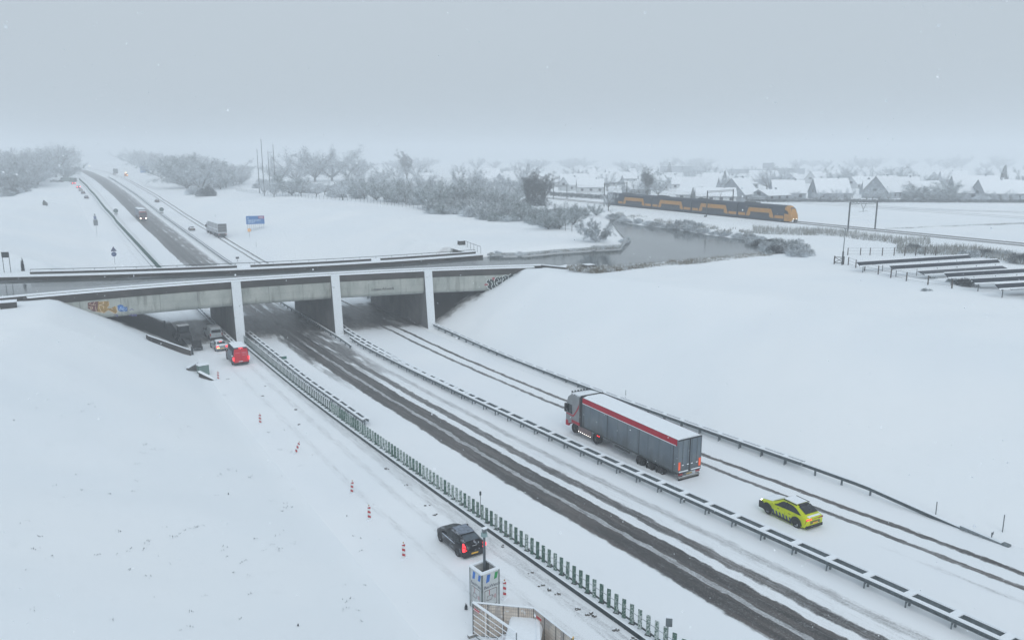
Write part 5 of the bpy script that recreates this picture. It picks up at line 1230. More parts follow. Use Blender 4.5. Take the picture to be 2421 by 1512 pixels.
# the wood left of the motorway
g = 'trees of the wood at the far left'; lb = 'frosted bare tree in the hazy wood at the far left edge'
for i in range(34):
    u = R.uniform(-60, 158); v = 452 - max(0, u) * .10 - R.uniform(0, 26) - (14 if u > 90 else 0)
    w_ = 'left half' if u < 70 else 'right half'; tree_px(R.choice(['wood0', 'wood1', 'dense1']), u, v, R.uniform(62, 82) if u < 150 else 60, 'frosted bare tree in the ' + w_ + ' of the wood at the far left', 'trees in the ' + w_ + ' of the far left wood', R.uniform(1.0, 1.35))
for i in range(10):
    u = R.uniform(0, 62); tree_px('shrub%d' % R.randrange(3), u, 462 - u * .25 + R.uniform(-4, 6), R.uniform(14, 24), 'snowy shrub along the front of the far left wood', 'shrubs before the far left wood', 1.2, cat='shrub')
# the wood right of the motorway
g = 'trees of the long wood right of the motorway'; lb = 'frosted bare tree in the long wood right of the motorway'
edge = [(298, 384), (330, 398), (355, 408), (400, 424), (440, 446), (480, 458), (515, 452), (545, 440), (575, 436)]
for i in range(76):
    t = R.random() ** .8; k = t * (len(edge) - 1); j = min(len(edge) - 2, int(k)); f = k - j
    u = edge[j][0] + (edge[j + 1][0] - edge[j][0]) * f; v = edge[j][1] + (edge[j + 1][1] - edge[j][1]) * f
    back = R.uniform(0, 1); v2 = v - back * (v - 372) * .45; top = np.interp(u, [290, 380, 420, 520, 580], [345, 362, 358, 385, 400])
    tree_px(R.choice(['wood0', 'wood1', 'dense0', 'round1']), u + back * 18, v2, max(22, (v2 - top) * R.uniform(.85, 1.05)), 'frosted tree in the ' + ('far hazy end' if u < 380 else 'middle' if u < 470 else 'near end') + ' of the long wood right of the motorway, ' + ('back' if back > .5 else 'front'), 'trees of the long wood, ' + ('far hazy end' if u < 380 else 'middle' if u < 470 else 'near end') + (', back' if back > .5 else ', front'), R.uniform(1.0, 1.4))
tree_px('shrub2', 490, 463, 24, 'dark dome-shaped shrub at the front of the long wood', None, 1.25, cat='shrub')
tree_px('shrub0', 465, 460, 20, 'paler snowy shrub left of the dark dome-shaped one', None, 1.25, cat='shrub')
# big hazy trees behind the masts and along the village edge
g = 'big trees fading in the haze behind the masts'
for u, v, h, k, wd in ((700, 432, 78, 'wood0', 1.3), (745, 430, 88, 'wood1', 1.3), (785, 428, 92, 'wood0', 1.35), (660, 436, 56, 'wood1', 1.3), (560, 430, 56, 'round0', 1.2), (820, 426, 66, 'round2', 1.3), (850, 424, 50, 'wood1', 1.4), (962, 424, 72, 'poplar0', 1.2), (940, 426, 46, 'round1', 1.3), (985, 424, 48, 'round0', 1.2), (905, 428, 40, 'dense1', 1.3), (1010, 424, 30, 'round0', 1.3)):
    tree_px(k, u, v, h, 'large frosted tree fading into the haze ' + ('behind the masts' if u < 680 else 'just right of the masts' if u < 870 else 'above the left part of the village'), g + (' a' if u < 680 else ' b' if u < 870 else ' c'), wd)
# belt of trees along the lattice fence, dark clumps and bushes
g = 'trees along the wire fence'
for i, (u, v, h, k, wd) in enumerate(((625, 463, 36, 'pale0', 1.1), (648, 465, 34, 'round1', 1), (690, 462, 58, 'dense0', 1.3), (712, 463, 46, 'round0', 1.1), (748, 466, 38, 'pale1', 1.2), (768, 462, 38, 'pale0', 1.2), (809, 462, 34, 'pale1', 1.2), (810, 474, 42, 'pale0', 1.3),
        (838, 468, 66, 'dense1', 1.1), (862, 470, 44, 'round1', 1.1), (890, 474, 58, 'dense2', 1.1), (915, 478, 60, 'dense0', 1.0), (938, 480, 66, 'dense1', .9), (960, 484, 62, 'dense2', 1), (985, 478, 52, 'round1', 1.2), (1008, 492, 64, 'dense0', 1.1), (1030, 496, 70, 'dense2', 1.1), (1035, 470, 52, 'dense1', 1.1),
        (1060, 490, 60, 'dense0', 1.1), (1085, 486, 62, 'dense1', 1), (1110, 490, 70, 'dense2', 1.1), (1100, 468, 76, 'round2', 1.1), (1130, 486, 56, 'round0', 1.2), (1155, 492, 58, 'dense0', 1.2), (1180, 490, 50, 'round1', 1.2), (1205, 486, 56, 'dense1', 1.1), (1225, 478, 44, 'round0', 1.1))):
    w_ = {'pale': 'small white frosted', 'roun': 'round-crowned grey', 'dens': 'dense grey-green'}[k[:4]]; q_ = 'left part' if u < 830 else 'middle' if u < 1020 else 'right part'; tree_px(k, u, v, h, w_ + ' tree in the ' + q_ + ' of the belt behind the wire fence', w_ + ' trees, belt ' + q_, wd)
for i in range(62):
    u = R.uniform(600, 1240); v = np.interp(u, [600, 700, 860, 1000, 1100, 1240], [456, 462, 474, 490, 500, 500]) - R.uniform(2, 22); ky = R.choice(['shrub0', 'shrub1', 'tuft0', 'shrub0'])
    tree_px(ky, u, v, R.uniform(14, 30) if u > 800 else R.uniform(9, 17), 'low frosted bush among the trees behind the wire fence, ' + ('left part' if u < 820 else 'middle' if u < 1030 else 'right part'), 'bushes behind the wire fence, ' + ('left' if u < 820 else 'middle' if u < 1030 else 'right'), R.uniform(1.0, 1.6), cat='shrub')
for i in range(30):
    u = R.uniform(820, 1230); v = np.interp(u, [820, 1000, 1230], [460, 474, 484]) - R.uniform(0, 16); ky = R.choice(['pale0', 'pale1', 'round0', 'wood1'])
    tree_px(ky, u, v, R.uniform(36, 62), 'pale frosted tree at the back of the belt, ' + ('left part' if u < 960 else 'middle' if u < 1100 else 'right part'), 'pale trees at the back of the belt, ' + ('left' if u < 960 else 'middle' if u < 1100 else 'right'), R.uniform(1.1, 1.5))
tree_px('poplar0', 1248, 484, 82, 'tall dark many-stemmed tree above the lake shrubs, left stem group', None, 1.5)
tree_px('poplar1', 1264, 485, 88, 'tall dark many-stemmed tree above the lake shrubs, middle stem group', None, 1.5)
tree_px('poplar0', 1284, 483, 80, 'tall dark many-stemmed tree above the lake shrubs, right stem group', None, 1.6)
tree_px('shrub2', 1265, 486, 26, 'dark shrub at the foot of the tall many-stemmed trees', None, 1.6, cat='shrub')
g = 'snowy bushes north of the lake'
for i in range(64):
    u = R.uniform(1020, 1330); v = np.interp(u, [1020, 1100, 1200, 1330], [506, 516, 526, 541]) - R.uniform(0, 34)
    w_ = 'left' if u < 1130 else 'middle' if u < 1230 else 'right'; tree_px('shrub%d' % R.randrange(2), u, v, R.uniform(20, 34), 'low snowy bush in the ' + w_ + ' part of the thicket north of the lake', 'snowy bushes north of the lake, ' + w_ + ' part', R.uniform(.9, 1.4), cat='shrub')
for u, v, h, k in ((1296, 542, 66, 'dense2'), (1322, 541, 60, 'dense1'), (1355, 532, 58, 'dense0'), (1345, 516, 44, 'round0'), (1385, 512, 30, 'dense1'), (1410, 510, 32, 'dense2'), (1240, 520, 44, 'dense0'), (1190, 512, 46, 'dense2'), (1140, 508, 42, 'dense1')):
    tree_px(k, u, v, h, 'snowy olive-green tree in the thicket north of the lake', 'trees in the thicket north of the lake', 1.05)
tree_px('willow', 1408, 572, 62, 'wide frosted willow bush at the tip of the spit', None, 1.15, cat='shrub')
tree_px('pale0', 1438, 500, 60, 'slender frosted tree at the left end of the train', None, .8)
for i, (u, v, h) in enumerate(((1160, 603, 14), (1178, 603, 20), (1228, 600, 12), (1405, 587, 14), (1474, 575, 20), (1482, 568, 16))):
    tree_px('tuft%d' % (i % 3), u, v, h * .6, 'snowy tussock on the near edge of the spit', 'snowy tussocks around the lake', 1.1, cat='shrub', name='tussock', z=WZ + .1)
for i in range(34):
    t = i / 33; u = 1450 + t * 345; v = np.interp(u, [1450, 1472, 1538, 1591, 1670, 1749, 1795], [516, 524, 533, 538, 552, 562, 568]) + R.uniform(-2, 1)
    tree_px('tuft%d' % R.randrange(3), u, v, R.uniform(6, 15) if i not in (16, 17) else 26, 'snowy tussock on the far bank of the lake', 'snowy tussocks around the lake', 1.2, cat='shrub', name='tussock', z=WZ + .2)
for i in range(26):
    u = R.uniform(1790, 1905); v = R.uniform(583, 607) - (1905 - u) * .02; tree_px('shrub%d' % R.randrange(3), u, v, R.uniform(14, 28), 'snowy bush closing the right end of the lake', 'bushes at the right end of the lake', 1.25, cat='shrub')
# reeds on the near bank: uncountable, one object
random.seed(5); mb = MB()
for i in range(9000):
    t = random.random(); u = 1345 + t * 480 + random.uniform(-6, 6); vb = np.interp(u, [1340, 1400, 1433, 1512, 1591, 1670, 1750, 1830], [634, 641, 640, 634, 627, 620, 612, 604]) + random.uniform(-4, 5)
    if random.random() < .25 * (1 + noise.noise(Vector((u * .03, 0, 0)))): continue
    p = at(u, vb, -.3); hgt = random.uniform(.35, 1.1) * (1 + .5 * noise.noise(Vector((u * .05, 3, 0)))); d = Vector((random.gauss(0, .35), random.gauss(0, .35), 1)).normalized(); tri(mb, p, d, hgt, random.uniform(.03, .08))
    if random.random() < .5: tri(mb, p + d * hgt * .7, Vector((random.uniform(.4, 1), random.uniform(-.6, .2), -.25)).normalized(), .5, .05)
rd_mb = mb; mb = MB()
for i in range(9000):                              # far edge of the near water, round the spit
    t = random.random(); u = 1158 + t * 325; vb = np.interp(u, [1158, 1248, 1327, 1406, 1467, 1483], [605, 602.5, 595, 590, 587, 570]) + random.uniform(-3.5, 1)
    p = at(u, vb, WZ + .35); tri(mb, p, Vector((random.gauss(0, .4), random.gauss(0, .4), .8)).normalized(), random.uniform(.2, .55) * (1.8 if u > 1400 else 1), random.uniform(.03, .06))
mb.build('bank_grass', F_BANK, None, kind='stuff', label='snow-laden grass hanging over the near edge of the spit')
mb = rd_mb
mb.build('reeds', F_REED, None, kind='stuff', label='snow-bent reeds along the near bank of the lake')
mb = MB()
for i in range(6500):
    t = random.random(); u = 1780 + t * 420; vb = 541 + (u - 1780) * .075 + random.uniform(-7, 8) - 3 * sin(u * .02)
    if random.random() < .30 + .5 * noise.noise(Vector((u * .05, vb * .1, 2))) + (.25 if u > 2050 else 0): continue
    p = at(u, vb, .0); tri(mb, p, Vector((random.gauss(0, .2), random.gauss(0, .2), 1)).normalized(), random.uniform(.6, 1.5), random.uniform(.04, .07))
for i in range(1500):
    u = random.uniform(2090, 2430); vb = 543 - (u - 2090) * .045 + random.uniform(-1.2, 1.2); p = at(u, vb, 0); tri(mb, p, Vector((random.gauss(0, .3), random.gauss(0, .3), 1)).normalized(), random.uniform(.2, .5), .06)
for i in range(4200):
    t = random.random(); u = 1440 + t * 340; vb = np.interp(u, [1440, 1540, 1680, 1780], [500, 521, 540, 552]) + random.uniform(-9, 9) * random.random()
    if noise.noise(Vector((u * .04, vb * .2, 0))) < .0: continue
    p = at(u, vb, .0); tri(mb, p, Vector((random.gauss(0, .3), random.gauss(0, .3), 1)).normalized(), random.uniform(.3, .9), random.uniform(.04, .07))
for i in range(5200):
    u = random.uniform(2120, 2430); vb = np.interp(u, [2120, 2300, 2430], [590, 596, 618]) + random.uniform(-9, 9)
    if random.random() < .25 + .7 * noise.noise(Vector((u * .04, vb * .1, 5))): continue
    p = at(u, vb, .0); tri(mb, p, Vector((random.gauss(0, .2), random.gauss(0, .2), 1)).normalized(), random.uniform(.5, 1.5), random.uniform(.04, .07))
mb.build('dry_grass', F_GRASS, None, kind='stuff', label='strips of tall frosted grass between the lake and the railway')
for i, (u, v, h, k) in enumerate(((2160, 592, 18, 2), (2178, 597, 14, 1), (2190, 690, 12, 1), (2290, 606, 20, 0), (2330, 604, 18, 2), (2370, 606, 18, 0), (2410, 620, 24, 2), (2250, 668, 12, 1), (2205, 660, 8, 0), (2275, 674, 18, 2), (2284, 676, 22, 2), (2265, 671, 14, 0))):
    tree_px('shrub%d' % k, u, v, h, 'snowy bush among the solar panels and fences' , 'bushes beside the solar panels', 1.3, cat='shrub')
# little weeds poking through the embankment snow
for i, (u, v, h) in enumerate(((285, 1256, 4), (365, 1412, 5), (705, 1480, 11), (1102, 1440, 20), (820, 1220, 5), (540, 1168, 6), (1360, 1455, 3))):
    tree_px('shrub2', u, v, h, 'dark weed sticking out of the snow on the left embankment', 'weeds in the snow', .25, cat='weed', name='weed')

random.seed(31); mb = MB()
for i in range(260):                               # dead grass tips poking through the snow of the left bank and field
    u = random.uniform(20, 900); v = random.uniform(930, 1500)
    if noise.noise(Vector((u * .008, v * .008, 3))) < .05 or u > 700 + (v - 1000) * .6: continue
    p = hit(u, v)
    for k in range(random.randint(2, 7)): tri(mb, p + Vector((random.gauss(0, .12), random.gauss(0, .12), .02)), Vector((random.gauss(0, .5), random.gauss(0, .5), 1)).normalized(), random.uniform(.06, .16), .02)
mb.build('grass_tips', F_DARK, None, kind='stuff', label='dead grass tips poking through the snow of the left bank')
# ---------------------------------------------------------------- houses
M_ROOF = mat('snowy_roof', (.34, .36, .38), .8, snow=.85, var=.2, vs=1)
M_WALLH = mat('haze_pale_wall', (.30, .335, .37), .8, var=.25, vs=1)  # wall colour paled and blued to paint in the distance haze
M_WALLP = mat('pale_wall', (.50, .53, .55), .8, var=.1, vs=1)  # lightened as well, so the haze is partly in the colour
M_WIN = mat('house_window', (.03, .035, .045), .2)
def house(u, v, w_, d_, eave, ridge, rz, label, wall=M_WALLH, chim=True, group='houses of the village'):
    """w_ along the ridge; sizes in metres"""
    p = hit(u, v); o = empty('house', tuple(p), rz, label, 'house', group); a, b = w_ / 2, d_ / 2
    MB().loft([[(-a, -b, -.3), (-a, b, -.3), (-a, b, eave), (-a, 0, ridge - .1), (-a, -b, eave)], [(a, -b, -.3), (a, b, -.3), (a, b, eave), (a, 0, ridge - .1), (a, -b, eave)]]).build('wall', wall, o)
    rf = MB()
    for sg in (-1, 1):
        rf.loft([[(-a - .3, sg * (b + .35), eave - .25), (-a - .3, 0, ridge), (-a - .3, 0, ridge + .28), (-a - .3, sg * (b + .4), eave + .05)], [(a + .3, sg * (b + .35), eave - .25), (a + .3, 0, ridge), (a + .3, 0, ridge + .28), (a + .3, sg * (b + .4), eave + .05)]])
    r = rf.build('roof', M_ROOF, o)
    if chim: MB().box(a * .4, a * .4 + .7, -.35, .35, ridge - .6, ridge + .9).build('chimney', M_WALLH, r)
    for k in range(max(1, int(w_ / 4))):
        x = -a + (k + .5) * w_ / max(1, int(w_ / 4))
        MB().box(x - .7, x + .7, -b - .04, -b + .05, 1.0, 2.2).build('window', M_WIN, o)
    for sg in (-1, 1): MB().box(sg * a - .05, sg * a + .05, -1.0, 1.0, eave + .2, eave + 1.5).build('window', M_WIN, o)
    return o
gv = 'houses of the village'
def rzv(u, t=0): return -math.atan((u - 1210) / FPX) - YAW + t     # facade square to the line of sight, turned by t
RH_ = random.Random(4)
house(1745, 474, 17, 12, 2.8, 9.5, rzv(1745, 1.2), 'steep-roofed house with a dark triangular gable behind the portal over the train')
house(1690, 478, 16, 10, 2.6, 5.8, rzv(1690, .1), 'long low farm building left of the steep dark gable', M_WALLP)
house(1640, 474, 14, 9, 2.6, 5.0, rzv(1640, -.1), 'low snow-roofed building behind the middle of the train', M_WALLP)
house(1820, 474, 15, 10, 2.4, 4.6, rzv(1820, .9), 'low barn with a small gable, just right of the end of the train')
house(1860, 470, 14, 11, 2.8, 8.2, rzv(1860, .2), 'broad snow-roofed house behind the low barn')
house(1960, 470, 15, 12, 2.8, 9.0, rzv(1960, .35), 'steep-roofed house between the two bare round trees')
house(2085, 468, 15, 12, 2.8, 9.8, rzv(2085, 1.15), 'big gabled house left of the large blue-grey tree')
house(2130, 466, 14, 11, 2.8, 9.2, rzv(2130, .2), 'snow-roofed house touching the large blue-grey tree')
house(2300, 470, 19, 13, 2.8, 10.2, rzv(2300, .35), 'large snow-roofed farmhouse right of the large blue-grey tree')
house(2345, 472, 14, 11, 2.8, 8.6, rzv(2345, .6), 'gabled house standing right against the large farmhouse')
house(2395, 472, 14, 11, 2.8, 8.4, rzv(2395, .5), 'house with dark arched dormers near the right edge')
house(1350, 450, 12, 9, 2.8, 7.4, rzv(1350, .8), 'house with a pointed roof right of the tall dark trees', M_WALLP)
house(1395, 455, 14, 10, 2.8, 7.0, rzv(1395, .1), 'white-roofed house above the left end of the train', M_WALLP)
house(1010, 438, 16, 10, 3, 8, rzv(1010, .8), 'pale gabled house behind the tree belt, left of the motorway trees', M_WALLP)
house(985, 452, 16, 9, 3, 5, rzv(985, .1), 'low white-roofed shed in front of the pale gabled house', M_WALLP)
for i in range(46):
    u = R.uniform(1060, 2440); v = R.choice([462, 452, 443, 436, 430, 424]) + R.uniform(-3, 3)
    if u < 1500: v = min(v, 440)
    reg = 'left of the tall many-stemmed trees' if u < 1230 else 'between the many-stemmed trees and the train' if u < 1480 else 'behind the train' if u < 1760 else 'between the barn and the round garden trees' if u < 1970 else 'behind the free-standing portal' if u < 2150 else 'near the right edge'
    row = 'front rows' if v > 440 else 'back rows'
    house(u, v, R.uniform(10, 20), R.uniform(8, 12), 2.8, R.uniform(6.5, 9), rzv(u, R.choice([.1, .3, .9, 1.2, -.3])), 'snow-roofed house fading into the haze ' + reg + ', ' + row, R.choice([M_WALLH, M_WALLP, M_WALLH]), R.random() < .6, 'faded houses ' + reg + ', ' + row)
# flat-roofed blocks on the horizon
for u, v, w_, h_, lb in ((1775, 410, 50, 5, 'long flat-roofed block on the hazy horizon, left part'), (1815, 410, 12, 12, 'taller tower-like block beside the long flat-roofed one'), (1860, 411, 38, 6, 'flat-roofed block on the hazy horizon, right part'), (1600, 408, 40, 8, 'faint flat block on the horizon above the train')):
    p = at(u, v, 0); o = empty('flat_block', (p.x, p.y, 0), rzv(u), lb, 'building'); MB().box(-w_ / 2, w_ / 2, -6, 6, -1, h_).build('wall', M_WALLH, o); MB().box(-w_ / 2 - .2, w_ / 2 + .2, -6.2, 6.2, h_, h_ + .4).build('roof', M_CAP, o)
# trees of the village
tree_px('poplar0', 1530, 462, 68, 'tall frosted tree behind the left half of the train', None, 1.6)
tree_px('round0', 1500, 464, 44, 'rounded frosted tree left of the tall one behind the train', None, 1.4)
tree_px('round1', 1556, 464, 40, 'rounded frosted tree right of the tall one behind the train', None, 1.3)
tree_px('conifer', 1637, 478, 34, 'small pointed conifer behind the middle of the train', None, .9)
tree_px('conifer', 1712, 446, 42, 'pointed conifer above the portal over the train', None, .9); tree_px('round2', 1730, 448, 34, 'round tree beside the pointed conifer', None, 1.1)
for i, (u, v, h) in enumerate(((1978, 477, 34), (2002, 476, 34), (1880, 474, 26), (2048, 476, 34), (2078, 477, 36), (1830, 470, 26), (1940, 474, 28), (2100, 476, 32))):
    tree_px('pale%d' % (i % 2), u, v, h, 'lollipop-shaped frosted garden tree in the row before the houses', 'garden trees before the houses', 1.15)
tree_px('dense0', 2190, 476, 50, 'large blue-grey frosted tree before the houses, left crown', None, 1.5); tree_px('dense2', 2225, 474, 52, 'large blue-grey frosted tree before the houses, middle crown', None, 1.5); tree_px('dense1', 2255, 476, 44, 'large blue-grey frosted tree before the houses, right crown', None, 1.4)
tree_px('dense1', 2155, 474, 38, 'smaller frosted tree left of the large blue-grey one', None, 1.3)
for i in range(70):
    u = R.uniform(1040, 2440); v = R.uniform(408, 452); h = (v - 372) * R.uniform(.45, .8)
    if u < 1400 and v > 440: v = 436
    ky = R.choice(['round0', 'round1', 'dense1', 'pale0', 'pale1', 'wood0', 'conifer' if i % 4 == 0 else 'pale0']); kn = {'round': 'round-crowned', 'dense': 'dense bushy', 'pale0': 'white frosted', 'pale1': 'white frosted', 'conif': 'pointed conifer', 'wood0': 'broad'}[ky[:5]]
    reg = 'left of the train' if u < 1430 else 'behind the train' if u < 1880 else 'right of the train' if u < 2160 else 'near the right edge'
    tree_px(ky, u, v, h, kn + ' tree among the hazy village houses ' + reg, kn + ' trees among the houses ' + reg, R.uniform(.9, 1.4))
for i in range(40):
    u = R.uniform(880, 2440); tree_px(R.choice(['wood0', 'wood1']), u, R.uniform(394, 402), R.uniform(20, 32), 'tree of the faint tree line on the horizon', 'faint tree line on the horizon', R.uniform(1.3, 2), z=0)
for i in range(42):
    u = R.uniform(1600, 2430); ky = R.choice(['pale0', 'pale1', 'shrub0', 'round0', 'tuft1', 'shrub1'])
    tree_px(ky, u, R.uniform(468, 477), R.uniform(10, 26) if ky[0] in 'st' else R.uniform(20, 34), ('low frosted garden bush' if ky[0] in 'st' else 'slim frosted garden tree') + ' in front of the first row of houses', 'frosted garden ' + ('bushes' if ky[0] in 'st' else 'trees') + ' before the first houses', R.uniform(.9, 1.4), cat='shrub' if ky[0] in 'st' else 'tree')
# hedge and sheds line at the field edge
random.seed(9); mb = MB()
for i in range(9000):
    u = random.uniform(1765, 2440); v = np.interp(u, [1765, 2440], [477, 479]) + random.uniform(-1.5, 1.0); p = at(u, v, 0); tri(mb, p + Vector((0, 0, random.uniform(0, .9))), rnd_dir(.5), random.uniform(.5, 1.0), .10)
for i in range(3000):
    u = random.uniform(1300, 1440); v = np.interp(u, [1300, 1440], [462, 470]) + random.uniform(-2, 2); p = at(u, v, 0); tri(mb, p + Vector((0, 0, random.uniform(0, 1.4))), rnd_dir(.5), random.uniform(.5, 1.0), .12)
mb.build('garden_hedge', F_DARK, None, kind='stuff', label='dark snow-dusted hedge between the gardens and the field')

# ---------------------------------------------------------------- railway
t0 = at(1455, 485, .5); t1 = at(1878, 527, .5); rd_ = (t1 - t0); rd_.z = 0; rlen = rd_.length; rd_.normalize(); rn = Vector((rd_.y, -rd_.x, 0))
RA = math.atan2(rd_.y, rd_.x)
print('train length', rlen, 'dir', math.degrees(RA))
RZ0 = .55
def rw(s_, off, z): q = t1 + rd_ * s_ + rn * off; return Vector((q.x, q.y, z))
mb = MB(); rings = []
for s_ in range(-700, 500, 12): rings.append([rw(s_, 3.2, -.4), rw(s_, 2.0, RZ0 - .08), rw(s_, -7.6, RZ0 - .08), rw(s_, -9.5, -.4)])
mb.loft(rings); mb.build('railway_bed', M_SNOW, None, kind='structure', label='low snow covered railway embankment')
for off in (0, -4.2):
    o = empty('railway_track', (0, 0, 0), 0, 'snowed-in track carrying the train' if off == 0 else 'second snowed-in track behind the train', 'railway track', 'railway tracks')
    for k in (-.72, .72):
        mb = MB(); mb.loft([[rw(s_, off + k - .04, RZ0 - .1), rw(s_, off + k + .04, RZ0 - .1), rw(s_, off + k + .04, RZ0 + .03), rw(s_, off + k - .04, RZ0 + .03)] for s_ in range(-700, 500, 50)]); mb.build('rail', mat('rail_steel', (.12, .11, .11), .6), o)
M_DB = paintm('train_dark_blue', (.012, .025, .045), 0, .4, .2); M_TY = paintm('train_yellow', (.46, .215, .03), 0, .4, .2); M_TW = mat('train_window', (.02, .022, .03), .15)
o = empty('double_deck_train', tuple(t1 + Vector((0, 0, 0))), RA, 'yellow and dark blue double-deck train passing beyond the lake', 'train'); o.location.z = RZ0
# local +x points to the front (right end), -y towards the camera
LC = rlen / 4.15; TH = 4.65
def tbox(nm, m, x0, x1, y0, y1, z0, z1, bev=0, par=None): return MB().box(x0, x1, y0, y1, z0, z1).build(nm, m, par or o, bevel=bev)
for i in range(5):
    x1 = -i * LC; x0 = max(-(i + 1) * LC + .4, -rlen - 4)
    if i == 0: x1 = -2.6
    c = MB(); prof = [(-1.35, .35), (-1.4, 1.2), (-1.38, 3.4), (-1.1, 4.3), (-.7, TH), (.7, TH), (1.1, 4.3), (1.38, 3.4), (1.4, 1.2), (1.35, .35)]
    c.loft([[(x, y, z) for y, z in prof] for x in (x0, x1)]); co = c.build('coach', M_DB, o)
    tbox('underframe', M_CHASSIS, x0 + .3, x1 - .3, -1.2, 1.2, .05, .4, par=co)
    if i == 4: continue
    for y in (-1.415, 1.415):
        s1, s2 = sorted((y, y - math.copysign(.03, y)))
        xa, xb = x0 + 3.6, x1 - 4.0
        def yq(P, nm, m, off):
            Y = math.copysign(1.405 + off, y); Q = [(px, Y, pz) for px, pz in P]; Q = Q if y < 0 else Q[::-1]
            MB().poly(Q).build(nm, m, co)
        # yellow arch: legs at both ends, band between upper and lower windows
        yq([(xa, .9), (xa + 1.3, .9), (xa + 1.9, 1.35), (xa + 1.9, 2.2), (xb - 1.9, 2.2), (xb - 1.9, 1.35), (xb - 1.3, .9), (xb, .9), (xb - .5, 2.1), (xb - 1.2, 3.42), (xa + 1.2, 3.42), (xa + .5, 2.1)], 'yellow_arch', M_TY, .012)
        yq([(xa + 2.1, 1.15), (xb - 2.1, 1.15), (xb - 2.1, 2.05), (xa + 2.1, 2.05)], 'lower_windows', M_TW, .016)
        yq([(xa + .3, 3.55), (xb - .3, 3.55), (xb - .6, 3.9), (xa + .6, 3.9)], 'upper_windows', M_TW, .0)
        yq([(x0 + .3, .95), (xa - .3, .95), (xa - .3, 1.75), (x0 + .3, 1.75)], 'yellow_door_panel', M_TY, .013)
        yq([(xb + .3, .95), (x1 - .2, .95), (x1 - .2, 1.75), (xb + .3, 1.75)], 'yellow_door_panel', M_TY, .013)
    tbox('roof_unit', M_STEEL, x0 + 2, x0 + 5.5, -.7, .7, TH, TH + .28, .05, co); tbox('roof_unit', M_STEEL, x0 + 6.4, x0 + 7.4, -.6, .6, TH, TH + .22, .05, co)
    for bx_ in (x0 + 3, x1 - 3.4 if i else x1 - 1.5):
        for k in (-1.2, 1.2):
            for sg in (-1, 1): MB().cyl((bx_ + k, sg * .7, .44), (bx_ + k, sg * .85, .44), .44, n=12).build('train_wheel', M_CHASSIS, co)
nose = MB(); pr = lambda x, z1, zt, w_: [(x, -w_, .35), (x, -w_ - .02, 1.2), (x, -w_, z1), (x, -w_ * .75, zt - .35), (x, -w_ * .5, zt), (x, w_ * .5, zt), (x, w_ * .75, zt - .35), (x, w_, z1), (x, w_ + .02, 1.2), (x, w_, .35)]
nose.loft([pr(-2.6, 3.4, 4.65, 1.38), pr(-1.6, 3.2, 4.5, 1.36), pr(-.7, 2.8, 3.9, 1.30), pr(-.15, 2.2, 2.9, 1.2), pr(.1, 1.6, 1.9, 1.05)]); nc = nose.build('cab_nose', M_TY, o, bevel=.03)
MB().poly([(.03, -.9, 1.95), (.03, .9, 1.95), (-.62, .86, 3.75), (-.62, -.86, 3.75)]).build('windscreen', M_TW, nc)
MB().loft([[(-2.65, -1.0, 4.45), (-2.65, 1.0, 4.45), (-2.65, .75, 4.70), (-2.65, -.75, 4.70)], [(-.66, -.8, 3.8), (-.66, .8, 3.8), (-.66, .6, 4.0), (-.66, -.6, 4.0)]]).build('cab_roof', M_DB, nc)
for y in (-1.41, 1.41):
    Q = [(-2.6, y, 2.4), (-1.0, y * .97, 2.3), (-1.3, y * .97, 3.0), (-2.6, y, 3.6)]; MB().poly(Q if y < 0 else Q[::-1]).build('side_window', M_TW, nc)
    MB().box(.05, .16, math.copysign(.55, y) - .16, math.copysign(.55, y) + .16, .95, 1.15).build('headlight', mat('train_headlight', (.9, .9, .85), .3, emit=(1, .95, .85), estr=1.2), nc)
tbox('coupler', M_CHASSIS, 0, .7, -.5, .5, .2, .9, .08); tbox('bow_snow', M_CAP, .02, .2, -1.0, -.4, .35, .8, .08)
# portals of the overhead line
def portal(u, v, u2, v2, htop_px, label, z=.0, lattice=True, snow=True):
    a = hit(u, v); b = hit(u2, v2); d = a.x * sin(YAW) + a.y * cos(YAW); h = htop_px * d / FPX; a.z = b.z = 0
    o = empty('catenary_portal', tuple(a), 0, label, 'catenary portal', 'portals of the overhead line'); v_ = b - a; L = v_.length; v_.normalize()
    for k, q in enumerate((Vector((0, 0, 0)), v_ * L)):
        mb = MB(); mb.beam(q + Vector((0, 0, -.5)), q + Vector((0, 0, h)), .26, .26, rd_); pf = mb.build('mast', M_STEEL, o); MB().box(-.5, .5, -.5, .5, -.2, .25).build('footing', M_CONC2, o, loc=tuple(q))
    mb = MB(); mb.beam(Vector((0, 0, h - .15)), v_ * L + Vector((0, 0, h - .15)), .2, .1); mb.beam(Vector((0, 0, h - .6)), v_ * L + Vector((0, 0, h - .6)), .16, .1)
    n = 8
    for k in range(n): mb.beam(v_ * (L * k / n) + Vector((0, 0, h - .15)), v_ * (L * (k + .5) / n) + Vector((0, 0, h - .6)), .06, .06); mb.beam(v_ * (L * (k + .5) / n) + Vector((0, 0, h - .6)), v_ * (L * (k + 1) / n) + Vector((0, 0, h - .15)), .06, .06)
    mb.build('cross_beam', M_STEEL, o)
    mb = MB(); m_ = v_ * L * .5
    for k in (-.9, .9): mb.beam(m_ + v_ * k + Vector((0, 0, h - .6)), m_ + Vector((0, 0, h - 2.0)), .07, .07)
    mb.beam(m_ + Vector((0, 0, h - 2.0)), m_ + Vector((0, 0, h - 2.6)), .07, .07); mb.beam(m_ - v_ * 1.6 + Vector((0, 0, h - 2.5)), m_ + v_ * 1.6 + Vector((0, 0, h - 2.4)), .06, .06); mb.build('wire_hanger', M_STEEL, o)
    return h
portal(2004, 551, 2068, 547, 73, 'tallest catenary portal, standing free right of the train')
portal(1670, 512, 1731, 505, 60, 'catenary portal straddling the track at the middle of the train')
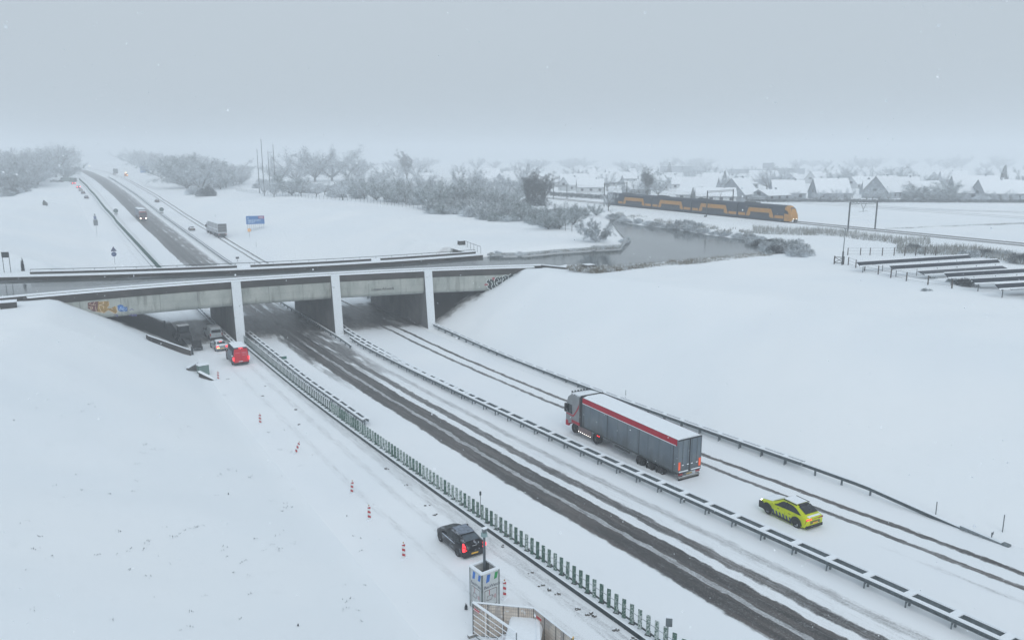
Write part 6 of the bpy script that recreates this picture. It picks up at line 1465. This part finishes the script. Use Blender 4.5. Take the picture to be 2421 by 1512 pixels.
portal(1428, 490, 1481, 484, 56, 'catenary portal at the left end of the train')
portal(1308, 474, 1340, 470, 34, 'faint catenary portal far left of the train')
for off, lb in ((0, 'contact wires over the near track'), (-4.2, 'contact wires over the second track')):
    o = empty('overhead_wires', (0, 0, 0), 0, lb, 'overhead wire', 'wires of the overhead line')
    for nm, z, sag in (('contact_wire', 6.0, 0), ('carrier_wire', 7.2, .8)):
        mb = MB(); P = []
        for s_ in range(-520, 420, 10): P.append(rw(s_, off, z - sag * sin(pi * ((s_ % 62) / 62))))
        for a_, b_ in zip(P[:-1], P[1:]): mb.beam(a_, b_, .035, .035)
        mb.build(nm, M_STEEL, o)
# lamp post, gate and wooden fences by the solar field
p = hit(1991, 627); o = empty('lamp_post', tuple(p), 0, 'slim lamp post beside the field gate', 'lamp post'); hh = 5.9
MB().cyl((0, 0, -.3), (0, 0, 2.4), .16, .14, 8).build('lower_pole', M_STEEL, o); MB().cyl((0, 0, 2.4), (.1, 0, 6.3), .08, .06, 8).build('upper_pole', M_POST, o); MB().box(-.15, .6, -.12, .12, 6.25, 6.4).build('lamp_head', M_GALV, o, bevel=.03)
M_WOOD = mat('dark_wood', (.07, .06, .055), .85, snow=.3, var=.3)
p = hit(1972, 625); o = empty('field_gate', tuple(p), 0, 'wooden field gate with a diagonal brace beside the lamp post', 'gate')
xd = (hit(1980, 625.4) - p).normalized(); w_ = 1.5
for k in (0, w_): MB().beam(xd * k + Vector((0, 0, -.2)), xd * k + Vector((0, 0, 1.5)), .16, .16).build('gate_post', M_WOOD, o)
mb = MB()
for z in (.35, 1.3): mb.beam(Vector((0, 0, z)), xd * w_ + Vector((0, 0, z)), .07, .12)
mb.beam(Vector((0, 0, .35)), xd * w_ + Vector((0, 0, 1.3)), .06, .1); mb.beam(Vector((0, 0, 1.3)), xd * w_ + Vector((0, 0, .35)), .05, .08); mb.build('gate_leaf', M_WOOD, o)
def post_fence(pts, n, h, label, r=.08, wires=3, cat='fence', m=M_WOOD, name='post_fence', zoff=0, mesh=False, group=None):
    P = [hit(*q) for q in pts]; o = empty(name, (0, 0, 0), 0, label, cat, group); D = path_len([(q.x, q.y) for q in P]); Q = []
    for k in range(n + 1):
        x, y, dx, dy = along([(q.x, q.y) for q in P], D, D[-1] * k / n + (R.uniform(-.3, .3) if 0 < k < n else 0)); Q.append(Vector((x, y, gz(x, y))))
        mb = MB().cyl(Q[-1] + Vector((0, 0, -.3)), Q[-1] + Vector((0, 0, h)), r, r * .9, 6)
        if k < 100: mb.build('fence_post', m, o)
    mb = MB()
    for a_, b_ in zip(Q[:-1], Q[1:]):
        for j in range(wires): z = Vector((0, 0, h * (j + .8) / wires)); mb.beam(a_ + z, b_ + z, .03 if not mesh else .045, .03 if not mesh else .045)
    mb.build('fence_wire', M_POST if not mesh else M_GALV, o)
    return o
post_fence([(2004, 604), (2080, 604), (2212, 601)], 8, 1.5, 'line of wooden posts behind the lamp post', .1)
post_fence([(2005, 628), (2040, 641), (2150, 668), (2200, 676), (2250, 683)], 7, 1.5, 'wooden post fence running along the front of the solar field', .1)
post_fence([(560, 452), (620, 460), (720, 468), (860, 478), (1000, 494), (1150, 512)], 74, 1.7, 'long wire mesh fence along the tree belt', .07, 3, m=M_POST, name='mesh_fence', mesh=True)
post_fence([(1310, 540), (1345, 546), (1372, 549)], 4, 1.9, 'short fence end between the thicket and the willow', .07)
# solar panels: long tilted tables on legs
M_PV = mat('solar_glass', (.012, .018, .03), .35, var=.2, spec=.2); M_PVS = M_CAP
def solar(ul, vl, ur, vr, hpx_l, hpx_r, label):
    """lower edge from (ul, vl) to (ur, vr)"""
    a = at(ul, vl, .7); b = at(ur, vr, .7); o = empty('solar_table', (0, 0, 0), 0, label, 'solar panels', 'rows of solar panels'); d = (b - a).normalized(); n_ = Vector((-d.y, d.x, 0))
    if n_.dot(Vector((sin(YAW), cos(YAW), 0))) < 0: n_ = -n_
    th = Vector((0, 0, .06))
    def table(a, b, up, nm):
        MB().loft([[a, a + up, a + up + th, a + th], [b, b + up, b + up + th, b + th]]).build('table_face', M_PV, o)
        for t0_, t1_, k, q in ((.93, 1.06, 2.6, 'top_snow'), (-.07, .10, 2.2, 'bottom_snow')):
            MB().loft([[a + up * t0_ + th * 1.05, a + up * t1_ + th * 1.05, a + up * (t1_ - .02) + th * k, a + up * (t0_ + .02) + th * k], [b + up * t0_ + th * 1.05, b + up * t1_ + th * 1.05, b + up * (t1_ - .02) + th * k, b + up * (t0_ + .02) + th * k]]).build(q, M_CAP, o)
    if not hpx_l: table(a + d * 3.0, b - d * 2.0, n_ * 1.5 + Vector((0, 0, .42)), 'lower')  # second dark strip, lower and flatter, in front of the raised one
    up_a = a + n_ * 3.2 + Vector((0, 0, .45)); table(up_a, b + n_ * 3.2 + Vector((0, 0, .45)), n_ * .8 + Vector((0, 0, .62)), 'upper'); a = a + n_ * 3.2 + Vector((0, 0, .45)); b = b + n_ * 3.2 + Vector((0, 0, .45))
    L = (b - a).length; k = 1.0
    while k < L: MB().cyl(a + d * k + n_ * .3 + Vector((0, 0, -1.5)), a + d * k + n_ * .3 + Vector((0, 0, .1)), .06, n=5).build('leg', M_STEEL, o); k += 4.2
for a_ in ((2070, 643, 2338, 624, 1, 0, 'solar panel row furthest back, reaching furthest left'), (2150, 653, 2409, 636, 0, 0, 'second solar panel row from the back, with two dark bands'),
           (2285, 673, 2520, 658, 0, 0, 'third solar panel row from the back, cut by the right edge'), (2350, 688, 2560, 676, 0, 0, 'fourth solar panel row, beside the bushes at its left end'), (2412, 702, 2600, 690, 0, 0, 'nearest solar panel row, just entering at the right edge')):
    solar(*a_)
# the four tall masts
M_MAST = mat('mast', (.10, .11, .11), .6)
for u, v, vt, lb in ((614, 458, 357, 'leftmost of the four tall masts above the trees'), (625, 462, 334, 'tallest of the four masts, second from the left'), (639, 455, 362, 'thinnest of the four masts, third from the left'), (652, 457, 346, 'rightmost of the four tall masts, with small steps')):
    p = hit(u, v); d = p.x * sin(YAW) + p.y * cos(YAW); h = (v - vt) * d / FPX
    o = empty('tall_mast', tuple(p), 0, lb, 'mast'); MB().cyl((0, 0, -.5), (0, 0, h), .24, .13, 6).build('pole', M_MAST, o); MB().cyl((0, 0, h), (0, 0, h + h * .04), .05, .03, 5).build('tip', M_MAST, o)
# small end blocks and details of the far canal side
p = hit(1091, 580); o = empty('concrete_block', tuple(p), 0, 'small dark concrete block standing in the field behind the aqueduct', 'block'); MB().box(-.7, .7, -.5, .5, -.3, 1.0).build('block', M_CONC2, o); MB().box(-.75, .75, -.55, .55, 1.0, 1.12).build('block_snow', M_CAP, o)
a = hit(1098, 580); b = FF @ Vector((FL + .6, -.1, 0)); b = Vector((b.x, b.y, 0))
o = empty('slanting_handrail', (0, 0, 0), 0, 'handrail slanting from the dark block down to the aqueduct', 'handrail')
MB().cyl(a + Vector((0, 0, 1)), b + Vector((0, 0, 1.2)), .05, n=6).build('rail', M_STEEL, o)
for k in range(6): q = a.lerp(b, k / 5); MB().cyl(q + Vector((0, 0, -.2)), q + Vector((0, 0, 1.05)), .035, n=5).build('rail_post', M_STEEL, o)
p = at(17, 640, 0); o = empty('notice_board', (p.x, p.y, 0), radians(-20), 'dark board on posts at the left end of the aqueduct', 'board')
MB().box(-.55, .55, -.06, .06, 2.2, 3.1).build('board', M_STEEL, o); MB().box(-.6, .6, -.12, .12, 3.1, 3.22).build('board_snow', M_CAP, o)
for k in (-.5, .5): MB().cyl((k, .08, -.3), (k, .08, 3.0), .05, n=6).build('post', M_STEEL, o)
tree('shrub2', p.x + 2.2, p.y + 1.5, 2.6, 'thin dark sapling beside the board at the left end of the aqueduct', None, wid=.13, name='sapling', cat='shrub')
o = empty('distribution_box', tuple(at(562, 621, -9.6)), 0, 'small dark box on a post just beyond the aqueduct', 'box')
MB().cyl((0, 0, 0), (0, 0, 1.3), .05, n=6).build('post', M_POST, o); MB().box(-.4, .4, -.2, .2, 1.1, 1.6).build('body', M_STEEL, o)
# ---------------------------------------------------------------- camera tower and fenced enclosure (bottom of the picture)
tp = at(1146, 1430, Z(36)); print('tower', tp)
TX, TY, TZ = tp.x, tp.y, Z(tp.y)
tw = empty('camera_tower', (TX, TY, TZ), radians(7), 'white security camera tower with blue and green flags and a mast', 'camera tower')
M_PANEL = mat('tower_panel', (.52, .55, .56), .6, var=.08); M_CORNER = mat('tower_corner', (.12, .15, .15), .6, var=.4, vs=6)
S_, HT = .62, 2.45
mb = MB()
for k in range(4):
    R4 = Matrix.Rotation(k * pi / 2, 4, 'Z'); mb.box(-S_ + .07, S_ - .07, -S_, -S_ + .04, .05, HT, R4)
    MB().box(-S_ + .07, S_ - .07, -S_, -S_ + .04, .05, HT, R4).build('side_panel', M_PANEL, tw)
    MB().box(S_ - .07, S_ + .01, -S_ - .01, -S_ + .07, 0, HT + .03, R4).build('corner_profile', M_CORNER, tw)
    MB().box(-S_ - .03, S_ - .13, -S_ - .03, -S_ + .13, HT + .03, HT + .13, R4).build('rim_snow', M_CAP, tw)
MB().box(-S_ + .05, S_ - .05, -S_ + .05, S_ - .05, HT - .55, HT - .5).build('inner_floor', mat('inner_dark', (.05, .055, .06), .7), tw)
MB().cyl((0, 0, HT - .6), (0, 0, HT + 2.0), .085, .075, 10).build('mast', mat('mast_steel', (.13, .15, .17), .4, .6), tw)
hd = empty('camera_head', (0, 0, HT + 2.0)); hd.parent = tw
MB().cyl((0, 0, 0), (0, 0, .22), .2, .17, 12).build('base', mat('camera_teal', (.22, .32, .33), .5), hd, bevel=.02); MB().box(-.12, .16, -.1, .1, .26, .46).build('camera', M_GALV, hd, bevel=.04); MB().box(-.14, .18, -.12, .12, .46, .52).build('head_snow', M_CAP, hd, bevel=.03)
for k, (x, y) in enumerate(((.25, .2), (.33, .1), (-.22, -.3))): MB().cyl((x, y, HT - .5), (x, y, HT + .3 - k * .12), .04, n=6).build('fitting', M_STEEL, tw)
M_TBLUE = mat('flag_blue', (.03, .15, .50), .5); M_TGREEN = mat('flag_green', (.02, .28, .08), .5); M_TDARK = mat('dark_print', (.05, .06, .09), .5); M_TLINE = mat('print_line', (.10, .07, .08), .5); M_TRED = mat('print_red', (.35, .03, .05), .5)
def fq(k, pts, nm, m, off=.004):       # panel k, coordinates (x across, z up) on its face
    R4 = Matrix.Rotation(k * pi / 2, 4, 'Z'); MB().poly([tuple(R4 @ Vector((x, -S_ - off, z))) for x, z in pts]).build(nm, m, tw)
def fline(k, a, b, w_, m, nm='print'):
    dx, dz = b[0] - a[0], b[1] - a[1]; l = math.hypot(dx, dz); nx_, nz_ = -dz / l * w_ / 2, dx / l * w_ / 2
    fq(k, [(a[0] - nx_, a[1] - nz_), (b[0] - nx_, b[1] - nz_), (b[0] + nx_, b[1] + nz_), (a[0] + nx_, a[1] + nz_)], nm, m, .006)
for k in (0, 3):
    c1, c2 = (M_TBLUE, M_TGREEN) if k == 0 else (M_TBLUE, M_TBLUE)
    fq(k, [(-.34, HT - .58), (-.10, HT - .52), (-.02, HT - .08), (-.26, HT - .08)], 'flag', c1); fq(k, [(.22, HT - .5), (.44, HT - .46), (.52, HT - .08), (.30, HT - .08)], 'flag', c2)
    R4 = Matrix.Rotation(k * pi / 2, 4, 'Z')
    text_mesh('tower_lettering', 'BauWatch', .27, R4 @ Matrix.Translation((-.48, -S_ - .006, HT - .92)) @ Matrix.Rotation(pi / 2, 4, 'X'), M_TDARK, tw)
    for a_, b_ in (((-.42, HT - 1.05), (.42, HT - 1.05)), ((.42, HT - 1.05), (.42, HT - 2.05)), ((.42, HT - 2.05), (-.42, HT - 2.05)), ((-.42, HT - 2.05), (-.42, HT - 1.05))): fline(k, a_, b_, .035, M_TLINE, 'frame_line')
    fline(k, (-.1, HT - 1.05), (-.1, HT - 1.38), .04, M_TRED, 'camera_drawing')
    for a_, b_ in (((-.24, HT - 1.42), (.12, HT - 1.42)), ((.12, HT - 1.42), (.06, HT - 1.68)), ((.06, HT - 1.68), (-.30, HT - 1.68)), ((-.30, HT - 1.68), (-.24, HT - 1.42)), ((.11, HT - 1.5), (.16, HT - 1.5))): fline(k, a_, b_, .03, M_TLINE, 'camera_drawing')
    for j in range(3):
        x = .20 + j * .07; r_ = .07 + j * .045
        for q in range(4): t_ = -.6 + q * .3; fline(k, (.12 + r_ * 1.4 * cos(t_), HT - 1.55 + r_ * 1.6 * sin(t_)), (.12 + r_ * 1.4 * cos(t_ + .3), HT - 1.55 + r_ * 1.6 * sin(t_ + .3)), .025, M_TRED, 'signal_arc')
    text_mesh('tower_lettering', 'BEWAKING', .13, R4 @ Matrix.Translation((-.36, -S_ - .006, HT - 2.3)) @ Matrix.Rotation(pi / 2, 4, 'X'), M_TDARK, tw) if False else None
# mesh fence panels with dust sheeting
def mesh_mat():
    m, n, b = new_mat('fence_sheeting'); tc = n.nodes.new('ShaderNodeTexCoord'); sp = n.nodes.new('ShaderNodeSeparateXYZ'); n.links.new(tc.outputs['UV'], sp.inputs[0])
    def lines(s_, f, w_): return math_(n, 'LESS_THAN', math_(n, 'ABSOLUTE', math_(n, 'SUBTRACT', math_(n, 'FRACT', math_(n, 'MULTIPLY', s_, f)), .5)), w_)
    l = math_(n, 'MAXIMUM', lines(sp.outputs[0], 9.5, .10), lines(sp.outputs[1], 5, .05))
    base = mixc(n, smooth(n, noise_(n, 1.3, 5, 'World'), .3, .7), (.44, .37, .31), (.60, .54, .47))
    band = math_(n, 'MULTIPLY', smooth(n, noise_(n, 2.2, 3, 'World', vscale=(1, 1, .3)), .5, .6), math_(n, 'GREATER_THAN', math_(n, 'ABSOLUTE', math_(n, 'SUBTRACT', math_(n, 'FRACT', math_(n, 'MULTIPLY', sp.outputs[1], .62)), .5)), .22))
    c = mixc(n, math_(n, 'MULTIPLY', band, .45), base, (.22, .22, .24)); c = mixc(n, math_(n, 'MULTIPLY', l, .75), c, (.13, .13, .14))
    c = mixc(n, math_(n, 'MULTIPLY', smooth(n, noise_(n, 4, 5, 'World'), .6, .68), .7), c, (.6, .63, .66))
    n.links.new(c, b.inputs['Base Color']); b.inputs['Roughness'].default_value = .7; return m
M_SHEET = mesh_mat()
def site_panel(a, b, h, label, rail_snow=.07, tear=None, tag_col=False):
    a = Vector(a); b = Vector(b); o = empty('site_fence_panel', tuple(a), 0, label, 'fence panel', 'sheeted fence panels around the enclosure'); d = b - a; L = d.length; e = d.normalized()
    me = bpy.data.meshes.new('sheeting'); n_ = Vector((-e.y, e.x, 0)) * .01
    V = []; F = []
    for q in (n_, -n_): V += [q + Vector((0, 0, .08)), d + q + Vector((0, 0, .08)), d + q + Vector((0, 0, h - .05)), q + Vector((0, 0, h - .05))]
    F = [(0, 1, 2, 3), (7, 6, 5, 4), (0, 4, 5, 1), (3, 2, 6, 7), (0, 3, 7, 4), (1, 5, 6, 2)]
    me.from_pydata([tuple(v) for v in V], [], F); uv = me.uv_layers.new(name='UVMap')
    U = [(0, 0), (L, 0), (L, h), (0, h)] * 2
    for p_ in me.polygons:
        for li in p_.loop_indices: uv.data[li].uv = U[me.loops[li].vertex_index]
    me.materials.append(M_SHEET); s_ = bpy.data.objects.new('sheeting', me); C.objects.link(s_); s_.parent = o
    f = MB(); f.cyl((0, 0, 0), (0, 0, h), .03, n=6); f.cyl(d, d + Vector((0, 0, h)), .03, n=6); f.cyl((0, 0, h), d + Vector((0, 0, h)), .025, n=6); f.cyl((0, 0, .08), d + Vector((0, 0, .08)), .025, n=6); f.cyl(d * .5, d * .5 + Vector((0, 0, h)), .025, n=6)
    f.build('frame', M_STEEL, o)
    MB().beam(Vector((0, 0, h + .04)), d + Vector((0, 0, h + .04)), rail_snow, .06).build('rail_snow', M_CAP, o)
    for q in (Vector((0, 0, 0)), d): MB().box(-.3, .3, -.1, .1, 0, .16, Matrix.Translation(q)).build('concrete_foot', M_CONCS, o)
    if tag_col:
        x = e * .25; m_ = -n_ * 1.6 if True else n_; MB().beam(x + Vector((0, 0, h - .32)) - n_ * 2.2, x + e * .45 + Vector((0, 0, h - .32)) - n_ * 2.2, .01, .16).build('red_label', M_RED, o)
    return o
ZN = Z(30)
E0 = at(1122, 1423, ZN + 2.0); A0 = at(1118, 1424, ZN + 2.0); B0 = at(1262, 1437, ZN + 2.0); C0 = at(1352, 1508, ZN + 2.0); D0 = at(1290, 1534, ZN + 2.0)
for q in (A0, B0, C0, D0): q.z = ZN
print('panels', A0, B0, C0)
M1 = A0.lerp(B0, .5); site_panel(A0, M1, 2.0, 'sheeted fence panel behind the snowed-in box, left half', tag_col=False); site_panel(M1, B0, 2.0, 'sheeted fence panel behind the snowed-in box, right half')
M2 = B0.lerp(C0, .6); site_panel(B0, M2, 2.0, 'sheeted fence panel along the lane, upper one', tag_col=True); site_panel(M2, C0, 2.0, 'sheeted fence panel along the lane, lower one at the edge')
# unsheeted panel on the near left side, wires thick with snow
a = A0.copy(); b = at(1245, 1512, ZN + 2.0); b.z = ZN; b = a + (b - a).normalized() * 3.6
o = empty('open_fence_panel', tuple(a), 0, 'open wire fence panel thick with snow, nearest the camera', 'fence panel'); d = b - a; h = 2.0
f = MB(); f.cyl((0, 0, 0), (0, 0, h), .03, n=6); f.cyl(d, d + Vector((0, 0, h)), .03, n=6); f.cyl((0, 0, h), d + Vector((0, 0, h)), .025, n=6); f.cyl((0, 0, .1), d + Vector((0, 0, .1)), .025, n=6); f.build('frame', M_GALVD, o)
MB().beam(Vector((0, 0, h + .05)), d + Vector((0, 0, h + .05)), .10, .09).build('rail_snow', M_CAP, o)
w_ = MB()
for k in range(1, 6): w_.beam(Vector((0, 0, h * k / 6)), d + Vector((0, 0, h * k / 6)), .028, .028)
for k in (3, 7): w_.beam(d * (k / 10), d * (k / 10) + Vector((0, 0, h)), .02, .02)
w_.build('wires', M_CAP, o)
e = d.normalized(); MB().beam(e * .12 + Vector((0, 0, h - .3)), e * .55 + Vector((0, 0, h - .3)), .02, .16).build('red_label', M_RED, o)
# snow-covered generator box with an exhaust
gx_, = (at(1240, 1490, ZN + 1.3),)
o = empty('site_generator', (gx_.x, gx_.y, ZN), radians(-38), 'generator box under thick snow inside the fence, red stripe on its side', 'generator')
MB().box(-.85, .85, -1.15, 1.15, .15, 1.15).build('housing', mat('housing_pale', (.42, .43, .42), .6), o, bevel=.04); MB().box(-.87, -.855, -1.1, 1.1, .75, .95).build('red_stripe', M_RED, o)
MB().box(-.865, -.856, -.9, .2, .25, .7).build('vent', M_STEEL, o); MB().loft([[(-.95, -1.25, 1.15), (.95, -1.25, 1.15), (.95, 1.25, 1.15), (-.95, 1.25, 1.15)], [(-.86, -1.12, 1.42), (.82, -1.15, 1.40), (.85, 1.12, 1.44), (-.82, 1.15, 1.42)]]).build('lid_snow', M_CAP, o, bevel=.08)
MB().cyl((.55, 1.0, 1.3), (.55, 1.0, 1.62), .10, n=10).build('exhaust', M_STEEL, o); MB().cyl((.55, 1.0, 1.60), (.55, 1.0, 1.80), .2, .12, 10).build('exhaust_snow', M_CAP, o, bevel=.04); MB().beam((.6, .9, 1.46), (.85, -1.1, 1.44), .22, .12).build('edge_snow', M_CAP, o, bevel=.03)
p = at(1196, 1506, ZN + .4); o = empty('sandbag', (p.x, p.y, ZN), 0, 'round snowed-over bag left of the generator box', 'bag')
MB().loft([[(cos(t) * r_, sin(t) * r_ * .8, z) for t in [i * pi / 6 for i in range(12)]] for r_, z in ((.42, 0), (.50, .15), (.46, .34), (.28, .48), (.08, .52))]).build('bag', M_CAP, o, smooth=True)
p = at(1352, 1512, ZN + 1.4); o = empty('striped_barrier', (p.x, p.y, ZN), radians(30), 'yellow and black barrier board at the bottom end of the fence', 'barrier board')
MB().box(-.2, .2, -.02, .02, .9, 1.5).build('board', M_YELLOW, o); MB().poly([(-.2, -.023, 1.1), (.2, -.023, 1.3), (.2, -.023, 1.45), (-.2, -.023, 1.25)]).build('stripe', M_BLACK, o); MB().cyl((0, .03, 0), (0, .03, 1.4), .03, n=6).build('post', M_STEEL, o)
# clods and bits of slush thrown along the kerb and on the lane
random.seed(21)
M_CLOD = mat('dirty_slush', (.12, .12, .115), .8, snow=.25, var=.4, vs=8)
clods = [(1010, 1193), (1029, 1216), (1190, 1290), (1252, 1352), (1277, 1383), (1300, 1394), (1318, 1404), (1370, 1440), (1393, 1452), (1402, 1457), (625, 912), (700, 968), (540, 895), (622, 935), (1403, 1449), (1458, 1490), (1500, 1512), (960, 1145), (915, 1105), (706, 1000)]
for i, (u, v) in enumerate(clods):
    p = at(u, v, Z(80 if v < 1000 else 40)); p = at(u, v, Z(p.y)); p.z = max(Z(p.y), gz(p.x, p.y)); mb = MB()
    for k in range(3):
        q = Vector((random.uniform(-.2, .2), random.uniform(-.15, .15), 0)); r_ = random.uniform(.06, .13); mb.loft([[q + Vector((cos(t) * r_ * random.uniform(.7, 1.3), sin(t) * r_ * random.uniform(.7, 1.3), 0)) for t in (0, 1.2, 2.4, 3.7, 5)], [q + Vector((cos(t) * r_ * .6, sin(t) * r_ * .6, r_)) for t in (0, 1.2, 2.4, 3.7, 5)]])
    mb.build('slush_clump', M_CLOD, None, loc=tuple(p), label='small clump of dirty slush lying on the snowy lane', cat='slush clump', group='slush clumps on the lane')
# ---------------------------------------------------------------- snowy air
HAZE_D = 0.00115
hz = MB().box(-2600, 2600, -300, 3600, -14, 62)
hm = bpy.data.materials.new('snowy_air'); hm.use_nodes = True; hn = hm.node_tree; hn.nodes.clear()
pv = hn.nodes.new('ShaderNodeVolumePrincipled'); pv.inputs['Color'].default_value = (.93, .965, 1, 1); pv.inputs['Density'].default_value = HAZE_D
pv.inputs['Anisotropy'].default_value = 0.0
ho = hn.nodes.new('ShaderNodeOutputMaterial'); hn.links.new(pv.outputs[0], ho.inputs['Volume'])
hz.build('haze', hm, label='pale snowy haze over the whole landscape', kind='stuff')

# ---------------------------------------------------------------- falling flakes
random.seed(77); fl = MB()
for i in range(7000):
    d = 14 + 115 * random.random() ** .6; u = random.uniform(-60, 2480); v = random.uniform(-40, 1550)
    r = ray(u, v).normalized(); p = Vector((0, 0, HC)) + r * d
    if p.z < -9 or (abs(p.x - 34) < 24 and p.z < float(zr(p.y)) + .1): continue
    a = rnd_dir(0); b = a.orthogonal().normalized(); c_ = a.cross(b); s_ = random.uniform(.016, .036)
    fl.poly([p + b * s_, p + c_ * s_, p - b * s_ * .9, p - c_ * s_])
fl.build('falling_snow', M_CAP, None, label='falling snowflakes in the air over the motorway', kind='stuff')
